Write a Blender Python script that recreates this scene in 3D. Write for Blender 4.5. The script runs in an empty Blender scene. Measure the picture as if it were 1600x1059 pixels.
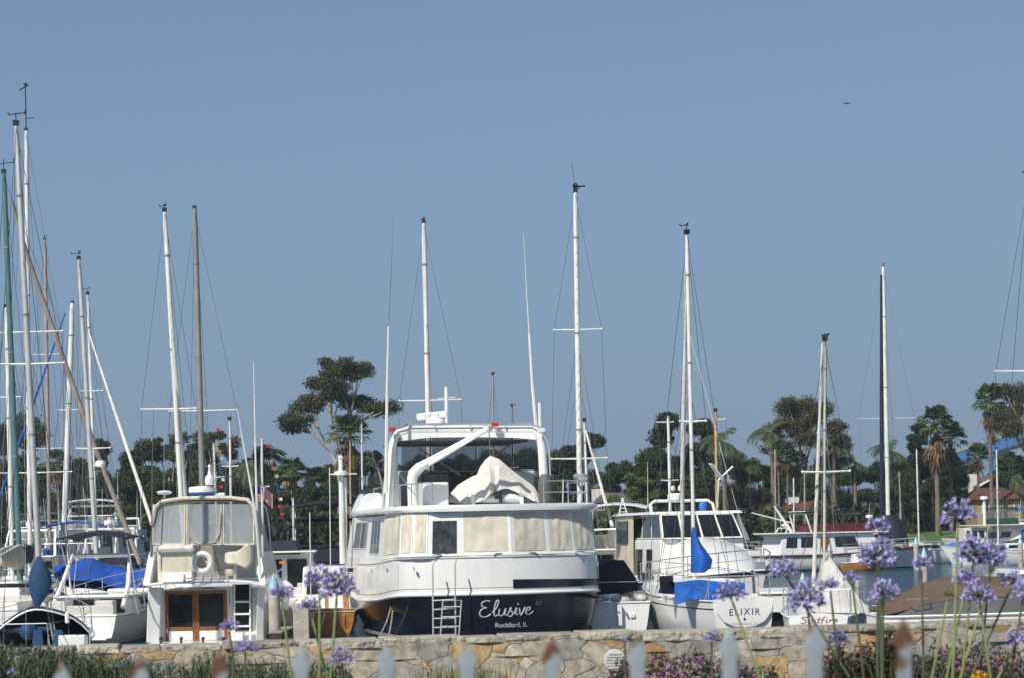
import bpy, math, random
from mathutils import Vector, Matrix
R = math.radians
rnd = random.Random(7)
S = bpy.context.scene
COL = S.collection

# ------------------------------------------------------------------ camera, sky, sun, exposure
F = 3600.0; CX = 800.0; HY = 836.0; ROLL = R(1.2); H = 2.75
SR, CR = math.sin(ROLL), math.cos(ROLL)
cd = bpy.data.cameras.new('camera'); cam = bpy.data.objects.new('camera', cd); COL.objects.link(cam)
cam.matrix_world = Matrix(((CR, SR, 0, 0), (0, 0, -1, 0), (-SR, CR, 0, H), (0, 0, 0, 1)))
cd.sensor_width = 36; cd.lens = 36*F/1600; cd.clip_end = 20000; cd.clip_start = 0.1
cd.shift_y = (HY-529.5)/1600
cd.dof.use_dof = True; cd.dof.focus_distance = 60; cd.dof.aperture_fstop = 9
S.camera = cam
SUN_EL, SUN_AZ = 44, -34          # elevation; azimuth from straight behind the camera, negative = to the left
sv = Vector((math.sin(R(SUN_AZ))*math.cos(R(SUN_EL)), -math.cos(R(SUN_AZ))*math.cos(R(SUN_EL)), math.sin(R(SUN_EL))))
W = bpy.data.worlds.new('World'); S.world = W; W.use_nodes = True
nt = W.node_tree; bg = nt.nodes['Background']
sk = nt.nodes.new('ShaderNodeTexSky'); sk.sky_type = 'NISHITA'; sk.sun_disc = False
sk.sun_elevation = R(SUN_EL); sk.sun_rotation = math.atan2(sv.x, sv.y)
sk.air_density = 1.0; sk.dust_density = 0.6; sk.ozone_density = 1.5; sk.altitude = 0
tcw = nt.nodes.new('ShaderNodeTexCoord'); sxyz = nt.nodes.new('ShaderNodeSeparateXYZ'); nt.links.new(tcw.outputs['Generated'], sxyz.inputs[0])
hz_ = nt.nodes.new('ShaderNodeMapRange'); hz_.inputs[1].default_value = -.02; hz_.inputs[2].default_value = .42; hz_.inputs[3].default_value = .92; hz_.inputs[4].default_value = 0
hz_.interpolation_type = 'SMOOTHSTEP'; nt.links.new(sxyz.outputs[2], hz_.inputs[0])
rmp = nt.nodes.new('ShaderNodeValToRGB'); rmp.color_ramp.elements[0].position = .0; rmp.color_ramp.elements[0].color = (.206, .316, .458, 1); rmp.color_ramp.elements[1].position = .25; rmp.color_ramp.elements[1].color = (.168, .308, .565, 1)
nt.links.new(sxyz.outputs[2], rmp.inputs[0])
sc_ = nt.nodes.new('ShaderNodeVectorMath'); sc_.operation = 'SCALE'; sc_.inputs['Scale'].default_value = 1/.08; nt.links.new(rmp.outputs[0], sc_.inputs[0])
mxw = nt.nodes.new('ShaderNodeMix'); mxw.data_type = 'RGBA'; nt.links.new(hz_.outputs[0], mxw.inputs[0]); nt.links.new(sk.outputs[0], mxw.inputs[6]); nt.links.new(sc_.outputs[0], mxw.inputs[7])
nt.links.new(mxw.outputs[2], bg.inputs[0]); bg.inputs[1].default_value = 0.08
sd = bpy.data.lights.new('sun', 'SUN'); sd.energy = 5.0; sd.angle = R(0.5); sd.color = (1, .95, .86)
sun = bpy.data.objects.new('sun', sd); COL.objects.link(sun)
sun.rotation_euler = sv.to_track_quat('Z', 'Y').to_euler()
S.view_settings.view_transform = 'Standard'; S.view_settings.look = 'None'
S.view_settings.exposure = 0.0; S.view_settings.gamma = 1

def P(x, y, D):
    """photo pixel (1600 wide) at depth D -> world point"""
    dx, dy = x-CX, HY-y
    return Vector(((dx*CR+dy*SR)*D/F, D, H+(-dx*SR+dy*CR)*D/F))
def px(D): return F/D

# ------------------------------------------------------------------ materials
def mat(name, col, rough=.5, metal=0, var=.12, vs=3.0, bump=0, bs=30, alpha=1, coat=0, island=0, spec=None, trans=0):
    m = bpy.data.materials.new(name); m.use_nodes = True
    n = m.node_tree.nodes; l = m.node_tree.links; b = n['Principled BSDF']
    b.inputs['Roughness'].default_value = rough; b.inputs['Metallic'].default_value = metal
    tc = n.new('ShaderNodeTexCoord')
    no = n.new('ShaderNodeTexNoise'); no.inputs['Scale'].default_value = vs; no.inputs['Detail'].default_value = 5
    l.new(tc.outputs['Object'], no.inputs['Vector'])
    mx = n.new('ShaderNodeMix'); mx.data_type = 'RGBA'
    mx.inputs[6].default_value = tuple(max(0, c*(1-var*1.3)) for c in col)+(1,)
    mx.inputs[7].default_value = tuple(min(1, c*(1+var)) for c in col)+(1,)
    rp = n.new('ShaderNodeMapRange'); rp.inputs[1].default_value = .3; rp.inputs[2].default_value = .7
    l.new(no.outputs['Fac'], rp.inputs[0]); l.new(rp.outputs[0], mx.inputs[0])
    out = mx.outputs[2]
    if island:
        g = n.new('ShaderNodeNewGeometry'); hs = n.new('ShaderNodeHueSaturation')
        r2 = n.new('ShaderNodeMapRange'); r2.inputs[3].default_value = 1-island; r2.inputs[4].default_value = 1+island
        l.new(g.outputs['Random Per Island'], r2.inputs[0]); l.new(r2.outputs[0], hs.inputs['Value'])
        r3 = n.new('ShaderNodeMapRange'); r3.inputs[3].default_value = .485; r3.inputs[4].default_value = .515
        l.new(g.outputs['Random Per Island'], r3.inputs[0]); l.new(r3.outputs[0], hs.inputs['Hue'])
        l.new(out, hs.inputs['Color']); out = hs.outputs[0]
    l.new(out, b.inputs['Base Color'])
    if bump:
        n2 = n.new('ShaderNodeTexNoise'); n2.inputs['Scale'].default_value = bs; n2.inputs['Detail'].default_value = 4
        l.new(tc.outputs['Object'], n2.inputs['Vector'])
        bp = n.new('ShaderNodeBump'); bp.inputs['Strength'].default_value = bump; bp.inputs['Distance'].default_value = .05
        l.new(n2.outputs['Fac'], bp.inputs['Height']); l.new(bp.outputs[0], b.inputs['Normal'])
    if coat: b.inputs['Coat Weight'].default_value = coat
    if spec is not None: b.inputs['Specular IOR Level'].default_value = spec
    if trans: b.inputs['Transmission Weight'].default_value = trans
    if alpha < 1: b.inputs['Alpha'].default_value = alpha
    return m

def streak(m, amt=.10):
    n = m.node_tree.nodes; l = m.node_tree.links; b = n['Principled BSDF']; src = b.inputs['Base Color'].links[0].from_socket
    tc = n.new('ShaderNodeTexCoord'); mp = n.new('ShaderNodeMapping'); mp.inputs['Scale'].default_value = (7, 7, .9); l.new(tc.outputs['Object'], mp.inputs[0])
    no = n.new('ShaderNodeTexNoise'); no.inputs['Scale'].default_value = 1.3; no.inputs['Detail'].default_value = 6; no.inputs['Roughness'].default_value = .65; l.new(mp.outputs[0], no.inputs['Vector'])
    mr = n.new('ShaderNodeMapRange'); mr.inputs[1].default_value = .48; mr.inputs[2].default_value = .75; mr.inputs[3].default_value = 0; mr.inputs[4].default_value = amt*4; l.new(no.outputs['Fac'], mr.inputs[0])
    mx = n.new('ShaderNodeMix'); mx.data_type = 'RGBA'; mx.inputs[7].default_value = (.42, .38, .30, 1); l.new(mr.outputs[0], mx.inputs[0]); l.new(src, mx.inputs[6]); l.new(mx.outputs[2], b.inputs['Base Color'])
M = {}
def dm(k, *a, **kw): M[k] = mat(k, *a, **kw)
dm('gelcoat', (.80, .80, .78), .25, var=.04, vs=1.2, coat=.3)
dm('gelcoat_grey', (.62, .64, .64), .3, var=.05, vs=1)
dm('gelcoat_cream', (.74, .71, .62), .35, var=.06, vs=1.5)
dm('navy_hull', (.006, .008, .018), .22, var=.3, vs=.8, coat=.15)
dm('black', (.012, .012, .014), .45, var=.2)
dm('dark_glass', (.015, .018, .02), .06, var=.3, vs=.9, coat=.5)
dm('dark_vinyl', (.05, .055, .06), .12, var=.5, vs=3, bump=.9, bs=4)
dm('canvas_white', (.62, .61, .57), .8, var=.12, vs=1.6, bump=.6, bs=4)
dm('canvas_beige', (.62, .58, .47), .8, var=.16, vs=1.7, bump=.2, bs=2.0)
dm('canvas_tan', (.50, .46, .36), .85, var=.12, vs=2, bump=.3, bs=3)
dm('canvas_blue', (.006, .09, .40), .75, var=.25, vs=2, bump=.5, bs=3)
dm('canvas_royal', (.004, .06, .33), .8, var=.3, vs=1.5, bump=.7, bs=2)
dm('canvas_teal', (.010, .05, .125), .8, var=.3, vs=2, bump=.5, bs=3)
dm('canvas_navy', (.010, .014, .032), .8, var=.3, vs=2, bump=.3, bs=3)
dm('canvas_brown', (.115, .078, .055), .85, var=.2, vs=1.5, bump=.5, bs=3)
dm('canvas_grey', (.10, .10, .105), .85, var=.2, vs=1.5, bump=.3, bs=3)
dm('canvas_green', (.008, .055, .04), .8, var=.2, vs=2, bump=.3, bs=3)
dm('burgundy', (.10, .018, .02), .5, var=.2, vs=1)
dm('vinyl', (.55, .58, .6), .12, var=.1, vs=1.5, bump=.3, bs=2.5, alpha=.34)
dm('vinyl_clear', (.24, .27, .29), .08, var=.2, vs=1.5, bump=.3, bs=2.5, alpha=.42)
dm('steel', (.66, .67, .69), .30, .75, var=.08)
dm('alu', (.60, .60, .58), .45, .35, var=.12, vs=1.5)
dm('white_mast', (.74, .74, .70), .45, var=.10, vs=1.5)
dm('grey_mast', (.27, .26, .245), .5, .2, var=.15, vs=1.5)
dm('beige_mast', (.52, .49, .41), .5, var=.14, vs=1.5)
dm('brown_mast', (.36, .30, .25), .6, var=.18, vs=1.5)
dm('teal_mast', (.075, .17, .18), .5, var=.2, vs=1)
dm('wood_mast', (.50, .34, .13), .5, var=.2, vs=2)
dm('sail', (.66, .64, .58), .85, var=.14, vs=5, bump=.4, bs=6)
dm('wire', (.16, .17, .18), .5, .5, var=.1)
dm('teak', (.22, .085, .025), .4, var=.3, vs=5, coat=.3)
dm('varnish', (.42, .19, .04), .3, var=.35, vs=4, coat=.5)
dm('rope', (.30, .27, .22), .9, var=.2)
dm('black_rope', (.02, .02, .02), .9, var=.2)
dm('green_hose', (.02, .09, .06), .6, var=.2)
dm('red', (.55, .03, .03), .6, var=.1)
dm('orange', (.6, .18, .04), .6, var=.1)
dm('flag_blue', (.02, .05, .25), .8, var=.1)
dm('flag_white', (.7, .7, .7), .8, var=.1)
dm('bright_blue', (.02, .16, .55), .6, var=.1)
dm('letter_silver', (.38, .39, .41), .4, var=.05)
dm('letter_navy', (.02, .03, .06), .5, var=.05)
dm('letter_faint', (.42, .47, .53), .5, var=.05)
dm('letter_red', (.33, .03, .035), .5, var=.05)
dm('letter_blue', (.03, .08, .4), .5, var=.05)
dm('line_blue', (.03, .10, .3), .5, var=.05)
dm('tan_line', (.45, .38, .25), .5, var=.1)
dm('pile', (.44, .40, .33), .85, var=.2, vs=3, bump=.4, bs=9)
dm('pile_cap', (.27, .46, .54), .45, var=.1)
dm('dock', (.30, .28, .25), .85, var=.25, vs=4, bump=.3)
dm('dock_dark', (.05, .045, .04), .9, var=.2)
dm('trunk_pale', (.50, .43, .33), .85, var=.3, vs=1.2, bump=.4, bs=3)
dm('trunk_palm', (.17, .145, .12), .9, var=.3, vs=2, bump=.5, bs=5)
dm('trunk_dark', (.10, .075, .055), .9, var=.3, vs=2)
dm('leaf_dark', (.040, .062, .020), .65, var=.35, vs=.3, island=.28, spec=.25)
dm('leaf_euc', (.060, .068, .028), .65, var=.35, vs=.3, island=.28, spec=.25)
dm('leaf_euc_brown', (.078, .072, .034), .65, var=.35, vs=.3, island=.28, spec=.25)
dm('leaf_pine', (.028, .046, .020), .7, var=.35, vs=.3, island=.28, spec=.2)
dm('leaf_light', (.085, .12, .030), .6, var=.3, vs=.4, island=.28, spec=.3)
dm('leaf_palm', (.060, .095, .030), .55, var=.3, vs=.5, island=.5, spec=.3)
dm('leaf_feather', (.055, .085, .036), .5, var=.3, vs=.5, island=.4, spec=.3)
dm('leaf_dead', (.17, .115, .065), .85, var=.3, vs=.8, island=.5, spec=.1)
dm('rosemary', (.042, .078, .032), .6, var=.3, vs=2, island=.5, spec=.3)
dm('grass_blade', (.15, .17, .05), .6, var=.3, vs=2, island=.5, spec=.3)
dm('shrub_leaf', (.055, .10, .025), .45, var=.3, vs=3, island=.55, spec=.4)
dm('shrub_red', (.22, .045, .035), .5, var=.3, vs=3, island=.4)
dm('cover_leaf', (.06, .085, .04), .6, var=.3, vs=3, island=.5)
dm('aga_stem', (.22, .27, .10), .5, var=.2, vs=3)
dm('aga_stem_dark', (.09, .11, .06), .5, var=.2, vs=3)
dm('aga_leaf', (.10, .20, .035), .45, var=.2, vs=2)
dm('aga_petal', (.37, .345, .63), .55, var=.3, vs=8, island=.6)
dm('aga_deep', (.20, .18, .50), .55, var=.2, vs=8, island=.4)
dm('aga_bud', (.14, .15, .08), .6, var=.3, vs=8, island=.5)
dm('magenta', (.30, .085, .28), .6, var=.2, vs=8, island=.45)
dm('yellow', (.80, .50, .02), .6, var=.15, vs=8, island=.25)
dm('orange_flower', (.80, .28, .03), .6, var=.15, vs=8, island=.3)
dm('soil', (.10, .075, .05), .95, var=.35, vs=4, bump=.6, bs=12)
dm('lawn', (.075, .155, .030), .9, var=.25, vs=.12, bump=.2, bs=3)
dm('far_soil', (.06, .07, .035), .95, var=.35, vs=.08, bump=.3, bs=2)
dm('concrete', (.36, .34, .31), .9, var=.2, vs=1.2, bump=.3, bs=8)
dm('riprap', (.17, .155, .135), .95, var=.4, vs=1.2, bump=.8, bs=2.5)
dm('stucco_tan', (.42, .33, .19), .9, var=.1, vs=.6)
dm('stucco_yellow', (.33, .27, .16), .9, var=.1, vs=.6)
dm('stucco_white', (.62, .60, .55), .9, var=.08, vs=.6)
dm('wood_dark', (.075, .055, .042), .8, var=.2, vs=1)
dm('roof_grey', (.11, .105, .10), .9, var=.2, vs=1)
dm('bridge_blue', (.04, .22, .55), .6, var=.12, vs=.1)
dm('bridge_rail', (.45, .47, .45), .8, var=.1, vs=.1)
dm('vent', (.55, .55, .52), .6, var=.15, vs=9)
dm('radome', (.80, .80, .79), .3, var=.05)
dm('rubber', (.09, .09, .09), .7, var=.2)

streak(M['gelcoat'], .04); streak(M['gelcoat_grey'], .06); streak(M['canvas_white'], .08); streak(M['canvas_beige'], .06); streak(M['alu'], .1); streak(M['white_mast'], .1)
def tile_roof():
    m = mat('roof_tile', (.19, .075, .055), .85, var=.3, vs=.8, island=.25)
    n = m.node_tree.nodes; l = m.node_tree.links
    w = n.new('ShaderNodeTexWave'); w.inputs['Scale'].default_value = 1.1; w.inputs['Distortion'].default_value = .6
    tc = n.new('ShaderNodeTexCoord'); l.new(tc.outputs['Object'], w.inputs['Vector'])
    bp = n.new('ShaderNodeBump'); bp.inputs['Strength'].default_value = .9; bp.inputs['Distance'].default_value = .25
    l.new(w.outputs['Fac'], bp.inputs['Height']); l.new(bp.outputs[0], n['Principled BSDF'].inputs['Normal'])
    M['roof_tile'] = m
tile_roof()

def stone():
    m = bpy.data.materials.new('stone'); m.use_nodes = True
    n = m.node_tree.nodes; l = m.node_tree.links; b = n['Principled BSDF']; b.inputs['Roughness'].default_value = .9
    tc = n.new('ShaderNodeTexCoord'); mp = n.new('ShaderNodeMapping'); mp.inputs['Scale'].default_value = (.8, .8, 1.15)
    l.new(tc.outputs['Object'], mp.inputs[0])
    no = n.new('ShaderNodeTexNoise'); no.inputs['Scale'].default_value = 5; no.inputs['Detail'].default_value = 3
    l.new(mp.outputs[0], no.inputs['Vector'])
    sc = n.new('ShaderNodeVectorMath'); sc.operation = 'SCALE'; sc.inputs['Scale'].default_value = .17
    l.new(no.outputs['Color'], sc.inputs[0])
    ad = n.new('ShaderNodeVectorMath'); l.new(mp.outputs[0], ad.inputs[0]); l.new(sc.outputs[0], ad.inputs[1])
    v1 = n.new('ShaderNodeTexVoronoi'); v1.inputs['Scale'].default_value = 6.8; v1.inputs['Randomness'].default_value = .9
    v2 = n.new('ShaderNodeTexVoronoi'); v2.feature = 'DISTANCE_TO_EDGE'; v2.inputs['Scale'].default_value = 6.8; v2.inputs['Randomness'].default_value = .9
    l.new(ad.outputs[0], v1.inputs['Vector']); l.new(ad.outputs[0], v2.inputs['Vector'])
    sp = n.new('ShaderNodeSeparateColor'); l.new(v1.outputs['Color'], sp.inputs[0])
    cr = n.new('ShaderNodeValToRGB'); e = cr.color_ramp; e.interpolation = 'CONSTANT'
    cols = [(0, (.30, .29, .26)), (.16, (.42, .37, .29)), (.30, (.26, .25, .225)), (.42, (.46, .32, .17)), (.54, (.36, .34, .30)), (.66, (.36, .235, .13)), (.76, (.50, .45, .36)), (.9, (.38, .34, .27))]
    e.elements[0].position = 0; e.elements[0].color = cols[0][1]+(1,)
    e.elements[1].position = cols[1][0]; e.elements[1].color = cols[1][1]+(1,)
    for p, c in cols[2:]:
        q = e.elements.new(p); q.color = c+(1,)
    l.new(sp.outputs[0], cr.inputs[0])
    n2 = n.new('ShaderNodeTexNoise'); n2.inputs['Scale'].default_value = 22; n2.inputs['Detail'].default_value = 8; n2.inputs['Roughness'].default_value = .7
    l.new(tc.outputs['Object'], n2.inputs['Vector'])
    hs = n.new('ShaderNodeHueSaturation'); mr = n.new('ShaderNodeMapRange'); mr.inputs[1].default_value = .3; mr.inputs[2].default_value = .7; mr.inputs[3].default_value = .45; mr.inputs[4].default_value = 1.5
    l.new(n2.outputs['Fac'], mr.inputs[0]); l.new(mr.outputs[0], hs.inputs['Value']); l.new(cr.outputs[0], hs.inputs['Color'])
    mo = n.new('ShaderNodeMix'); mo.data_type = 'RGBA'; mo.inputs[6].default_value = (.27, .25, .22, 1)
    m2 = n.new('ShaderNodeMapRange'); m2.inputs[1].default_value = .0; m2.inputs[2].default_value = .035
    l.new(v2.outputs['Distance'], m2.inputs[0]); l.new(m2.outputs[0], mo.inputs[0]); l.new(hs.outputs[0], mo.inputs[7])
    l.new(mo.outputs[2], b.inputs['Base Color'])
    su = n.new('ShaderNodeMath'); su.operation = 'MULTIPLY_ADD'; su.inputs[1].default_value = .5
    l.new(n2.outputs['Fac'], su.inputs[0]); l.new(m2.outputs[0], su.inputs[2])
    bp = n.new('ShaderNodeBump'); bp.inputs['Strength'].default_value = .5; bp.inputs['Distance'].default_value = .011
    l.new(su.outputs[0], bp.inputs['Height']); l.new(bp.outputs[0], b.inputs['Normal'])
    M['stone'] = m
stone()
dm('cap_stone', (.37, .34, .28), .9, var=.3, vs=6, bump=.8, bs=22, island=.22)

def picket_mat():
    m = mat('picket_paint', (.25, .30, .33), .5, var=.22, vs=14)
    n = m.node_tree.nodes; l = m.node_tree.links; b = n['Principled BSDF']
    src = b.inputs['Base Color'].links[0].from_socket
    tc = n.new('ShaderNodeTexCoord'); no = n.new('ShaderNodeTexNoise'); no.inputs['Scale'].default_value = 28; no.inputs['Detail'].default_value = 5
    l.new(tc.outputs['Object'], no.inputs['Vector'])
    oi = n.new('ShaderNodeAttribute'); oi.attribute_name = 'rust'; oi.attribute_type = 'OBJECT'
    sep = n.new('ShaderNodeSeparateXYZ'); l.new(tc.outputs['Object'], sep.inputs[0])
    mr = n.new('ShaderNodeMapRange'); mr.inputs[1].default_value = -.055; mr.inputs[2].default_value = 0.0; mr.inputs[3].default_value = -.12; mr.inputs[4].default_value = .22
    l.new(sep.outputs['Z'], mr.inputs[0])
    a = n.new('ShaderNodeMath'); l.new(no.outputs['Fac'], a.inputs[0]); l.new(mr.outputs[0], a.inputs[1])
    c = n.new('ShaderNodeMath'); l.new(a.outputs[0], c.inputs[0]); l.new(oi.outputs['Fac'], c.inputs[1])
    m2 = n.new('ShaderNodeMapRange'); m2.inputs[1].default_value = .80; m2.inputs[2].default_value = .90
    l.new(c.outputs[0], m2.inputs[0])
    mx = n.new('ShaderNodeMix'); mx.data_type = 'RGBA'; mx.inputs[7].default_value = (.11, .055, .028, 1)
    l.new(src, mx.inputs[6]); l.new(m2.outputs[0], mx.inputs[0]); l.new(mx.outputs[2], b.inputs['Base Color'])
    M['picket'] = M['picket_paint'] = m
picket_mat()

def water_mat():
    m = bpy.data.materials.new('harbour_water'); m.use_nodes = True
    n = m.node_tree.nodes; l = m.node_tree.links; b = n['Principled BSDF']
    b.inputs['Base Color'].default_value = (.012, .05, .085, 1); b.inputs['Roughness'].default_value = .12; b.inputs['IOR'].default_value = 1.33
    tc = n.new('ShaderNodeTexCoord'); mp = n.new('ShaderNodeMapping'); mp.inputs['Scale'].default_value = (.7, 1.1, 1)
    l.new(tc.outputs['Object'], mp.inputs[0])
    no = n.new('ShaderNodeTexNoise'); no.inputs['Scale'].default_value = 1.6; no.inputs['Detail'].default_value = 6; no.inputs['Roughness'].default_value = .6
    l.new(mp.outputs[0], no.inputs['Vector'])
    bp = n.new('ShaderNodeBump'); bp.inputs['Strength'].default_value = 1; bp.inputs['Distance'].default_value = .35
    l.new(no.outputs['Fac'], bp.inputs['Height']); l.new(bp.outputs[0], b.inputs['Normal'])
    M['water'] = m
water_mat()

# ------------------------------------------------------------------ mesh builder
class MB:
    def __init__(s): s.v = []; s.f = []
    def add(s, vs, fs):
        o = len(s.v); s.v += [tuple(p) for p in vs]; s.f += [tuple(i+o for i in f) for f in fs]; return s
    def box(s, x0, x1, y0, y1, z0, z1):
        return s.add([(x0,y0,z0),(x1,y0,z0),(x1,y1,z0),(x0,y1,z0),(x0,y0,z1),(x1,y0,z1),(x1,y1,z1),(x0,y1,z1)],
                     [(0,3,2,1),(4,5,6,7),(0,1,5,4),(1,2,6,5),(2,3,7,6),(3,0,4,7)])
    def frustum(s, b, t):
        """b, t: rings of points, bottom and top"""
        n = len(b)
        return s.add(list(b)+list(t), [tuple(range(n))[::-1], tuple(range(n, 2*n))]+[(i, (i+1)%n, n+(i+1)%n, n+i) for i in range(n)])
    def tube(s, pts, r, n=6, caps=True):
        pts = [Vector(p) for p in pts]
        rs = r if isinstance(r, (list, tuple)) else [r]*len(pts)
        rings = []; up = None
        for i, p in enumerate(pts):
            d = (pts[min(i+1, len(pts)-1)]-pts[max(i-1, 0)])
            if d.length < 1e-9: d = Vector((0, 0, 1))
            d.normalize()
            if up is None: up = Vector((0, 0, 1)) if abs(d.z) < .9 else Vector((0, 1, 0))
            a = d.cross(up)
            if a.length < 1e-4: a = d.cross(Vector((1, .3, 0)))
            a.normalize(); b = a.cross(d).normalized(); up = b
            rings.append([p+(a*math.cos(2*math.pi*k/n)+b*math.sin(2*math.pi*k/n))*rs[i] for k in range(n)])
        return s.loft(rings, True, caps)
    def loft(s, rings, closed=True, caps=False):
        n = len(rings[0]); vs = [q for r_ in rings for q in r_]; fs = []
        for i in range(len(rings)-1):
            for k in range(n if closed else n-1):
                a = i*n+k; b = i*n+(k+1)%n
                fs.append((a, b, b+n, a+n))
        if caps: fs += [tuple(range(n))[::-1], tuple(range((len(rings)-1)*n, len(rings)*n))]
        return s.add(vs, fs)
    def lathe(s, c, prof, n=16, axis='z'):
        rings = []
        for r_, h in prof:
            ring = []
            for k in range(n):
                a = 2*math.pi*k/n; q = (r_*math.cos(a), r_*math.sin(a), h)
                if axis == 'y': q = (q[0], q[2], q[1])
                if axis == 'x': q = (q[2], q[0], q[1])
                ring.append(Vector(c)+Vector(q))
            rings.append(ring)
        return s.loft(rings, True, True)
    def slab(s, q, th=.02, dirv=None):
        """polygon extruded along its normal"""
        q = [Vector(p) for p in q]
        nrm = dirv if dirv is not None else (q[1]-q[0]).cross(q[-1]-q[0]).normalized()
        t = [p+nrm*th for p in q]
        return s.frustum(q, t)
    def ball(s, c, r, n=10, m=6):
        c = Vector(c); r = r if isinstance(r, (tuple, list)) else (r, r, r)
        rings = []
        for i in range(m+1):
            t = math.pi*(i/m)*.998+.001
            rings.append([c+Vector((r[0]*math.sin(t)*math.cos(2*math.pi*k/n), r[1]*math.sin(t)*math.sin(2*math.pi*k/n), -r[2]*math.cos(t))) for k in range(n)])
        return s.loft(rings, True, True)
    def torus(s, c, R_, r, axis='y', n=20, m=8):
        pts = []
        for k in range(n+1):
            a = 2*math.pi*k/n
            q = (R_*math.cos(a), 0, R_*math.sin(a)) if axis == 'y' else (R_*math.cos(a), R_*math.sin(a), 0)
            pts.append(Vector(c)+Vector(q))
        return s.tube(pts, r, m, False)

def sub(q, s0, s1, t0, t1, off=0.0):
    q = [Vector(p) for p in q]
    def bl(s_, t_): return q[0]*(1-s_)*(1-t_)+q[1]*s_*(1-t_)+q[2]*s_*t_+q[3]*(1-s_)*t_
    r = [bl(s0, t0), bl(s1, t0), bl(s1, t1), bl(s0, t1)]
    if off:
        nn = (r[1]-r[0]).cross(r[3]-r[0]).normalized(); r = [p+nn*off for p in r]
    return r

def mesh_obj(name, mb, material, parent=None, smooth=False, bevel=0):
    me = bpy.data.meshes.new(name); me.from_pydata([tuple(p) for p in mb.v], [], mb.f)
    me.materials.append(M[material] if isinstance(material, str) else material)
    if smooth:
        me.polygons.foreach_set('use_smooth', [True]*len(me.polygons))
        try: me.set_sharp_from_angle(angle=R(38))
        except Exception: pass
    me.update()
    o = bpy.data.objects.new(name, me); COL.objects.link(o)
    if parent is not None: o.parent = parent
    if bevel:
        b = o.modifiers.new('bevel', 'BEVEL'); b.width = bevel; b.segments = 2; b.limit_method = 'ANGLE'; b.angle_limit = R(40)
    return o

class Thing:
    def __init__(s, name, label, cat, loc=(0, 0, 0), yaw=0, group=None):
        s.e = bpy.data.objects.new(name, None); COL.objects.link(s.e)
        s.e.location = loc; s.e.rotation_euler = (0, 0, R(yaw)); s.e['label'] = label; s.e['category'] = cat
        s.e.empty_display_size = .3
        if group: s.e['group'] = group
        s.loc = Vector(loc); s.rot = Matrix.Rotation(-R(yaw), 3, 'Z')
    def l(s, w): return s.rot @ (Vector(w)-s.loc)
    def at(s, x, y, D): return s.l(P(x, y, D))
    def part(s, name, mb, material, parent=None, smooth=True, bevel=0, label=None):
        o = mesh_obj(name, mb, material, parent or s.e, smooth, bevel)
        if label: o['label'] = label
        return o

def tag(o, label=None, cat=None, group=None, kind=None):
    for k, v in (('label', label), ('category', cat), ('group', group), ('kind', kind)):
        if v: o[k] = v
    return o

def waterloc(x, D):
    """root at the water surface under pixel column x at depth D"""
    # iterate because of the camera roll
    X = (x-CX)/F*D - H*D/F*0
    y = HY
    for _ in range(4):
        p = P(x, y, D); y += p.z*F/D
    return Vector((P(x, y, D).x, D, 0))

# lettering
def text_mb(txt, size, bold=0.0, space=1.0):
    cu = bpy.data.curves.new('lettering', 'FONT'); cu.body = txt; cu.size = size; cu.align_x = 'CENTER'; cu.align_y = 'CENTER'
    cu.extrude = .004; cu.offset = bold; cu.space_character = space
    o = bpy.data.objects.new('lettering', cu); COL.objects.link(o)
    dg = bpy.context.evaluated_depsgraph_get(); dg.update()
    me = bpy.data.meshes.new_from_object(o.evaluated_get(dg))
    mb = MB(); mb.add([v.co.copy() for v in me.vertices], [tuple(p.vertices) for p in me.polygons])
    bpy.data.objects.remove(o); bpy.data.curves.remove(cu); bpy.data.meshes.remove(me)
    return mb
def warp(mb, fn):
    o = MB(); o.v = [tuple(fn(*p)) for p in mb.v]; o.f = mb.f; return o
def strokes_mb(strokes, r, fn):
    """strokes: polylines in (x, y); fn maps (x, y) to 3-D; calligraphic ribbon: flattened tubes"""
    mb = MB()
    for st in strokes:
        # catmull-rom
        pts = []
        n = len(st)
        for i in range(n-1):
            p0 = st[max(i-1, 0)]; p1 = st[i]; p2 = st[i+1]; p3 = st[min(i+2, n-1)]
            for k in range(5):
                t = k/5
                pts.append(tuple(.5*((2*p1[j])+(-p0[j]+p2[j])*t+(2*p0[j]-5*p1[j]+4*p2[j]-p3[j])*t*t+(-p0[j]+3*p1[j]-3*p2[j]+p3[j])*t**3) for j in range(2)))
        pts.append(st[-1])
        rs = [r*(.6+.5*abs(math.sin(math.atan2(pts[min(i+1, len(pts)-1)][1]-pts[max(i-1, 0)][1], pts[min(i+1, len(pts)-1)][0]-pts[max(i-1, 0)][0])-.3))) for i in range(len(pts))]
        mb.tube([fn(*p) for p in pts], rs, 6)
    return mb
# ------------------------------------------------------------------ ground, water, far shore
def grid_sheet(xs, ys, zf):
    mb = MB(); vs = [(x, y, zf(x, y)) for y in ys for x in xs]; n = len(xs)
    fs = [(j*n+i, j*n+i+1, (j+1)*n+i+1, (j+1)*n+i) for j in range(len(ys)-1) for i in range(n-1)]
    return mb.add(vs, fs)
def near_z(x, y):
    if y < 4: return 1.15
    if y < 7: return 1.15+.55*(y-4)/3
    if y < 12.9: return 1.70+.05*math.sin(x*3+y*2)
    if y < 14.2: return 1.62
    return 1.62-(y-14.2)*.9
g = grid_sheet([-60+2*i for i in range(61)], [-12, 0, 4, 5, 6, 7, 8, 9, 10, 11, 12, 12.8, 12.95, 14.2, 15, 16, 17.5], near_z)
tag(mesh_obj('ground', g, 'soil', smooth=True), kind='structure')
wxs = [-3000, -800, -300, 300, 800, 3000]
tag(mesh_obj('water', grid_sheet(wxs, [14, 60, 120, 200, 400], lambda x, y: 0), 'water'), kind='structure')
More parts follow.
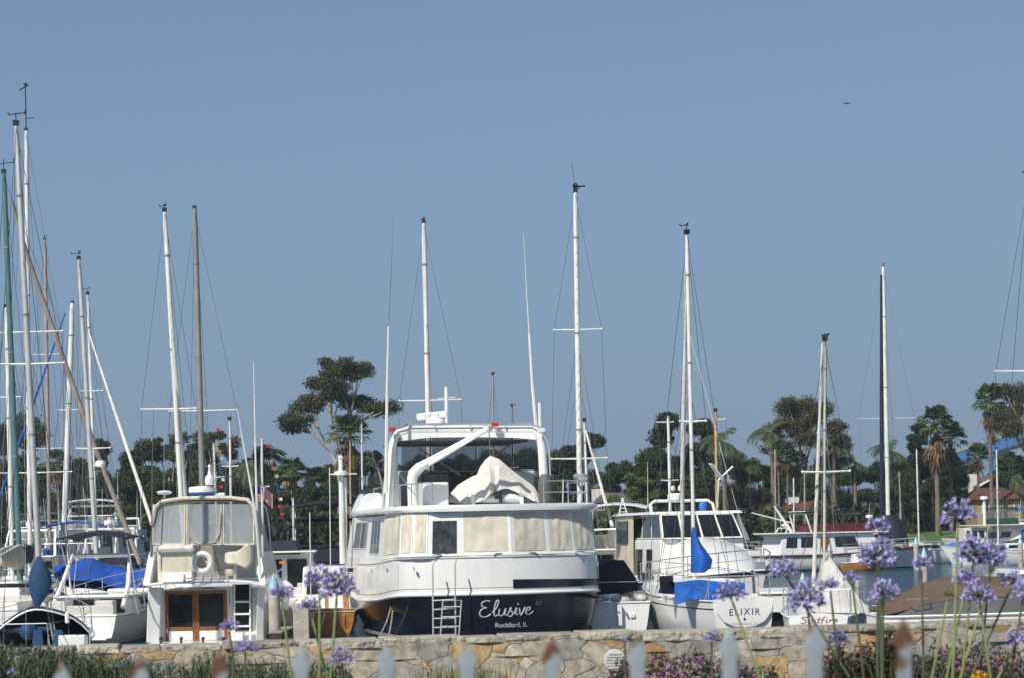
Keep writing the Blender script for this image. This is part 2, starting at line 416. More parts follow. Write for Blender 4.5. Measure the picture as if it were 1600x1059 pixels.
def far_z(x, y):
    if y < 214: return -1.0
    if y < 219: return -1+(y-214)*.38
    return .9+min(1.6, (y-219)*.03)
xs = [-3500, -1500, -600, -300]+[-250+20*i for i in range(26)]+[300, 600, 1500, 3500]
tag(mesh_obj('far_shore', grid_sheet(xs, [213, 214, 216, 219, 225, 240, 260, 290, 400, 1000, 6000], far_z), 'far_soil', smooth=True), kind='structure')
lw = MB()
xa, xb = P(1395, 850, 219).x, P(1700, 850, 219).x
for i in range(12):
    pass
lawn = grid_sheet([xa+(xb-xa)*i/12 for i in range(13)], [219.2, 224, 232, 244], lambda x, y: far_z(x, y)+.03+(y-219)*.055)
tag(mesh_obj('lawn', lawn, 'lawn', smooth=True), kind='structure')
rr = MB()
for i in range(520):
    x = rnd.uniform(-60, 75); y = rnd.uniform(214.5, 219.5); z = far_z(x, y)
    s_ = rnd.uniform(.25, .6)
    rr.frustum([(x-s_, y-s_, z-.3), (x+s_, y-s_, z-.3), (x+s_, y+s_, z-.3), (x-s_, y+s_, z-.3)],
               [(x-s_*.6, y-s_*.5, z+s_*.6), (x+s_*.5, y-s_*.6, z+s_*.5), (x+s_*.6, y+s_*.5, z+s_*.6), (x-s_*.5, y+s_*.6, z+s_*.5)])
o = tag(mesh_obj('shore_rocks', rr, 'riprap'), 'grey rocks lining the far shore below the lawn', 'rocks', kind='stuff')

# ------------------------------------------------------------------ stone wall
def wy(x): return 12.45+.165*x
WT = 2.212
wl = Thing('stone_wall', 'low stone garden wall of grey and orange flagstones with flat cap stones', 'wall', (0, wy(0), 1.5), math.degrees(math.atan(.165)))
b_ = MB(); N = 160
def wallface(N=130):
    mb = MB(); rows = 9; vs = []
    for j in range(rows+1):
        for i in range(N+1):
            x = -9+18*i/N; z = .785*j/rows-.1
            vs.append((x, .012*math.sin(x*9+z*13)+.01*math.sin(x*23-z*31), z))
    fs = [(j*(N+1)+i, j*(N+1)+i+1, (j+1)*(N+1)+i+1, (j+1)*(N+1)+i) for j in range(rows) for i in range(N)]
    mb.add(vs, fs)
    mb.add([(-9, .3, -.1), (9, .3, -.1), (9, .3, .6), (-9, .3, .6), (-9, .0, .6), (9, .0, .6)], [(1, 0, 3, 2), (4, 5, 2, 3)])
    return mb
wl.part('stone_facing', wallface(), 'stone')
cap = MB(); x = -9.0
while x < 9:
    w = rnd.uniform(.16, .46); t = rnd.uniform(.028, .05); zt = WT-1.5+rnd.uniform(-.008, .004); yo = rnd.uniform(-.022, -.008)
    g_ = .006
    cap.frustum([(x+g_, yo+.01, zt-t), (x+w-g_, yo+.01, zt-t), (x+w-g_, .33, zt-t), (x+g_, .33, zt-t)],
                [(x+g_+rnd.uniform(0, .02), yo+.015, zt), (x+w-g_-rnd.uniform(0, .02), yo+rnd.uniform(.005, .02), zt), (x+w-g_, .32, zt), (x+g_, .32, zt)])
    x += w
wl.part('cap_stones', cap, 'cap_stone', smooth=False, bevel=.006)
mo = MB(); mo.box(-9, 9, .02, .3, .6, WT-1.5-.02)
wl.part('mortar_bed', mo, 'concrete', smooth=False)
# vent in the wall
vp = P(961, 1031, wy(.55)-.06)
vt = Thing('wall_vent', 'small round white louvred vent on the stone wall among the plants', 'vent', (vp.x, vp.y, vp.z))
vm = MB(); vm.lathe((0, 0, 0), [(.055, .03), (.062, 0), (.056, -.012), (.045, -.012)], 20, 'y'); vt.part('rim', vm, 'vent')
vm = MB()
for k in range(6):
    z = -.038+k*.0152; w = math.sqrt(max(.0001, .05**2-z*z)); vm.box(-w, w, -.018, -.011, z-.004, z+.004)
vt.part('louvre', vm, 'vent', smooth=False)

# ------------------------------------------------------------------ picket fence
tips = [(-20, 1036, .1), (97, 1031, .33), (218, 1024, .42), (343, 1014, .60), (470, 1008, .22), (603, 1003, .25), (730, 1000, .26), (862, 993, .50), (995, 990, .32), (1139, 980, .18), (1272, 970, .27), (1411, 965, .62)]
ft = Thing('picket_fence', 'blurred blue-grey metal picket fence with rusting spear tips in the foreground', 'fence', (P(800, 1000, 3.13).x, 3.13, 1.15))
for i, (x, y, ru) in enumerate(tips):
    D = 3.36-.40*(x/1411)
    tp = ft.at(x, y, D)
    mb = MB(); Zg = -tp.z; w, d = .0098, .005
    prof = [(.0012, 0), (.0058, -.011), (.0120, -.0235), (.0140, -.031), (.0105, -.037), (w, -.044), (w, Zg)]
    rings = [[(-a, -d*(.3 if a < .002 else 1), z), (a, -d*(.3 if a < .002 else 1), z), (a, d*(.3 if a < .002 else 1), z), (-a, d*(.3 if a < .002 else 1), z)] for a, z in prof]
    mb.loft(rings, True, True)
    o = ft.part('picket', mb, 'picket', smooth=False, bevel=.0012)
    o.location = tp; o['rust'] = ru-.17
    if ru > .45: o['label'] = 'picket with a rusty orange-brown tip'
for zz in (1.15, .2):
    rl = MB()
    a = ft.at(-60, 1000, 3.37); b = ft.at(1425, 1000, 2.96)
    rl.tube([(a.x, a.y+.012, zz), (b.x, b.y+.012, zz)], .011, 6)
    ft.part('rail', rl, 'picket_paint')

# ------------------------------------------------------------------ vegetation builders
def leafcloud(blobs, n, size, seed, flat=.0, asp=1.6, shell=.55):
    if n > 2000: n = int(n*4.2); size *= .47
    r = random.Random(seed); mb = MB()
    vol = [b[3]*b[4]*b[5] for b in blobs]; tot = sum(v**.67 for v in vol)
    for b, v in zip(blobs, vol):
        k = max(6, int(n*v**.67/tot))
        for _ in range(k):
            d = Vector((r.gauss(0, 1), r.gauss(0, 1), r.gauss(0, 1))).normalized()
            rad = r.uniform(shell*.7, 1.0)+abs(r.gauss(0, .13))*(r.random() < .5)
            c = Vector((b[0]+d.x*b[3]*rad, b[1]+d.y*b[4]*rad, b[2]+d.z*b[5]*rad))
            a = (Vector((r.gauss(0, 1), r.gauss(0, 1), r.gauss(0, 1)*(1-flat)))+d*.2).normalized()
            u = a.cross(Vector((r.gauss(0, 1), r.gauss(0, 1), r.gauss(0, 1)))).normalized()
            s_ = size*r.uniform(.55, 1.35)
            a = a*s_*asp*.5; u = u*s_*.5
            mb.add([c-a, c+u*.9-a*.1, c+a, c-u+a*.15], [(0, 1, 2, 3)])
    return mb
def blobset(seed, n, R_, Hh, base, br=(.28, .5), top=1.0):
    r = random.Random(seed); out = []
    for i in range(n):
        a = r.uniform(0, 6.283); t = r.random()
        z = base+(Hh-base)*t
        rr_ = R_*math.sin(math.pi*min(1, .18+t*.74))**.7*r.uniform(.2, .85)
        s_ = R_*r.uniform(*br)*(1-.3*t)
        out.append((rr_*math.cos(a), rr_*math.sin(a), z-s_*.5, s_, s_, s_*r.uniform(.55, .8)))
    return out
def limbs(seed, blobs, h0, r0, thick=.04, every=1):
    r = random.Random(seed); mb = MB()
    for i, b in enumerate(blobs[::every]):
        s_ = Vector((0, 0, h0*r.uniform(.75, 1.25))); e = Vector(b[:3])
        m = (s_+e)/2+Vector((r.uniform(-.3, .3), r.uniform(-.3, .3), -.12*(e-s_).length))*r0*3
        mb.tube([s_, m, e], [thick, thick*.7, thick*.25], 5, False)
    return mb
PROTO = {}
# unit trees: height 10
def dense_proto(seed, leaf, n=5000, nb=26, R_=3.6, trunk='trunk_dark', size=.34, base=.9, br=(.26, .46)):
    bl = blobset(seed, nb, R_, 9.9, base, br)
    tk = MB(); tk.tube([(0, 0, -.5), (.1, 0, 2.5), (0, .1, 6.5)], [.34, .26, .12], 8)
    lm = limbs(seed, bl, 3.0, .3, .10, 2); tk.v and tk.add(lm.v, lm.f)
    return [('trunk', tk, trunk), ('crown', leafcloud(bl, n, size, seed), leaf)]
def euc_proto(seed, leaf, flat=False):
    r = random.Random(seed); bl = []
    tk = MB()
    P0 = [(0, 0, -.5), (.10, 0, 2), (-.1, .1, 4), (.35, 0, 5.6), (.6, .1, 7.2)]
    tk.tube(P0, [.17, .15, .13, .10, .07], 8)
    tips_ = []
    lim = [((-.1, .1, 4.2), (-1.3, .1, 6.2), (-2.2, .3, 7.4)), ((.1, 0, 5.0), (-.6, .2, 7.0), (-.8, 0, 8.6)), ((.3, 0, 5.6), (1.4, -.2, 6.6), (2.4, .2, 7.2)),
           ((.35, 0, 5.7), (.9, .3, 7.6), (1.3, .2, 9.0)), ((.6, .1, 7), (.3, 0, 8.2), (.1, -.3, 9.2)), ((-.6, .1, 5.1), (-1.6, -.5, 6.0), (-2.6, -.6, 6.3)),
           ((.2, 0, 5.2), (.8, 1.1, 6.4), (1.2, 1.8, 7.6)), ((0, 0, 4.8), (-.4, -1.1, 6.6), (-.4, -1.9, 7.9))]
    for a, b, c in lim:
        tk.tube([a, b, c], [.085, .055, .025], 6, False)
        for k in range(7 if leaf == 'leaf_euc_brown' else 5):
            q = Vector(c)+Vector((r.uniform(-1, .9), r.uniform(-.8, .8), r.uniform(-1.3 if leaf == 'leaf_euc_brown' else -.25, .45))); tk.tube([b, q], [.035, .012], 4, False); tips_.append(q)
        tips_.append(Vector(c))
    for q in tips_:
        s_ = r.uniform(.36, .74)
        bl.append((q.x, q.y, q.z+.1, s_*1.25, s_*1.15, s_*(.8 if leaf == 'leaf_euc_brown' else .6)))
    return [('trunk', tk, 'trunk_pale'), ('crown', leafcloud(bl, 6500, .19, seed, .3, 1.8, .3), leaf)]
def fan_frond(mb, o, d, L, r, droop=.25, segs=9, dead=False):
    o = Vector(o); d = Vector(d).normalized()
    c = o+d*L*.5+Vector((0, 0, -droop*L*.25))
    mb.add([o+Vector((0, 0, .03)), o-Vector((0, 0, .03)), c-Vector((0, 0, .02)), c+Vector((0, 0, .02))], [(0, 1, 2, 3)])
    side = d.cross(Vector((0, 0, 1)));
    if side.length < .05: side = Vector((1, 0, 0))
    side.normalize(); up = side.cross(d).normalized()
    for k in range(segs):
        a = (k/(segs-1)-.5)*2.5
        dd = (d*math.cos(a)+side*math.sin(a)); ll = L*.55*r.uniform(.85, 1.1)
        e = c+dd*ll+Vector((0, 0, -droop*ll*(.6+.5*r.random()))); w = (side*math.cos(a)-d*math.sin(a))*L*.052
        mid = c+dd*ll*.6
        mb.add([c, mid+w+up*.02, e, mid-w-up*.02], [(0, 1, 2, 3)])
def fanpalm_proto(seed, skirt=1.0, th=8.4, rad=1.5, trunk_r=.17):
    r = random.Random(seed); tk = MB()
    tk.tube([(0, 0, -.5), (.05, 0, 3), (-.03, 0, 6), (0, 0, th)], [trunk_r*1.25, trunk_r, trunk_r*.85, trunk_r*.8], 8)
    cr = MB(); de = MB()
    for k in range(44):
        a = r.uniform(0, 6.283); el = r.uniform(-.35, 1.35)
        fan_frond(cr, (0, 0, th), (math.cos(a)*math.cos(el), math.sin(a)*math.cos(el), math.sin(el)), rad*r.uniform(.85, 1.1), r, .35)
    for k in range(int(34*skirt)):
        a = r.uniform(0, 6.283); el = r.uniform(-1.35, -.5); zz = th-r.uniform(0, 1.1*skirt)
        fan_frond(de, (0, 0, zz), (math.cos(a)*math.cos(el), math.sin(a)*math.cos(el), math.sin(el)), rad*r.uniform(.5, .85), r, .6, 6)
    out = [('trunk', tk, 'trunk_palm'), ('crown', cr, 'leaf_palm')]
    if skirt: out.append(('dead_fronds', de, 'leaf_dead'))
    return out
def featherpalm_proto(seed, th=7.6, rad=2.4, n=26, tr=.16, updn=(-.5, 1.35)):
    r = random.Random(seed); tk = MB(); tk.tube([(0, 0, -.5), (.06, 0, 4), (0, 0, th)], [tr*1.3, tr, tr*.9], 8)
    cr = MB()
    for k in range(n):
        a = 2.399*k+r.uniform(-.2, .2); el = updn[0]+(updn[1]-updn[0])*((k*.618)%1)
        d = Vector((math.cos(a), math.sin(a), 0)); p = Vector((0, 0, th)); pts = [p.copy()]; L = rad*r.uniform(.85, 1.1); e = el
        for j in range(8):
            p = p+(d*math.cos(e)+Vector((0, 0, math.sin(e))))*L/8; pts.append(p.copy()); e -= .24
        cr.tube(pts, [.03]*8+[.008], 4, False)
        side = d.cross(Vector((0, 0, 1)))
        for j in range(1, 8):
            for h_ in (0, .5):
                q = pts[j].lerp(pts[min(j+1, 8)], h_); t = (pts[min(j+1, 8)]-pts[j-1]).normalized()
                for s_ in (-1, 1):
                    ll = rad*.26*(1-abs(j-4)/7)*r.uniform(.8, 1.15)
                    e_ = q+side*s_*ll*.75+t*ll*.5+Vector((0, 0, -ll*.35)); w = t*rad*.022
                    cr.add([q-w, q+w, e_+w*.3, e_-w*.3], [(0, 1, 2, 3)])
    return [('trunk', tk, 'trunk_palm'), ('crown', cr, 'leaf_feather')]
def conifer_proto(seed):
    r = random.Random(seed); bl = []
    for k in range(30):
        t = k/29; a = r.uniform(0, 6.283); rr_ = (2.3*(1-t)**.8+.3)*r.uniform(.2, .9); z = 2+7.6*t
        s_ = .95*(1-.45*t)
        bl.append((rr_*math.cos(a), rr_*math.sin(a), z-.2, s_, s_, s_*.55))
    tk = MB(); tk.tube([(0, 0, -.5), (0, 0, 8.5)], [.28, .06], 8)
    return [('trunk', tk, 'trunk_dark'), ('crown', leafcloud(bl, 3200, .38, seed), 'leaf_pine')]
PROTO['dense'] = [dense_proto(s_, 'leaf_dark') for s_ in (1, 2, 3)]
PROTO['pine'] = [dense_proto(s_, 'leaf_pine', nb=15, R_=3.0, br=(.3, .52), size=.36, base=2.6) for s_ in (11, 12)]
PROTO['brown'] = [dense_proto(s_, 'leaf_euc', n=3000, nb=30, R_=3.7, trunk='trunk_pale', size=.34, base=2.2, br=(.16, .32)) for s_ in (21, 22)]
PROTO['light'] = [dense_proto(31, 'leaf_light', nb=24, R_=3.4, size=.38)]
PROTO['euc'] = [euc_proto(41, 'leaf_euc'), euc_proto(43, 'leaf_euc_brown')]
PROTO['fan'] = [fanpalm_proto(51), fanpalm_proto(52, .8)]
PROTO['fanfat'] = [fanpalm_proto(53, 1.5, 8.3, 1.75, .2)]
PROTO['feather'] = [featherpalm_proto(61), featherpalm_proto(62, 7.6, 2.2, 20)]
PROTO['date'] = [featherpalm_proto(63, 7.2, 3.3, 46, .35, (-.7, 1.4))]
PROTO['conifer'] = [conifer_proto(71)]
CATN = dict(dense=('tree', 'tree'), pine=('pine_tree', 'tree'), brown=('eucalyptus_tree', 'tree'), light=('tree', 'tree'), euc=('eucalyptus_tree', 'tree'),
            fan=('fan_palm', 'palm tree'), fanfat=('fan_palm', 'palm tree'), feather=('feather_palm', 'palm tree'), date=('date_palm', 'palm tree'), conifer=('conifer_tree', 'tree'))
used = {}
def far_tree(kind, x, top, D, label, var=0, rot=None, wide=1.0, group='trees along the far shore'):
    pr = PROTO[kind][var % len(PROTO[kind])]; key = (kind, var % len(PROTO[kind]))
    p = P(x, top, D); gz = far_z(p.x, D); s_ = (p.z-gz)/10
    nm, cat = CATN[kind]
    t = Thing(nm, label, cat, (p.x, D, gz), 0, group)
    t.e.rotation_euler[2] = rnd.uniform(0, 6.28) if rot is None else rot
    t.e.scale = (s_*wide, s_*wide, s_)
    if key not in used:
        used[key] = [t.part(n_, mb, mt, smooth=(n_ == 'trunk')) for n_, mb, mt in pr]
    else:
        for o in used[key]:
            c = o.copy(); COL.objects.link(c); c.parent = t.e
    return t
T_ = far_tree
# left
T_('dense', 22, 632, 238, 'tall dark tree behind the masts at the left edge', 0, wide=.85)
T_('fan', 90, 692, 232, 'fan palm showing between the two left white masts', 0)
T_('feather', 62, 702, 236, 'drooping feather palm beside the left fan palm', 0)
T_('dense', 128, 712, 240, 'rounded dark tree right of the left fan palm', 1)
T_('pine', 164, 686, 234, 'narrow tree with tufted crown against open sky at left', 0, wide=.55)
T_('dense', 178, 742, 226, 'low dark tree under the sky gap at left', 2)
T_('dense', 228, 682, 240, 'dark rounded tree left of the leaning mast stay', 2, wide=.8)
T_('brown', 262, 674, 236, 'olive spreading tree behind the sportfishing boat, left of the twin masts', 0, wide=.9)
T_('brown', 300, 668, 242, 'olive spreading tree directly behind the grey mast', 1, wide=.9)
T_('brown', 338, 668, 236, 'olive spreading tree between grey mast and date palm', 0, rot=2.0, wide=.8)
T_('dense', 300, 735, 228, 'dark bushy tree low behind the flybridge canopy', 0)
T_('dense', 245, 742, 226, 'dark bushy tree low behind the left canopy corner', 1)
T_('date', 394, 668, 232, 'big date palm with arching crown left of the flag', 0)
T_('dense', 352, 742, 228, 'dark bushy tree low beside the date palm trunk', 2)
T_('fanfat', 455, 706, 230, 'shaggy fan palm right of the date palm', 0)
T_('fanfat', 490, 722, 234, 'shaggy low fan palm left of the pale eucalyptus trunk', 0, rot=1.0)
T_('dense', 430, 748, 226, 'dark tree filling the gap behind the flag', 0)
T_('dense', 478, 752, 226, 'dark tree below the shaggy fan palms', 1)
T_('fanfat', 543, 636, 232, 'full fan palm under the tall umbrella eucalyptus', 0, rot=2.2)
T_('dense', 566, 702, 236, 'dark tree right of the full fan palm', 2, wide=.8)
T_('feather', 588, 684, 230, 'feather palm beside the satellite dish', 1)
T_('dense', 522, 745, 226, 'dark tree around the base of the eucalyptus', 1)
T_('dense', 600, 738, 228, 'dark tree behind the satellite dish', 0)
for i, (x, y, lb) in enumerate([(660, 700, 'left behind the flybridge screen'), (715, 706, 'centre behind the flybridge screen'), (770, 698, 'right behind the flybridge screen'), (822, 690, 'behind the right post of the hardtop')]):
    T_('dense', x, y, 236+i, 'dark tree seen '+lb, i, wide=.9)
T_('pine', 872, 672, 236, 'dark tree with pointed crown left of the wrapped mast', 1, wide=.8)
T_('dense', 858, 700, 230, 'dark tree just right of the hardtop', 2, wide=.8)
T_('pine', 918, 676, 238, 'dark tree right of the wrapped mast', 0, wide=.8)
T_('pine', 952, 703, 236, 'small crowned dark tree left of the light green tree', 1, wide=.8)
T_('dense', 982, 712, 238, 'dark rounded tree behind the light green tree', 0, wide=.8)
T_('light', 996, 736, 224, 'light green leafy tree above the grey roofed house', 0, wide=.9)
T_('light', 962, 770, 222, 'small light green tree left of the leafy one', 0, rot=2., wide=.9)
T_('pine', 1030, 645, 242, 'tall dark pine with stepped crown left of the twin spars', 0, wide=.85)
T_('dense', 1018, 695, 238, 'dark tree under the tall stepped pine', 1)
T_('pine', 1070, 668, 246, 'dark pine right behind the twin spars', 1, wide=.9)
T_('pine', 1098, 655, 242, 'dark pine left of the wooden mast', 0, rot=3.1, wide=.7)
T_('feather', 1129, 640, 230, 'feather palm with open crown right of the wooden mast', 0, rot=.8)
T_('dense', 1145, 704, 238, 'rounded dark tree below the open feather palm', 2, wide=.8)
T_('dense', 1090, 735, 230, 'dark tree behind the radar arch', 1)
T_('feather', 1170, 690, 234, 'bushy feather palm left of the tall thin palms', 1)
T_('dense', 1185, 708, 240, 'dark green tree left of the tall thin palm trunks', 0, wide=.8)
T_('feather', 1204, 622, 236, 'tall feather palm in front of the big brown eucalyptus', 1, rot=.3)
T_('fan', 1215, 676, 232, 'thin fan palm with bare trunk, left one of the pair before the eucalyptus', 0, wide=.6)
T_('fan', 1229, 682, 236, 'thin fan palm with bare trunk, right one of the pair before the eucalyptus', 1, wide=.6)
T_('feather', 1302, 660, 232, 'feather palm right of the tan spar', 0, rot=2.5)
T_('fanfat', 1245, 695, 238, 'fan palm under the big brown eucalyptus', 0, wide=.8)
T_('dense', 1270, 735, 234, 'dark tree behind the red tiled roof', 1, wide=.9)
T_('feather', 1335, 686, 232, 'feather palm left of the navy spar', 1, rot=1.9)
T_('dense', 1330, 728, 238, 'dark tree left of the navy spar', 2)
T_('feather', 1392, 662, 236, 'feather palm right behind the white mast with navy spar', 0, rot=1.1)
T_('dense', 1375, 712, 238, 'dark tree behind the navy spar', 0)
T_('conifer', 1434, 652, 240, 'blue-green conifer left of the pair of big fan palms', 0, wide=.9)
T_('fanfat', 1461, 622, 230, 'big fan palm with round crown, taller of the pair', 0, rot=.5, wide=.85)
T_('fanfat', 1484, 648, 234, 'big fan palm with round crown, lower right of the pair', 0, rot=2.8, wide=.85)
T_('dense', 1415, 728, 234, 'dark tree behind the lawn, left part', 1)
T_('dense', 1455, 742, 236, 'dark tree behind the lawn between two palm trunks', 2)
T_('dense', 1492, 728, 238, 'dark tree under the end of the blue bridge', 0, wide=.8)
T_('fan', 1527, 684, 234, 'short dark fan palm in front of the blue bridge', 1, wide=.9)
T_('fan', 1545, 584, 226, 'tallest fan palm with long thin trunk in front of the bridge', 0, wide=.72)
T_('dense', 1580, 702, 238, 'green tree under the bridge at the right edge', 1, wide=.9)
T_('date', 1596, 722, 224, 'date palm with grey fronds at the right edge', 0, rot=1.7, wide=.6)
T_('dense', 1622, 715, 232, 'green tree cut by the right frame edge', 2)
# two big umbrella eucalyptus
T_('euc', 528, 553, 236, 'tall umbrella-shaped eucalyptus with pale bare trunk above the palms', 0, rot=0.0, wide=.80)
for i in range(30):
    x = -10+i*56+rnd.uniform(-12, 12)
    if 1040 < x < 1110: continue
    T_('dense', x, 726+rnd.uniform(-12, 14)-x*.004, 262+rnd.uniform(-6, 6), 'dense dark tree in the continuous belt behind the palms', i, wide=1.25, group='dark tree belt')
T_('euc', 1257, 612, 240, 'broad brown-green eucalyptus with pale forked trunk at right', 1, rot=3.3, wide=.86)
T_('euc', 1604, 588, 236, 'eucalyptus with bare branches at the right frame edge', 1, rot=2.5, wide=.7)
# hedges and bushes along the shore
hb = []
def far_bush(x, top, D, w, label, leaf='leaf_dark', grp='shrubs along the far shore'):
    p = P(x, top, D); gz = far_z(p.x, D); h = p.z-gz
    t = Thing('bush', label, 'bush', (p.x, D, gz), 0, grp)
    r = random.Random(int(x)); W_ = w/px(D)/2
    bl = [(r.uniform(-.6, .6)*W_, r.uniform(-1, 1), h*r.uniform(.3, .62), W_*r.uniform(.3, .5), 1.2, h*r.uniform(.28, .38)) for _ in range(7)]
    t.part('foliage', leafcloud(bl, 900, .40, int(x)), leaf, smooth=False)
names = ['behind the left masts', 'behind the blue tarpaulin', 'left of the sportfishing boat', 'behind the sportfishing boat', 'behind the flag', 'behind the navy canopy', 'behind the white post mast', 'left of the navy hulled yacht']
for i in range(34):
    x = -20+i*50+rnd.uniform(-8, 8)
    if 1390 < x < 1490: D = 250; top = 806
    else: D = 222+rnd.uniform(-1, 2); top = 792+rnd.uniform(-12, 12)-(x/1600)*10
    if 1500 < x < 1590: continue
    o_ = 'dark shrub low on the far shore'
    far_bush(x, top, D, 78, o_+', one of the even row of waterside shrubs', 'leaf_dark' if i % 3 else 'leaf_pine')
far_bush(1203, 780, 220, 44, 'clipped green hedge left of the red tiled roof', 'leaf_light')
far_bush(955, 800, 219, 60, 'light green bushes below the grey roofed house', 'leaf_light')

# ------------------------------------------------------------------ houses, bridge, plane
def house(name, label, x0, x1, ytop, yeave, D, wallm, roofm, wins=(), depth=9, gable=False, chimney=None):
    a = P(x0, yeave, D); b = P(x1, yeave, D); rz = P((x0+x1)/2, ytop, D).z
    gz = far_z(a.x, D)-.5; xm = (a.x+b.x)/2; W_ = (b.x-a.x)/2
    t = Thing(name, label, 'house', (xm, D, gz)); ez = a.z-gz; rz -= gz
    m = MB(); m.box(-W_+.3, W_-.3, 0, depth, 0, ez); t.part('wall', m, wallm, smooth=False)
    m = MB()
    if gable:
        ro = [(-W_, -.4, ez), (0, -.4, rz), (W_, -.4, ez), (W_, -.4, ez+.25), (0, -.4, rz+.3), (-W_, -.4, ez+.25)]
        m.frustum(ro, [(p[0], depth+.4, p[2]) for p in ro])
        g_ = MB(); g_.frustum([(-W_+.4, .05, ez), (W_-.4, .05, ez), (0, .05, rz-.15)], [(-W_+.4, depth, ez), (W_-.4, depth, ez), (0, depth, rz-.15)]); t.part('gable', g_, wallm, smooth=False)
        fb = MB(); fb.tube([(-W_, -.45, ez+.15), (0, -.45, rz+.2), (W_, -.45, ez+.15)], .16, 4); t.part('barge_board', fb, 'stucco_white', smooth=False)
    else:
        rin = min(W_*.55, depth*.4)
        m.frustum([(-W_, -.5, ez), (W_, -.5, ez), (W_, depth+.5, ez), (-W_, depth+.5, ez)], [(-W_+rin, depth*.35, rz), (W_-rin, depth*.35, rz), (W_-rin, depth*.65, rz), (-W_+rin, depth*.65, rz)])
    rf = t.part('roof', m, roofm, smooth=False)
    if chimney:
        c = t.at(chimney, ytop-4, D+3); m = MB(); m.box(c.x-.5, c.x+.5, 2.6, 3.6, rz-2.2, rz+.4); t.part('chimney', m, 'stucco_white', parent=rf, smooth=False)
    for (wx0, wx1, wy0, wy1) in wins:
        p = t.at(wx0, wy1, D); q = t.at(wx1, wy0, D)
        m = MB(); m.box(p.x-.12, q.x+.12, -.06, .02, p.z-.12, q.z+.12); f = t.part('window', m, 'stucco_white', smooth=False)
        m = MB(); m.box(p.x, (p.x+q.x)/2-.03, -.1, -.07, p.z, q.z); m.box((p.x+q.x)/2+.03, q.x, -.1, -.07, p.z, q.z); t.part('pane', m, 'dark_glass', parent=f, smooth=False)
    return t
house('tile_roof_house', 'long house with red tiled roof and tan walls behind the burgundy trawler', 1222, 1316, 781, 799, 229, 'stucco_tan', 'roof_tile', [(1291, 1299, 803, 811), (1250, 1258, 803, 811)], chimney=1240)
house('tile_roof_porch', 'low red tiled porch roof below the long tiled house', 1250, 1312, 812, 821, 221.5, 'stucco_tan', 'roof_tile', depth=5)
house('white_cottage', 'small white cottage left of the navy spar at right', 1318, 1342, 790, 799, 236, 'stucco_white', 'roof_grey')
house('white_framed_house', 'white house with large framed windows behind the navy spar', 1345, 1374, 780, 789, 232, 'stucco_white', 'roof_grey', [(1349, 1357, 791, 806), (1361, 1369, 791, 806)])
house('gabled_house', 'dark gabled house with white barge boards near the right edge', 1528, 1594, 744, 762, 246, 'wood_dark', 'roof_grey', gable=True, chimney=1521)
house('yellow_house', 'yellow house with red tiled roof and white windows at the right edge', 1522, 1600, 760, 780, 229, 'stucco_yellow', 'roof_tile', [(1536, 1544, 785, 800), (1550, 1556, 785, 800), (1586, 1590, 785, 800)])
house('grey_roof_house', 'long low dark house with grey roof behind the light green tree', 925, 995, 768, 785, 228, 'wood_dark', 'roof_grey', [(935, 943, 788, 795), (965, 973, 788, 795)], chimney=932)
house('red_shed', 'small house with red tiled roof left of the clipped hedge', 1170, 1204, 781, 789, 236, 'stucco_tan', 'roof_tile')

br = Thing('bridge', 'long blue girder bridge rising behind the palms at right', 'bridge', (P(1590, 700, 820).x, 820, 0))
pts = [(1380, 742, 1150), (1450, 722, 1080), (1500, 705, 1000), (1550, 688, 920), (1600, 671, 840), (1650, 655, 780), (1720, 633, 720)]
gd = MB(); rl = MB(); dk = MB()
rg = []; rr1 = []
for x, y, D in pts:
    p = br.at(x, y, D); g_ = 4.6; sc = 6
    rg.append([(p.x, p.y, p.z), (p.x, p.y, p.z-g_), (p.x+sc, p.y+sc*1.5, p.z-g_), (p.x+sc, p.y+sc*1.5, p.z)])
    rr1.append([(p.x-.3, p.y-.8, p.z), (p.x-.3, p.y-.8, p.z+1.5), (p.x+sc, p.y+sc*1.5, p.z+1.5), (p.x+sc, p.y+sc*1.5, p.z)])
gd.loft(rg, True, True); rl.loft([[Vector(q)+Vector((0, 0, .02)) for q in r_] for r_ in rr1], True, True)
for i in range(len(pts)-1):
    for k in range(7):
        a = Vector(rg[i][0]).lerp(Vector(rg[i+1][0]), k/7); gd.box(a.x-.15, a.x+.15, a.y-.5, a.y, a.z-4.6, a.z-.1)
br.part('girder', gd, 'bridge_blue', smooth=False); br.part('parapet', rl, 'bridge_rail', smooth=False)
for x, y, D in pts[1::2]:
    p = br.at(x, y, D); m = MB(); m.box(p.x+1, p.x+4, p.y+2, p.y+6, -1, p.z-4.6); m.box(p.x-1, p.x+7, p.y+1.6, p.y+8, p.z-6.4, p.z-4.62)
    br.part('pier', m, 'bridge_blue', smooth=False)
pl = P(1323, 162, 1500)
ap = Thing('airplane', 'tiny airplane high in the clear sky at upper right', 'airplane', tuple(pl))
ap.e.scale = (.8, .8, .8)
m = MB(); m.lathe((0, 0, 0), [(.05, -3.2), (.5, -2), (.55, 1), (.35, 2.4), (.05, 3.2)], 10, 'x'); ap.part('fuselage', m, 'letter_red')
m = MB(); m.frustum([(-.4, -4.5, .1), (.4, -4.5, .1), (.8, 4.5, .1), (-.2, 4.5, .1)], [(-.4, -4.5, .25), (.3, -4.5, .25), (.7, 4.5, .25), (-.2, 4.5, .25)]); ap.part('wing', m, 'letter_navy', smooth=False)
m = MB(); m.frustum([(-3, -.06, .2), (-2.3, -.06, .2), (-2.3, .06, .2), (-3, .06, .2)], [(-3.2, -.06, 1.5), (-2.8, -.06, 1.5), (-2.8, .06, 1.5), (-3.2, .06, 1.5)]); ap.part('tail_fin', m, 'letter_navy', smooth=False)
